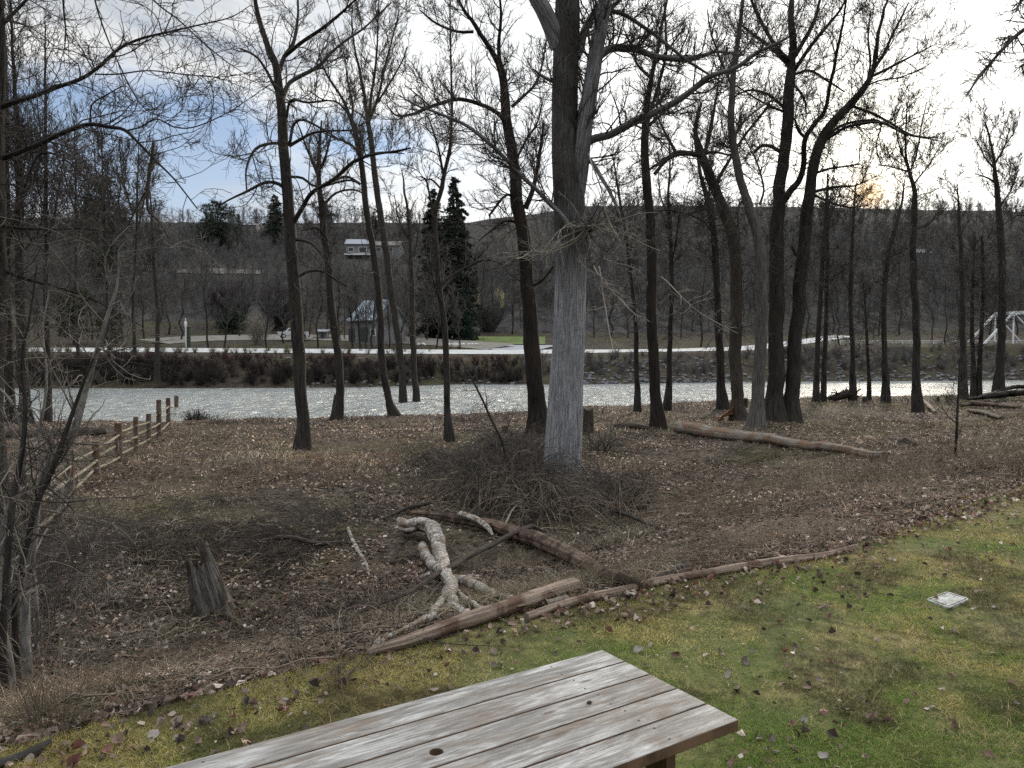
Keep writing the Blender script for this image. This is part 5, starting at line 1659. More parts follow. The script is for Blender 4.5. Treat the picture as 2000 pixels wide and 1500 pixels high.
# thin pale post beside the trail
Y = 113; x = wx(364, Y); z = float(H(x, Y))
root = thing('marker_post', (x, Y, z), 'pale slim post standing beside the far trail at left', 'post')
mb = MB(); mb.tubes(np.array([[x, Y, z - 0.3], [x, Y, z + 2.4], [x, Y, z + 4.6]]), np.array([0.10, 0.10, 0.08]), 10, cap=True)
build('pole', mb, M_GREYSTEEL, root)
mb = MB(); mb.tubes(np.array([[x, Y, z + 3.1], [x, Y, z + 3.5], [x, Y, z + 3.9], [x, Y, z + 4.1]]), np.array([0.11, 0.2, 0.2, 0.11]), 10, cap=True)
build('lamp_head', mb, M_WHITE, root)
Y = 114; x = wx(369.5, Y); z = float(H(x, Y))
mb = MB(); mb.box((x - 0.22, Y - 0.2, z - 0.3), (x + 0.22, Y + 0.2, z + 3.2)); mb.box((x - 0.27, Y - 0.25, z + 3.2), (x + 0.27, Y + 0.25, z + 3.3))
tag(build('utility_box', mb, plain_mat('green_box', (0.05, 0.07, 0.05)), smooth=False), 'dark green tall box right behind the pale post', 'utility box')
# slim lamp standard by the shed
Y = 138; x = wx(674, Y); z = float(H(x, Y))
mb = MB(); mb.tubes(np.array([[x, Y, z - 0.3], [x, Y, z + 4], [x, Y, z + 8.0]]), np.array([0.09, 0.08, 0.06]), 8, cap=True); mb.bar((x, Y, z + 7.9), (x - 0.7, Y, z + 8.1), 0.12, 0.08)
tag(build('lamp_post', mb, M_CHAR), 'thin dark lamp post left of the barn', 'lamp post')
# picnic shelter frame right of the barn
Y = 137; x = wx(789, Y); z = float(H(x, Y))
mb = MB()
for s_ in (-1, 1): mb.box((x + s_ * 1.15 - 0.08, Y - 0.08, z - 0.3), (x + s_ * 1.15 + 0.08, Y + 0.08, z + 2.6))
mb.box((x - 1.3, Y - 0.1, z + 2.6), (x + 1.3, Y + 0.1, z + 2.8)); mb.box((x - 1.2, Y - 0.06, z + 1.4), (x + 1.2, Y + 0.06, z + 1.5))
tag(build('swing_frame', mb, M_POST, smooth=False), 'low wooden frame standing right of the barn', 'frame')


def bridge():
    Y = 126.0
    x0 = wx(1640, Y); xt = wx(1912, Y); z = CAMZ + (685 - 679) / F * Y
    root = thing('truss_bridge', (wx(1950, Y), Y, z), 'white steel truss bridge at the right edge over the river', 'bridge')
    xe = wx(2600, Y)
    mb = MB(); mb.box((x0, Y, z - 0.5), (xe, Y + 4.2, z)); mb.box((x0, Y - 0.15, z - 0.9), (xe, Y - 0.002, z + 0.05)); mb.box((x0, Y + 4.202, z - 0.9), (xe, Y + 4.35, z + 0.05))
    build('deck', mb, M_GREYSTEEL, root, False)
    hT = (679 - 610) / F * Y
    pan = wx(1975, Y) - wx(1912, Y)
    for s_, yy in ((0, Y - 0.3), (1, Y + 4.5)):
        mb = MB()
        np_ = 8
        xs = [xt + pan * i for i in range(np_ + 2)]
        mb.bar((xs[0], yy, z), (xs[1], yy, z + hT), 0.3, 0.3)
        mb.bar((xs[1], yy, z + hT), (xs[np_], yy, z + hT), 0.32, 0.32)
        mb.bar((xs[np_], yy, z + hT), (xs[np_ + 1], yy, z), 0.3, 0.3)
        mb.bar((xs[0], yy, z), (xs[-1], yy, z), 0.3, 0.3)
        for i in range(1, np_ + 1):
            mb.bar((xs[i], yy + 0.01, z + 0.15), (xs[i], yy + 0.01, z + hT - 0.16), 0.2, 0.2)
            if i < np_:
                if i % 2: mb.bar((xs[i], yy - 0.02, z + hT - 0.1), (xs[i + 1], yy - 0.02, z + 0.1), 0.16, 0.16)
                else: mb.bar((xs[i], yy - 0.02, z + 0.1), (xs[i + 1], yy - 0.02, z + hT - 0.1), 0.16, 0.16)
        build('truss', mb, M_WHITE, root, False)
    mb = MB()
    for i in range(1, 9):
        mb.bar((xt + pan * i, Y - 0.1, z + hT + 0.02), (xt + pan * i, Y + 4.3, z + hT + 0.02), 0.18, 0.18, up=(0, 0, 1))
    build('cross_brace', mb, M_WHITE, root, False)
    mb = MB()
    for yy in (Y - 0.05, Y + 4.2):
        for zz in (0.45, 0.8, 1.15):
            mb.bar((x0, yy, z + zz), (xe, yy, z + zz), 0.05, 0.07)
        xx = x0
        while xx < xe:
            mb.bar((xx, yy + 0.03, z), (xx, yy + 0.03, z + 1.2), 0.08, 0.08, up=(0, 1, 0)); xx += 1.7
    build('railing', mb, M_GREYSTEEL, root, False)
    for px in (1700, 1905, 2420):
        mb = MB(); mb.box((wx(px, Y) - 0.5, Y + 0.3, -2), (wx(px, Y) + 0.5, Y + 3.9, z - 0.51))
        build('pier', mb, M_DRIVE, root, False)
    # stair down from the deck to the bank
    st = thing('stairway', (wx(1858, Y), Y - 2.2, z), 'pale wooden stair with handrails climbing to the bridge deck', 'stairs')
    xa, za = wx(1858, Y), z + 0.0
    xb, zb = wx(1800, Y), CAMZ + (685 - 704) / F * Y
    for yy in (Y - 2.0, Y - 0.7):
        mb = MB(); mb.bar((xa, yy, za), (xb, yy, zb), 0.08, 0.3); build('stringer', mb, M_RAIL, st, False)
        mb = MB()
        for hh in (0.5, 1.0): mb.bar((xa, yy, za + hh), (xb, yy, zb + hh), 0.06, 0.10)
        for t_ in np.linspace(0, 1, 6):
            p = np.array([xa + (xb - xa) * t_, yy + 0.05, za + (zb - za) * t_]); mb.bar(p, p + [0, 0, 1.05], 0.08, 0.08, up=(0, 1, 0))
        build('handrail', mb, M_RAIL, st, False)
    mb = MB()
    for t_ in np.linspace(0.03, 0.97, 13):
        xx = xa + (xb - xa) * t_; zz = za + (zb - za) * t_
        mb.box((xx - 0.16, Y - 1.96, zz + 0.16), (xx + 0.16, Y - 0.74, zz + 0.20))
    build('treads', mb, M_RAIL, st, False)
    mb = MB()
    for yy in (Y - 2.0, Y - 0.7): mb.box((xa - 0.1, yy - 0.06, -1), (xa + 0.1, yy + 0.06, za - 0.15))
    build('support', mb, M_RAIL, st, False)


bridge()

# ------------------------------------------------------------------ evergreens
def conifer(label, px, Y, toppy, wpx, seed, basepy=None, col=(0.030, 0.045, 0.028), name='conifer_tree', shape='cone', dens=1.0, low=0.12):
    rng = np.random.default_rng(seed + 300)
    x = wx(px, Y); z = float(H(x, Y)); s = Y / F
    Ht = CAMZ + (685 - toppy) * s - z
    root = thing(name, (x, Y, z), label, 'tree')
    b_ = np.array([x, Y, z])
    P, R = resample([b_ - [0, 0, 0.4], b_ + [0.02 * Ht, 0, Ht * 0.5], b_ + [0, 0, Ht]], np.array([Ht * 0.018, Ht * 0.012, 0.03]), 30)
    tb = MB(); tb.tubes(P, R, 10, uv=True); build('trunk', tb, M_BARKD, root)
    wr = wpx / 2 * s
    nb = int(110 * dens)
    cb = MB(); lb = MB()
    t = rng.random(nb) ** 0.9 * (1 - low) + low
    az = rng.random(nb) * 2 * math.pi
    if shape == 'cone':
        rad = wr * (1.05 - t) ** 0.62 * (0.55 + 0.6 * rng.random(nb))
    else:
        rad = wr * np.sqrt(np.clip(1 - (2 * (t - 0.5)) ** 4, 0.05, 1)) * (0.45 + 0.65 * rng.random(nb))
    K = 6
    B_ = np.zeros((nb, K, 3))
    for k in range(K):
        u = k / (K - 1)
        B_[:, k, 0] = x + 0.02 * Ht * (1 - np.abs(2 * t - 1)) * 0.5 + np.cos(az) * rad * u
        B_[:, k, 1] = Y + np.sin(az) * rad * u
        B_[:, k, 2] = z + Ht * t - rad * 0.28 * u ** 1.5 + rad * (0.15 if shape != 'cone' else -0.05) * u
    cb.tubes(B_, np.linspace(0.06, 0.012, K)[None].repeat(nb, 0), 4)
    A, B2 = spawn(B_, np.full((nb, K), 0.03), nb * 9, rng, t=(0.15, 1), ang=(35, 75), L=(0.2, 0.45), up=0.0, wig=0.2, K=4, rr=0.5, tip=0.5, rmin=0.012)
    cb.tubes(A, B2, 3)
    # needle sprays: small tilted slips along every side shoot
    M = len(A); per = 9
    idx = np.repeat(np.arange(M), per)
    f = rng.random(M * per) * 2.999; i = f.astype(int); fr = (f - i)[:, None]
    c_ = A[idx, i] * (1 - fr) + A[idx, i + 1] * fr
    d = rng.normal(size=(M * per, 3)); d[:, 2] *= 0.6; d /= np.linalg.norm(d, axis=1, keepdims=True)
    e = rng.normal(size=(M * per, 3)); e -= (e * d).sum(1, keepdims=True) * d; e /= np.linalg.norm(e, axis=1, keepdims=True)
    ln = (0.14 + 0.22 * rng.random((M * per, 1))) * (Ht / 20) ** 0.5 * 1.3
    V = np.stack([c_ - e * ln * 0.35, c_ + e * ln * 0.35, c_ + d * ln * 1.3 + e * ln * 0.1, ], 1)
    tint = np.array(col)[None] * (0.5 + 1.1 * rng.random((M * per, 1)))
    lb.add(V.reshape(-1, 3), t=np.arange(M * per * 3).reshape(-1, 3), c=np.repeat(tint, 3, 0))
    build('branches', cb, M_BARKD, root)
    build('crown', lb, M_NEEDLE, root, False)


conifer('tall dark spruce across the river, the right and taller of the central pair', 890, 140, 350, 100, 1, dens=2.4, low=0.03, col=(0.026, 0.034, 0.026))
conifer('dark spruce across the river, the left and shorter of the central pair', 846, 143, 372, 84, 2, dens=2.0, low=0.05, col=(0.026, 0.034, 0.026))
conifer('broad soft dark evergreen filling the gap between the two central spruces', 869, 139, 425, 78, 21, shape='round', dens=2.0, low=0.05, col=(0.026, 0.034, 0.026))
conifer('low dense fir at the foot of the tall central spruce', 905, 134, 560, 60, 3, dens=1.0, low=0.02, col=(0.022, 0.040, 0.026))
conifer('broad dark pine on the left ridge with an irregular rounded top', 428, 270, 396, 92, 4, shape='round', dens=2.2)
conifer('pointed fir on the ridge just left of the tall dark cottonwood', 541, 280, 384, 60, 5, dens=1.8)
conifer('dark rounded pine low on the ridge at the far left', 28, 270, 405, 90, 6, shape='round', dens=1.2)
conifer('grey green pine behind twigs above the fence', 205, 200, 345, 95, 7, shape='round', dens=1.8, col=(0.045, 0.055, 0.042))
conifer('small ridge pine between the broad pine and the pointed fir', 470, 295, 420, 22, 8, dens=0.6)
conifer('small pine on the ridge right of the tall dark cottonwood', 640, 290, 400, 40, 9, shape='round', dens=0.8)
conifer('ridge pine seen between the two slender trees', 735, 285, 410, 34, 10, dens=0.7)
conifer('green pine low in the trees at left above the river trail', 145, 125, 560, 90, 11, shape='round', dens=1.0, col=(0.045, 0.060, 0.025))
conifer('olive green shrub like pine beside the left trail', 215, 122, 600, 60, 12, shape='round', dens=0.7, col=(0.050, 0.062, 0.026))
conifer('dark green fir behind the marker post', 455, 150, 600, 70, 13, shape='round', dens=0.8, col=(0.03, 0.045, 0.028), low=0.02)
# ------------------------------------------------------------------ woods on the far side
def bare_template(rng, h=9.0, n1=22, n2=5, n3=2, spread=1.0, rmin=0.016, up=0.25):
    K = 8
    P = np.zeros((1, K, 3)); P[0, :, 2] = np.linspace(-0.3, h * 0.85, K)
    P[0, :, 0] = np.cumsum(rng.normal(size=K) * 0.02 * h); P[0, :, 1] = np.cumsum(rng.normal(size=K) * 0.02 * h)
    P[0, :, :2] -= P[0, 0, :2]
    R = np.linspace(h * 0.012, h * 0.004, K)[None]
    out = [(P, R, 5)]
    A, B = spawn(P, R, n1, rng, t=(0.25, 1), ang=(25, 60), L=(0.14 * h * spread, 0.36 * h * spread), absL=True, up=up, wig=0.2, K=5, rr=0.5, tip=0.4, rmin=rmin * 1.8)
    out.append((A, B, 3))
    A, B = spawn(A, B, n1 * n2, rng, t=(0.15, 1), ang=(20, 60), L=(0.3, 0.65), up=up, wig=0.2, K=4, rr=0.6, tip=0.5, rmin=rmin * 1.2)
    out.append((A, B, 3))
    if n3:
        A, B = spawn(A, B, n1 * n2 * n3, rng, t=(0.2, 1), ang=(20, 60), L=(0.35, 0.7), up=up, wig=0.2, K=3, rr=0.7, tip=0.6, rmin=rmin)
        out.append((A, B, 3))
    return out


def template_arrays(tp):
    mb = MB()
    for A, B, s_ in tp:
        mb.tubes(A, B, s_)
    return np.concatenate(mb.V), np.concatenate(mb.Q)


def replicate(name, tps, X, Y, scale, rng, mat, kind=None, label=None, cat=None, zoff=0.0):
    """many small plants in one mesh (far woods, scrub)"""
    mb = MB()
    Z = H(X, Y)
    which = rng.integers(0, len(tps), len(X))
    for w_ in range(len(tps)):
        V0, Q0 = tps[w_]
        ids = np.where(which == w_)[0]
        if not len(ids): continue
        a = rng.random(len(ids)) * 2 * math.pi
        ca, sa = np.cos(a), np.sin(a); sc = scale[ids]
        vx = (V0[None, :, 0] * ca[:, None] - V0[None, :, 1] * sa[:, None]) * sc[:, None] + X[ids][:, None]
        vy = (V0[None, :, 0] * sa[:, None] + V0[None, :, 1] * ca[:, None]) * sc[:, None] + Y[ids][:, None]
        vz = V0[None, :, 2] * sc[:, None] + Z[ids][:, None] + zoff
        V = np.stack([vx, vy, vz], -1).reshape(-1, 3)
        Q = (Q0[None] + (np.arange(len(ids)) * len(V0))[:, None, None]).reshape(-1, 4)
        mb.add(V, q=Q)
    o = build(name, mb, mat)
    return tag(o, label, cat, None, kind)


rng = np.random.default_rng(2024)
tps = [template_arrays(bare_template(rng, 9.0, 20, 4, 2, rmin=0.026)) for _ in range(6)]
# hill woods: denser low on the slope and on the right hand hill
def hill_pts(n_, u0, u1, y0, y1, pw=1.0):
    u = u0 + (u1 - u0) * rng.random(n_)
    y = y0 + (y1 - y0) * rng.random(n_) ** pw
    return u * y, y


X, Y = hill_pts(1000, -0.05, 0.95, 168, 300, 0.8)
k = ~((np.abs(X / Y - 0.02) < 0.05) & (Y < 175))
replicate('hillside_woods', tps, X[k], Y[k], 0.8 + 0.6 * rng.random(len(X))[k], rng, M_TWIGF, 'stuff', 'grey leafless woods covering the right hand hillside', 'woods')
X, Y = hill_pts(800, 0.03, 1.0, 300, 440, 0.9)
replicate('ridge_woods', tps, X, Y, 0.9 + 0.6 * rng.random(len(X)), rng, M_TWIGF, 'stuff', 'grey leafless scrub high on the right hand ridge', 'woods')
X, Y = hill_pts(1800, -0.95, -0.05, 165, 318, 0.9)
k = ~((np.abs(X / Y + 0.18) < 0.045) & (Y > 225) & (Y < 262))
replicate('left_hillside_woods', tps, X[k], Y[k], 0.5 + 0.5 * rng.random(len(X))[k], rng, M_TWIGF, 'stuff', 'grey brown leafless woods on the left hillside', 'woods')
M_YEL = plain_mat('yellow_field', (0.13, 0.11, 0.05), 0.95, 0.1, 0.2, 0.1)
patch('yellow_field', 925, 985, 215, 262, M_YEL, 0.25)

# individual bare trees standing on the far side, between the trail and the hill
far_specs = []
names = ['behind the trail', 'at the foot of the hill', 'near the gravel drive', 'on the flat across the river']
rngf = np.random.default_rng(99)
tmpl = []
for k in range(5):
    tp = bare_template(rngf, 12.0, 34, 5, 3, spread=0.85, rmin=0.014, up=0.28)
    tb = MB(); tb.tubes(tp[0][0], tp[0][1], 8, uv=True)
    cb = MB()
    for A, B, s_ in tp[1:]:
        cb.tubes(A, B, s_)
    root = bpy.data.objects.new('bare_tree', None); COL.objects.link(root)
    t_ = build('trunk', tb, M_BARK); c_ = build('crown', cb, M_TWIGF)
    t_.parent = root; c_.parent = root
    tmpl.append((root, t_, c_))
PXS = sorted([95, 152, 207, 262, 312, 352, 408, 438, 522, 592, 622, 664, 716, 748, 816, 705, 728, 760, 786, 852, 868, 897, -60, 20, 75, 118, 180, 240, 283, 330, 470, 556, 603, 640, 690, 770, 800, 833, 935, 965, 1000, 1040, 1160, 1190, 1225, 1330, 1352, 1368, 1450, 1478, 1540, 1575, 1625, 1640, 1690, 1715, 1755, 1820, 1845, 1870, 1930, 1985, 2040])
ones_ = ['', 'first', 'second', 'third', 'fourth', 'fifth', 'sixth', 'seventh', 'eighth', 'ninth', 'tenth', 'eleventh', 'twelfth', 'thirteenth', 'fourteenth', 'fifteenth', 'sixteenth', 'seventeenth', 'eighteenth', 'nineteenth']
ordw = []
for k in range(1, 80):
    if k < 20: ordw.append(ones_[k])
    elif k % 10 == 0: ordw.append({2: 'twentieth', 3: 'thirtieth', 4: 'fortieth', 5: 'fiftieth', 6: 'sixtieth', 7: 'seventieth'}[k // 10])
    else: ordw.append({2: 'twenty', 3: 'thirty', 4: 'forty', 5: 'fifty', 6: 'sixty', 7: 'seventy'}[k // 10] + ' ' + ones_[k % 10])
for k, px in enumerate(PXS):
    Yt = rngf.uniform(118, 160) if px < 880 else rngf.uniform(150, 172) if px < 1250 else rngf.uniform(122, 170)
    if 880 < px < 1050: Yt = 163 + rngf.random() * 6
    x = wx(px, Yt)
    ti = k % 5
    src = tmpl[ti]
    if k < 5:
        r, a, c_ = src
    else:
        r = src[0].copy(); COL.objects.link(r)
        for ch in (src[1], src[2]):
            d = ch.copy(); COL.objects.link(d); d.parent = r
    sc_ = rngf.uniform(0.85, 1.35) * (Yt / 140)
    if px in (95, 207, 312, 408, 438, 522, 592, 622, 664, 716, 748, 816, 705, 728, 760, 786, 852, 868, 897):
        Yt = 116.0 + (px % 7); x = wx(px, Yt); sc_ = rngf.uniform(0.8, 1.15)
    r.location = (x, Yt, float(H(x, Yt)))
    r.scale = (sc_, sc_, sc_ * rngf.uniform(0.95, 1.2))
    r.rotation_euler = (0, 0, rngf.uniform(0, 6.28))
    tag(r, 'grey leafless tree on the far flat, %s from the left of its row' % ordw[k], 'tree', 'leafless trees on the far flat')

# pale rounded shrub and dark thicket beyond the drive
def shrub(label, px, Y, h, wd, mat, seed, n_=120, name='shrub', up=0.12, rmin=0.008):
    rng = np.random.default_rng(seed)
    x = wx(px, Y) ; z = float(H(x, Y))
    a = rng.random(n_) * 2 * math.pi; u = rng.random(n_) ** 0.6
    K = 6
    P = np.zeros((n_, K, 3))
    ln = h * (0.75 + 0.35 * rng.random(n_))
    for k in range(K):
        t = k / (K - 1)
        P[:, k, 0] = x + np.cos(a) * u * wd * (0.15 + 0.85 * t ** 0.8)
        P[:, k, 1] = Y + np.sin(a) * u * wd * (0.15 + 0.85 * t ** 0.8)
        P[:, k, 2] = z - 0.1 + ln * t * (1 - 0.25 * u ** 2)
    P += rng.normal(size=P.shape) * 0.03 * h
    R = np.linspace(rmin * 2.5, rmin, K)[None].repeat(n_, 0)
    mb = MB(); mb.tubes(P, R, 4)
    A, B = spawn(P, R, n_ * 8, rng, t=(0.25, 1), ang=(20, 60), L=(0.15, 0.35), up=up, wig=0.25, K=4, rr=0.8, tip=0.6, rmin=rmin)
    mb.tubes(A, B, 3)
    return tag(build(name, mb, mat, loc=(x, Y, z)), label, 'shrub')


M_DARKTW = plain_mat('dark_purple_twigs', (0.045, 0.036, 0.042), 0.9, 0.1, 0.3, 1)
M_DARKBR = plain_mat('dark_brown_twigs', (0.040, 0.032, 0.030), 0.9, 0.1, 0.4, 0.6)
M_REDTW = plain_mat('red_twigs', (0.075, 0.036, 0.035), 0.9, 0.1, 0.4, 0.7)
M_OLIVE = plain_mat('olive_twigs', (0.10, 0.095, 0.045), 0.9, 0.1, 0.4, 0.7)
shrub('pale rounded bare shrub beside the gravel drive', 505, 126, 5.6, 2.6, M_TWIGP, 1, 150)
shrub('large dark purple thicket behind the pale rounded shrub, left part', 450, 158, 9.5, 5.5, M_DARKTW, 2, 260, rmin=0.02)
shrub('large dark purple thicket right of the pale rounded shrub', 545, 156, 9.0, 4.5, M_DARKTW, 3, 240, rmin=0.02)
shrub('brown bare shrub right of the central spruce pair', 955, 168, 7.5, 5, M_TWIGF, 4, 200, rmin=0.02)
shrub('low olive shrub at the water edge right of the fence end', 378, 40.5 , 1.0, 0.8, M_DARKTW, 5, 60, rmin=0.006)
shrub('small pale bare shrub behind the olive shrub by the fence end', 392, 41.0, 0.9, 0.9, M_TWIG, 6, 60, rmin=0.006)

# shrubs along the far bank
tpb = []
for k in range(5):
    r2 = np.random.default_rng(700 + k)
    n_ = 16
    a = r2.random(n_) * 6.28; K = 5
    P = np.zeros((n_, K, 3))
    for j in range(K):
        t = j / (K - 1)
        P[:, j, 0] = np.cos(a) * t * 0.9 * r2.random(n_) * 1.3; P[:, j, 1] = np.sin(a) * t * 0.9; P[:, j, 2] = 1.9 * t * (0.7 + 0.4 * r2.random(n_)) - 0.1
    R = np.linspace(0.03, 0.014, K)[None].repeat(n_, 0)
    mb = MB(); mb.tubes(P, R, 3)
    A, B = spawn(P, R, 130, r2, t=(0.1, 1), ang=(25, 80), L=(0.2, 0.5), up=0.05, wig=0.35, K=4, rr=0.7, tip=0.6, rmin=0.013)
    mb.tubes(A, B, 3)
    tpb.append((np.concatenate(mb.V), np.concatenate(mb.Q)))


M_TWIGM2 = plain_mat('twig_bank', (0.12, 0.10, 0.085), 0.9, 0.1, 0.5, 0.5)


def bank_band(name, n_, p0, p1, e0, e1, mat, label, s0=0.7, s1=1.3):
    px = p0 + (p1 - p0) * rng.random(n_)
    e = e0 + (e1 - e0) * rng.random(n_)
    Yb = np.full(n_, 95.0)
    for _ in range(4):
        Yb = np.interp((px - 1000) / F * Yb, FX, FY) + e
    return replicate(name, tpb, (px - 1000) / F * Yb, Yb, s0 + (s1 - s0) * rng.random(n_), rng, mat, 'stuff', label, 'shrubs')


bank_band('dark_bank_brush', 420, -500, 1020, -0.3, 4.0, M_DARKBR, 'dark tangled brush along the far river bank', 0.4, 1.1)
bank_band('pale_bank_brush', 170, -500, 1020, 0.0, 5.0, M_TWIGM2, 'paler grey brown twigs among the brush of the far river bank', 0.3, 0.75)
bank_band('red_bank_brush', 260, 60, 1020, 3.5, 6.5, M_REDTW, 'dull red twiggy brush at the top of the far bank', 0.25, 0.5)
bank_band('grey_bank_brush', 230, 1020, 2500, 1.5, 8.0, M_TWIGF, 'grey twiggy brush on the far bank at right', 0.4, 0.9)
bank_band('olive_bank_brush', 110, -500, 900, 14, 20, M_OLIVE, 'olive brown brush between the trail and the gravel drive', 0.3, 0.6)

# rocks on the far bank and by the drive
M_ROCK = plain_mat('riprap_rock', (0.12, 0.122, 0.13), 0.9, 0.2, 0.35, 1.5)
M_ROCKW = plain_mat('white_rock', (0.5, 0.5, 0.48), 0.9, 0.2, 0.15, 1.5)


def rock_v(rng, c, r):
    import itertools
    ph = (1 + 5 ** 0.5) / 2
    v = np.array([(-1, ph, 0), (1, ph, 0), (-1, -ph, 0), (1, -ph, 0), (0, -1, ph), (0, 1, ph), (0, -1, -ph), (0, 1, -ph), (ph, 0, -1), (ph, 0, 1), (-ph, 0, -1), (-ph, 0, 1)], float) / 1.9
    f = [(0, 11, 5), (0, 5, 1), (0, 1, 7), (0, 7, 10), (0, 10, 11), (1, 5, 9), (5, 11, 4), (11, 10, 2), (10, 7, 6), (7, 1, 8), (3, 9, 4), (3, 4, 2), (3, 2, 6), (3, 6, 8), (3, 8, 9), (4, 9, 5), (2, 4, 11), (6, 2, 10), (8, 6, 7), (9, 8, 1)]
    v = v * (0.75 + 0.5 * rng.random((12, 1))) * np.array([1.2, 1.0, 0.7]) * r
    a = rng.random() * 6.28
    v = np.stack([v[:, 0] * math.cos(a) - v[:, 1] * math.sin(a), v[:, 0] * math.sin(a) + v[:, 1] * math.cos(a), v[:, 2]], 1)
    return v + c, f


mb = MB()
for k in range(1000):
    px = rng.uniform(560, 2300) if rng.random() < 0.3 else rng.uniform(1120, 2300); e = rng.uniform(-1.0, 6.5) if rng.random() < 0.6 else rng.uniform(-1, 1.5)
    y = 95.0
    for _ in range(4): y = float(np.interp((px - 1000) / F * y, FX, FY)) + e
    x = (px - 1000) / F * y
    v, f = rock_v(rng, np.array([x, y, float(H(x, y)) + 0.03]), rng.uniform(0.10, 0.38))
    mb.add(v, t=f)
tag(build('riprap', mb, M_ROCK, smooth=False), 'grey rocks heaped along the far bank', 'rocks', None, 'stuff')
rk = [(887, 665), (903, 657), (915, 662), (922, 663), (931, 665), (818, 655), (826, 662), (875, 668)]
for k, (px, py) in enumerate(rk):
    Yk = 127.0
    x = wx(px, Yk); v, f = rock_v(rng, np.array([x, Yk, float(H(x, Yk)) + 0.15]), 0.42 + 0.2 * rng.random())
    mb = MB(); mb.add(v, t=f)
    tag(build('boulder', mb, M_ROCKW, smooth=False, loc=(x, Yk, float(H(x, Yk)))), 'white boulder in the row at the left end of the far green lawn', 'boulder', 'white boulders by the far lawn')

# ------------------------------------------------------------------ grass blades, leaves, twigs on the ground
def ribbons(mb, pos, h, wd, rng, lean=0.5, tint=None, droop=0.4, segs=3):
    """curved tapering blades; pos (N,3), h (N,), wd (N,)"""
    n_ = len(pos)
    a = rng.random(n_) * 2 * math.pi
    d = np.stack([np.cos(a), np.sin(a), np.zeros(n_)], 1)
    s_ = np.stack([-np.sin(a), np.cos(a), np.zeros(n_)], 1)
    b_ = rng.random(n_) * 2 * math.pi
    s_ = np.stack([np.cos(b_), np.sin(b_), np.zeros(n_)], 1)
    l = lean * (0.3 + rng.random(n_))
    V = []
    for k in range(segs + 1):
        t = k / segs
        c = pos + d * (h * l * t ** 1.4)[:, None] + np.array([0, 0, 1.0]) * (h * (t - droop * l * t ** 2.2))[:, None]
        ww = wd * (1 - 0.85 * t) / 2
        V.append(c - s_ * ww[:, None]); V.append(c + s_ * ww[:, None])
    V = np.stack(V, 1)
    m_ = 2 * (segs + 1)
    base = (np.arange(n_) * m_)[:, None]
    q = np.concatenate([np.stack([base[:, 0] + 2 * k, base[:, 0] + 2 * k + 1, base[:, 0] + 2 * k + 3, base[:, 0] + 2 * k + 2], 1) for k in range(segs)])
    mb.add(V.reshape(-1, 3), q=q, c=None if tint is None else np.repeat(tint, m_, 0))


def pal(rng, n_, cols, var=0.3, w_=None):
    cols = np.array(cols, float)
    i = rng.choice(len(cols), n_, p=w_)
    return np.clip(cols[i] * (1 + var * (rng.random((n_, 1)) * 2 - 1)), 0, 1)


rng = np.random.default_rng(31)
# lawn
n_ = 860000
Yl = 2.6 * (15 / 2.6) ** rng.random(n_)
X = (rng.random(n_) * 2 - 1) * 0.97 * Yl + 0.1
e = edge_d(X, Yl)
k = (e < 0.10 + 0.10 * fbm(X * 2, Yl * 2, 5, 3))
# thin bare patches
thin = fbm(X * 1.4, Yl * 1.4, 9, 4)
k &= ~((thin > 0.22) & (rng.random(n_) < 0.45))
X, Yl, thin, e = X[k], Yl[k], thin[k], e[k]
Zl = H(X, Yl)
g_ = fbm(X * 0.75 + 4, Yl * 0.75, 2, 3) + 0.35 * np.clip(1 - np.abs(e + 1.3) / 1.2, 0, 1) * (X > 0) - 0.30 * (e > -0.7) * (e < 0.5) - 0.25 * (X < 0.3)
green = pal(rng, len(X), [(0.115, 0.185, 0.036), (0.060, 0.115, 0.026), (0.19, 0.25, 0.055)], 0.3)
straw = pal(rng, len(X), [(0.42, 0.34, 0.12), (0.28, 0.25, 0.08), (0.52, 0.44, 0.22), (0.12, 0.11, 0.04)], 0.3)
g_ = g_ + 0.9 * fbm(X * 3.2, Yl * 3.2, 12, 3)
f = np.clip(0.44 - 0.12 * (Yl < 6) + g_ * 1.9 + 0.28 * rng.normal(size=len(X)), 0, 1)[:, None]
tint = green * f + straw * (1 - f)
tint = tint * (1 + 0.35 * np.clip(-e - 0.1, 0, 1) * np.clip(1.6 + e * 0.45, 0, 1))[:, None]
drk = np.clip((fbm(X * 2.1 + 3, Yl * 2.1, 21, 4) - 0.0 + 0.10 * (X > 1) * (Yl < 7)) * 3.2, 0, 0.85)[:, None]
tint = tint * (1 - drk) + pal(rng, len(X), [(0.055, 0.05, 0.025), (0.09, 0.06, 0.038)], 0.4) * drk
mb = MB()
ribbons(mb, np.stack([X, Yl, Zl - 0.004], 1), (0.014 + 0.028 * rng.random(len(X))) * (1 - 0.3 * (thin > 0.1)), 0.0014 + 0.0006 * Yl, rng, lean=1.3, tint=tint, droop=0.3, segs=2)
n2_ = 70000
Y2 = 2.6 * (13 / 2.6) ** rng.random(n2_); X2 = (rng.random(n2_) * 2 - 1) * 0.8 * Y2 + 0.1
k2 = (edge_d(X2, Y2) < 0.1) & (rng.random(n2_) < np.clip(0.35 + 1.6 * fbm(X2 * 1.8, Y2 * 1.8, 50, 3), 0.04, 1)); X2, Y2 = X2[k2], Y2[k2]
ribbons(mb, np.stack([X2, Y2, H(X2, Y2) - 0.004], 1), 0.025 + 0.045 * rng.random(len(X2)), 0.0016 + 0.0005 * Y2, rng, lean=1.5,
        tint=pal(rng, len(X2), [(0.50, 0.42, 0.22), (0.26, 0.30, 0.08), (0.13, 0.19, 0.045), (0.36, 0.28, 0.15)], 0.35), droop=0.35, segs=2)
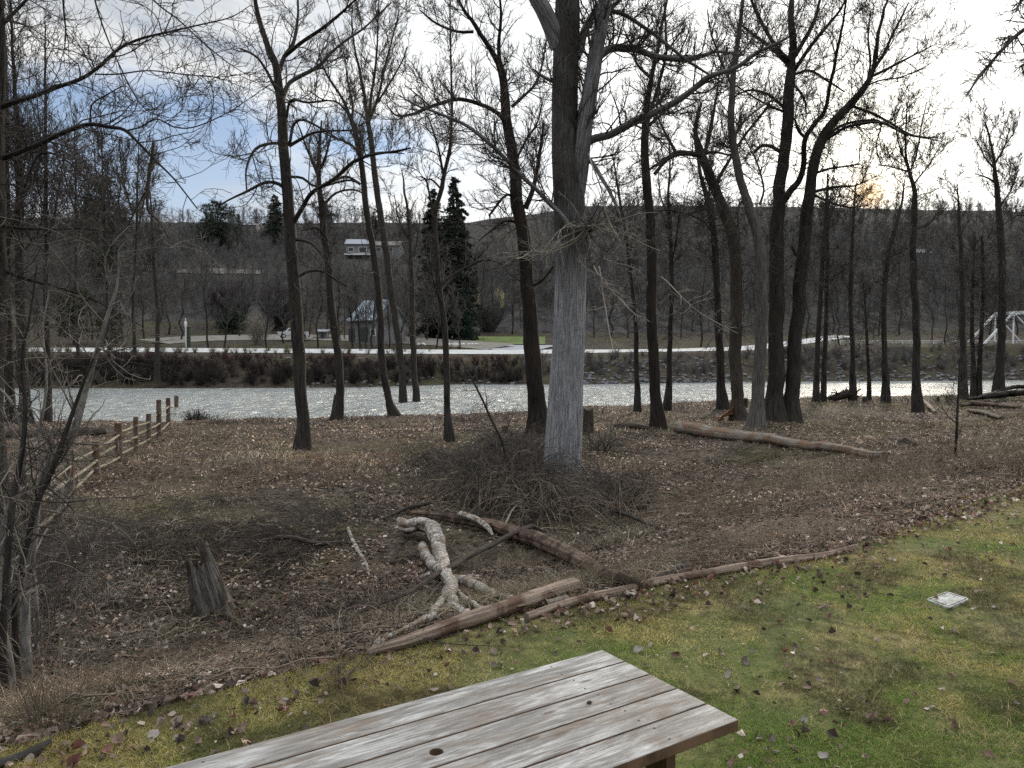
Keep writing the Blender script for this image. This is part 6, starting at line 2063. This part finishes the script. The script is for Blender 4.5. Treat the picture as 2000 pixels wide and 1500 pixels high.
tag(build('lawn_grass', mb, M_TINT, smooth=False), 'short mossy green and straw grass of the lawn', 'grass', None, 'stuff')

# dead grass, seedling stems and fine brush of the woodland floor
def floor_pts(n_, y0, y1, pw=1.0, spread=0.95):
    y = y0 * (y1 / y0) ** (rng.random(n_) ** pw)
    x = (rng.random(n_) * 2 - 1) * spread * y
    c = np.interp(x, CX, CY)
    k = (edge_d(x, y) > 0.05) & (y < c + 0.5)
    return x[k], y[k]


X, Yl = floor_pts(460000, 3.2, 62, 0.85)
dn = fbm(X * 0.45, Yl * 0.45, 3, 4)
k = rng.random(len(X)) < np.clip(0.55 + dn * 1.8 - 0.3 * np.exp(-((X + 2.5) / 5.0) ** 2 - ((Yl - 9.5) / 4.0) ** 2), 0.08, 1)
X, Yl, dn = X[k], Yl[k], dn[k]
c = np.interp(X, CX, CY)
near_shore = np.clip((Yl - (c - 11)) / 8, 0, 1)
k = rng.random(len(X)) < 1 - 0.65 * near_shore * (X < 12)
X, Yl, dn = X[k], Yl[k], dn[k]
hh = (0.04 + 0.24 * rng.random(len(X)) ** 2.0) * (1 + 0.8 * np.clip(dn, 0, 1))
tint = pal(rng, len(X), [(0.32, 0.27, 0.20), (0.060, 0.048, 0.038), (0.60, 0.52, 0.41), (0.12, 0.115, 0.050), (0.21, 0.12, 0.08)], 0.45, [0.22, 0.38, 0.12, 0.14, 0.14])
# broad patches: bare dark hollow, grey thatch, rusty drifts, paler dry ground
zn = fbm(X * 0.5 + 40, Yl * 0.5, 5, 4)
zr_ = fbm(X * 0.35 + 70, Yl * 0.35, 8, 4)
fine = fbm(X * 2.6, Yl * 2.6, 15, 3)
hol = np.exp(-((X + 2.5) / 5.0) ** 2 - ((Yl - 9.5) / 4.0) ** 2)
tint = tint * np.clip(0.86 + 1.5 * zn + 1.3 * fine - 0.35 * hol, 0.15, 1.7)[:, None]
tint = tint * np.array([0.96, 1.0, 1.07])
tint = tint * (1 + np.clip(zr_ * 3, 0, 1)[:, None] * np.array([0.05, -0.10, -0.20]))
gm = np.clip(fbm(X * 0.3 + 9, Yl * 0.3, 7, 3) * 3 + (X > 14) * (Yl > 35) * 0.8, 0, 1)[:, None] * 0.6
tint = tint * (1 - gm) + pal(rng, len(X), [(0.085, 0.095, 0.035), (0.11, 0.105, 0.045)], 0.3) * gm
mb = MB()
ribbons(mb, np.stack([X, Yl, H(X, Yl) - 0.01], 1), hh, 0.0012 + 0.00055 * Yl, rng, lean=1.4, tint=tint, droop=0.38, segs=3)
tag(build('dead_grass', mb, M_TINT, smooth=False), 'dead matted grass and weeds over the woodland floor', 'grass', None, 'stuff')


# leaf litter
def leaves_mesh(mb, pos, size, rng, tint, flat=0.5, curl=0.35):
    n_ = len(pos)
    nrm = np.stack([rng.normal(size=n_) * flat, rng.normal(size=n_) * flat, np.ones(n_)], 1); nrm /= np.linalg.norm(nrm, axis=1, keepdims=True)
    a = rng.random(n_) * 2 * math.pi
    d = np.stack([np.cos(a), np.sin(a), np.zeros(n_)], 1); d -= (d * nrm).sum(1, keepdims=True) * nrm; d /= np.linalg.norm(d, axis=1, keepdims=True)
    s_ = np.cross(nrm, d)
    L = size[:, None]; cu = (curl * (rng.random(n_) * 1.6 - 0.3))[:, None]
    wv_ = (0.34 + 0.12 * rng.random(n_))[:, None]
    pts = [pos - d * L * 0.5, pos - d * L * 0.18 + s_ * L * wv_ + nrm * L * cu, pos + d * L * 0.2 + s_ * L * wv_ * 0.75 + nrm * L * cu * 0.9, pos + d * L * 0.55 + nrm * L * cu * 0.6,
           pos + d * L * 0.2 - s_ * L * wv_ * 0.75 + nrm * L * cu * 0.7, pos - d * L * 0.18 - s_ * L * wv_ + nrm * L * cu * 1.1, pos + nrm * L * 0.02]
    V = np.stack(pts, 1)
    b_ = np.arange(n_) * 7
    q = np.concatenate([np.stack([b_, b_ + 1, b_ + 2, b_ + 6], 1), np.stack([b_, b_ + 6, b_ + 4, b_ + 5], 1)])
    t = np.concatenate([np.stack([b_ + 6, b_ + 2, b_ + 3], 1), np.stack([b_ + 6, b_ + 3, b_ + 4], 1)])
    mb.add(V.reshape(-1, 3), q=q, t=t, c=np.repeat(tint, 7, 0))


LEAFC = [(0.29, 0.225, 0.185), (0.14, 0.095, 0.075), (0.56, 0.48, 0.43), (0.045, 0.033, 0.028), (0.17, 0.080, 0.066), (0.30, 0.21, 0.13)]
X, Yl = floor_pts(330000, 3.4, 60, 0.8)
dn = fbm(X * 0.35 + 30, Yl * 0.35, 1, 4)
c = np.interp(X, CX, CY)
sh = np.clip((Yl - (c - 16)) / 8, 0, 1)
k = rng.random(len(X)) < np.clip(0.33 + dn * 1.6 + 0.55 * sh * (X < 12), 0.06, 1)
X, Yl = X[k], Yl[k]
tint = pal(rng, len(X), LEAFC, 0.45, [0.26, 0.26, 0.09, 0.22, 0.10, 0.07])
tint = tint * np.clip(1 + 1.0 * fbm(X * 0.7, Yl * 0.7, 44, 3) + 0.25 * np.clip((Yl - 26) / 8, 0, 1), 0.35, 1.6)[:, None]
mb = MB()
leaves_mesh(mb, np.stack([X, Yl, H(X, Yl) + 0.012], 1), (0.035 + 0.045 * rng.random(len(X))) * (1 + 0.010 * Yl), rng, tint)
# drift of leaves gathered along the lawn edge
n_ = 6500
X = rng.uniform(-5, 16, n_); ed = rng.normal(size=n_) * 0.25 - 0.02
kk = rng.random(n_) < np.clip(0.30 + 1.3 * fbm(X * 1.1, ed * 3, 4, 3) + 0.35 * (X > 3), 0.03, 1)
X, ed = X[kk], ed[kk]; n_ = len(X)
Yl = np.interp(X, EX, EY) + ed / 0.84
tint = pal(rng, n_, LEAFC, 0.3, [0.24, 0.30, 0.06, 0.20, 0.14, 0.06])
leaves_mesh(mb, np.stack([X, Yl, H(X, Yl) + 0.022], 1), 0.025 + 0.05 * rng.random(n_) ** 1.5, rng, tint, 0.6, 0.6)
tag(build('leaf_litter', mb, M_LEAF, smooth=False), 'brown and pinkish dead leaves strewn over the woodland floor', 'leaves', None, 'stuff')
n_ = 9000
mb = MB()
Yl = 2.6 * (15 / 2.6) ** rng.random(n_); X = (rng.random(n_) * 2 - 1) * 0.9 * Yl
k = (edge_d(X, Yl) < -0.1) & (rng.random(n_) < np.clip(0.10 + 0.9 * (np.exp(edge_d(X, Yl) * 1.3) + (X > 4.5)) + 0.8 * fbm(X * 1.3, Yl * 1.3, 31, 3), 0, 1)); X, Yl = X[k], Yl[k]
leaves_mesh(mb, np.stack([X, Yl, H(X, Yl) + 0.022], 1), 0.012 + 0.05 * rng.random(len(X)) ** 2.2, rng, pal(rng, len(X), LEAFC, 0.3, [0.22, 0.30, 0.04, 0.24, 0.12, 0.08]), 0.6, 0.6)
tag(build('leaf_fragments', mb, M_LEAF, smooth=False), 'small broken bits of dead leaf caught in the lawn', 'leaves', None, 'stuff')

# large curled leaves lying on the lawn, one object each
def hero_leaf_mesh(seed):
    r2 = np.random.default_rng(seed)
    nu, nv = 9, 7
    u = np.linspace(0, 1, nu); v = np.linspace(-1, 1, nv)
    U, Vv = np.meshgrid(u, v, indexing='ij')
    wd = 0.40 * np.sin(np.pi * np.clip(U, 0, 1) ** 0.72) ** 0.8 * (1 - 0.25 * U)
    x = U - 0.4; y = Vv * wd
    cup = r2.uniform(0.25, 0.9); roll = r2.uniform(-0.5, 0.9)
    z = cup * y ** 2 * 2.2 + roll * (x ** 2) * 0.6 + 0.05 * fbm(U * 3 + seed, Vv * 2, 0, 3) + 0.04 * np.abs(Vv) * np.sin(U * 14 + seed)
    P = np.stack([x, y * (1 - 0.3 * cup * np.abs(y)), z], -1).reshape(-1, 3) 
    q = [(i * nv + j, i * nv + j + 1, (i + 1) * nv + j + 1, (i + 1) * nv + j) for i in range(nu - 1) for j in range(nv - 1)]
    mb = MB()
    mb.add(P, q=q)
    return mb, P


LM = [plain_mat('dead_leaf_tan', (0.19, 0.13, 0.10), 0.7, 0.3, 0.25, 14), plain_mat('dead_leaf_brown', (0.12, 0.072, 0.055), 0.7, 0.3, 0.35, 14),
      plain_mat('dead_leaf_grey', (0.21, 0.185, 0.17), 0.65, 0.35, 0.2, 14), plain_mat('dead_leaf_dark', (0.075, 0.055, 0.048), 0.6, 0.35, 0.4, 14)]
leafobjs = []
for k in range(12):
    hm, P = hero_leaf_mesh(k + 1)
    o = build('leaf', hm, LM[k % 4])
    mbs = MB(); mbs.tubes(np.array([[-0.4, 0, 0.02], [-0.6, 0.03, 0.05], [-0.78, 0.1, 0.03]]) + [0, 0, float(P[3, 2])], np.array([0.014, 0.011, 0.010]), 4)
    stm = build('stalk', mbs, LM[k % 4], o)
    leafobjs.append((o, stm))
pts = [(1485, 1335), (1543, 1335), (1600, 1338), (1550, 1328), (1530, 1347), (1442, 1355), (1424, 1330), (1458, 1300), (1575, 1352), (1320, 1290), (1245, 1278), (1405, 1285), (1552, 1272), (1470, 1285),
       (1430, 1500), (1540, 1450), (1550, 1470), (1505, 1452), (1560, 1495), (1610, 1492), (1500, 1490), (1455, 1480), (1705, 1412), (1735, 1416), (1650, 1395), (1770, 1385), (1810, 1395), (1868, 1425), (1930, 1485), (1720, 1355), (1785, 1370), (1740, 1325),
       (1700, 1360), (1845, 1435), (1570, 1415), (1630, 1420), (1715, 1110), (1735, 1108), (1845, 1130), (1895, 1135), (1910, 1165), (1925, 1168), (1855, 1200), (1900, 1195), (1940, 1190), (1715, 1125), (1675, 1125), (1610, 1145), (1560, 1185), (1480, 1180), (1810, 1250), (1590, 1160), (1985, 1380), (1975, 1345), (1895, 1010), (1850, 1018), (1790, 1020),
       (1160, 1240), (1080, 1235), (975, 1240), (935, 1250), (940, 1242), (900, 1262), (760, 1295), (750, 1302), (880, 1275), (1000, 1225), (660, 1345), (640, 1330), (610, 1340), (550, 1378), (558, 1375), (470, 1430), (450, 1445), (400, 1420), (420, 1405), (345, 1450), (350, 1430), (240, 1420), (220, 1430), (205, 1432), (190, 1458), (165, 1470), (130, 1475), (120, 1490), (60, 1492), (260, 1465), (300, 1448), (480, 1400), (500, 1390), (690, 1320), (860, 1290), (975, 1308), (980, 1285), (965, 1310), (1010, 1275), (1085, 1280), (1130, 1262)]
rl = np.random.default_rng(12)
for k, (px, py) in enumerate(pts):
    if k < 12: o, stm = leafobjs[k]
    else:
        so, ss = leafobjs[rl.integers(0, 12)]
        o = so.copy(); COL.objects.link(o); stm = ss.copy(); COL.objects.link(stm); stm.parent = o
    p = hit(px, py)
    sc_ = 0.036 + 0.050 * rl.random() ** 1.6
    o.location = (p[0], p[1], p[2] + 0.008 + 0.022 * rl.random())
    o.scale = (sc_, sc_, sc_)
    o.rotation_euler = (rl.normal() * 0.7, rl.normal() * 0.7, rl.uniform(0, 6.28))
    if px > 1100:
        tag(o, 'large curled dead leaf lying on the lawn right of the table', 'leaf', 'curled leaves on the lawn right of the table')
    else:
        tag(o, 'large curled dead leaf on the grass strip behind the table', 'leaf', 'curled leaves on the grass strip behind the table')

# arching brush canes
def canes(name, label, spots, n_, L, rng, mat, out=0.9, h=0.9, rad=0.004, cat='brush', kind='stuff', twigs=2, upr=1.0, droop=1.0):
    """spots: (x, y, radius) patches; canes rise and arch over"""
    sp = np.array(spots, float)
    i = rng.choice(len(sp), n_, p=sp[:, 2] ** 2 / (sp[:, 2] ** 2).sum())
    a = rng.random(n_) * 6.28; r = sp[i, 2] * np.sqrt(rng.random(n_))
    x = sp[i, 0] + np.cos(a) * r; y = sp[i, 1] + np.sin(a) * r
    z = H(x, y)
    b_ = rng.random(n_) * 6.28
    ln = L * (0.5 + 0.8 * rng.random(n_))
    K = 8
    P = np.zeros((n_, K, 3))
    d = np.stack([np.cos(b_) * out, np.sin(b_) * out, np.full(n_, 1.3 * upr)], 1); d /= np.linalg.norm(d, axis=1, keepdims=True)
    P[:, 0] = np.stack([x, y, z - 0.03], 1)
    for k in range(1, K):
        d = d + rng.normal(size=(n_, 3)) * 0.10
        d[:, 2] -= 0.24 * droop * k / 3
        d /= np.linalg.norm(d, axis=1, keepdims=True)
        P[:, k] = P[:, k - 1] + d * (ln / (K - 1))[:, None]
        g = H(P[:, k, 0], P[:, k, 1], False) + 0.02
        P[:, k, 2] = np.maximum(P[:, k, 2], g)
    R = (rad * (0.6 + 0.8 * rng.random(n_)))[:, None] * np.linspace(1, 0.4, K)[None] * (1 + 0.02 * y[:, None])
    mb = MB(); mb.tubes(P, R, 4)
    if twigs:
        A, B = spawn(P, R, n_ * twigs, rng, t=(0.2, 1), ang=(30, 80), L=(0.15, 0.4), up=0.02, wig=0.3, K=4, rr=0.6, tip=0.5, rmin=rad * 0.45)
        mb.tubes(A, B, 3)
    return tag(build(name, mb, mat), label, cat, None, kind)


M_TWIGM = plain_mat('twig_grey_brown', (0.165, 0.132, 0.100), 0.9, 0.1, 0.6, 1.6)


def S(px, py, r):
    p = hit(px, py); return (p[0], p[1], r)


rng = np.random.default_rng(66)
canes('brush_tangle', 'tangled bare canes heaped round the foot of the giant cottonwood',
      [S(1010, 955, 0.9), S(960, 945, 1.1), S(1040, 910, 0.8), S(1195, 975, 0.8), S(1225, 1000, 0.5), S(935, 985, 0.6), S(1170, 880, 0.5), S(1000, 880, 0.8), S(1080, 1010, 0.5), S(880, 930, 0.8)], 900, 2.0, rng, M_TWIG, rad=0.007, twigs=3)
canes('pale_brush', 'pale dry canes mixed in the tangle round the giant cottonwood',
      [S(1000, 965, 0.9), S(955, 955, 0.9), S(1200, 985, 0.8), S(1230, 1005, 0.5), S(1060, 1005, 0.5)], 700, 1.9, rng, M_TWIGM, rad=0.006, twigs=2, out=1.4)
canes('low_brush', 'black bramble heaped in the dark hollow left of the white dead tree',
      [S(470, 1090, 0.8), S(600, 1060, 0.9), S(560, 1120, 0.5), S(680, 1190, 0.5), S(640, 1270, 0.35), S(770, 1220, 0.45), S(320, 1110, 0.7), S(240, 1060, 0.8)], 650, 0.9, rng, M_DARKBR, rad=0.005, twigs=3, upr=0.4, out=1.2)
canes('dead_stick_tangle', 'dark coarse dead sticks tangled round the fallen wood in the hollow',
      [S(640, 1180, 0.8), S(760, 1180, 0.6), S(700, 1240, 0.5), S(560, 1230, 0.5), S(820, 1140, 0.5), S(960, 1120, 0.5), S(1130, 1140, 0.4), S(1180, 1120, 0.4), S(450, 1230, 0.5), S(350, 1060, 0.8), S(520, 1060, 0.9), S(1050, 1000, 0.8), S(960, 990, 0.8), S(300, 1180, 0.6)], 1000, 0.9, rng, M_CHAR, rad=0.0065, twigs=3, upr=0.35, out=1.5)
canes('foreground_thicket', 'dark tangled thicket of canes in the left foreground',
      [S(20, 1180, 1.0), S(90, 1120, 0.9), S(40, 1300, 0.6), S(-60, 1200, 1.2), S(10, 1040, 1.2)], 900, 1.4, rng, M_TWIG, rad=0.0035, upr=1.6, twigs=3)
canes('foreground_dry_canes', 'pale dry canes and weeds in the left foreground',
      [S(60, 1200, 0.9), S(200, 1150, 0.8), S(300, 1250, 0.5), S(150, 1300, 0.5), S(-60, 1200, 1.2)], 330, 0.8, rng, M_TWIGP, rad=0.0025, twigs=2)
canes('low_brush', 'dark low brush and bramble over the slope above the hollow',
      [S(300, 1040, 1.3), S(260, 1090, 0.9), S(560, 1030, 1.0), S(500, 1060, 0.9), S(600, 1000, 0.8), S(400, 990, 1.0), S(700, 1010, 0.8), S(180, 1030, 1.0)], 800, 0.9, rng, M_TWIG, rad=0.0045, twigs=3, upr=0.5, out=1.2)
canes('pale_stalk_brush', 'thin grey stalks standing on the open leafy ground',
      [S(500, 930, 2.2), S(350, 950, 2.0), S(650, 930, 2.0), S(250, 900, 2.5), S(750, 900, 2.0), S(1500, 960, 2.4), S(1650, 940, 2.6), S(1750, 900, 2.4), S(1850, 930, 2.0), S(1950, 900, 2.0), S(1350, 930, 2.0), S(1600, 1000, 1.3), S(1450, 1000, 1.5), S(1700, 990, 1.2)], 2300, 0.6, rng, M_TWIGM, rad=0.0028, twigs=2, upr=1.5, droop=0.6)
canes('dry_weed_stalks', 'dry weeds and fine stalks in the hollow in front',
      [S(500, 1250, 0.9), S(700, 1150, 1.0), S(350, 1300, 0.7), S(600, 1300, 0.5), S(980, 1110, 0.8), S(1150, 1150, 0.6), S(1350, 1090, 0.8), S(1500, 1060, 0.8), S(1600, 1050, 0.7), S(820, 1180, 0.7), S(200, 1350, 0.6), S(100, 1400, 0.5)], 2000, 0.5, rng, M_TWIGM, rad=0.0022, twigs=2, upr=1.0)
canes('dry_weed_stalks', 'straw coloured tufts of dry stems in the hollow',
      [S(240, 1150, 0.35), S(330, 1250, 0.35), S(215, 1170, 0.3), S(970, 1090, 0.35), S(1000, 1110, 0.35), S(1200, 1060, 0.3), S(980, 1130, 0.3), S(1480, 1080, 0.3), S(1240, 1050, 0.3)], 420, 0.4, rng, M_RAIL, rad=0.0016, twigs=0, upr=1.2, droop=1.4)
canes('water_edge_brush', 'thin leafless brush in a row on the water edge',
      [S(430, 832, 0.8), S(540, 828, 0.8), S(700, 822, 0.8), S(930, 820, 1.0), S(1000, 815, 1.0), S(1330, 803, 0.8), S(1150, 810, 0.9), S(1770, 788, 1.0), S(1850, 786, 1.2), S(1720, 788, 0.6)], 420, 0.8, rng, M_TWIG, rad=0.004, twigs=3, upr=2.0, droop=0.6)
# slim upright shrub at the bottom left
rngS = np.random.default_rng(4)
canes('upright_shrub', 'fine stemmed upright shrub at the bottom left edge of the lawn', [S(105, 1440, 0.10), S(85, 1430, 0.09)], 34, 0.6, rngS, M_TWIGM, out=0.5, rad=0.0018, cat='shrub', kind=None, twigs=3, upr=1.6, droop=0.25)
# fallen sticks
mb = MB()
n_ = 9000
X, Yl = floor_pts(n_ * 2, 4, 40, 0.7)
n_ = len(X)
a = rng.random(n_) * 6.28; ln = 0.15 + 0.6 * rng.random(n_) ** 2
P = np.zeros((n_, 5, 3))
for k in range(5):
    t = (k / 4 - 0.5)
    P[:, k, 0] = X + np.cos(a) * ln * t; P[:, k, 1] = Yl + np.sin(a) * ln * t
    P[:, k, 2] = H(P[:, k, 0], P[:, k, 1], False) + 0.03 + 0.05 * rng.random(n_)
P[:, 1:-1] += rng.normal(size=(n_, 3, 3)) * 0.02
mb.tubes(P, (0.0018 + 0.005 * rng.random(n_) ** 2)[:, None] * np.ones((1, 5)) * (1 + 0.03 * Yl[:, None]), 4)
tag(build('fallen_twigs', mb, M_TWIGM), 'loose twigs lying over the dead leaves', 'twigs', None, 'stuff')
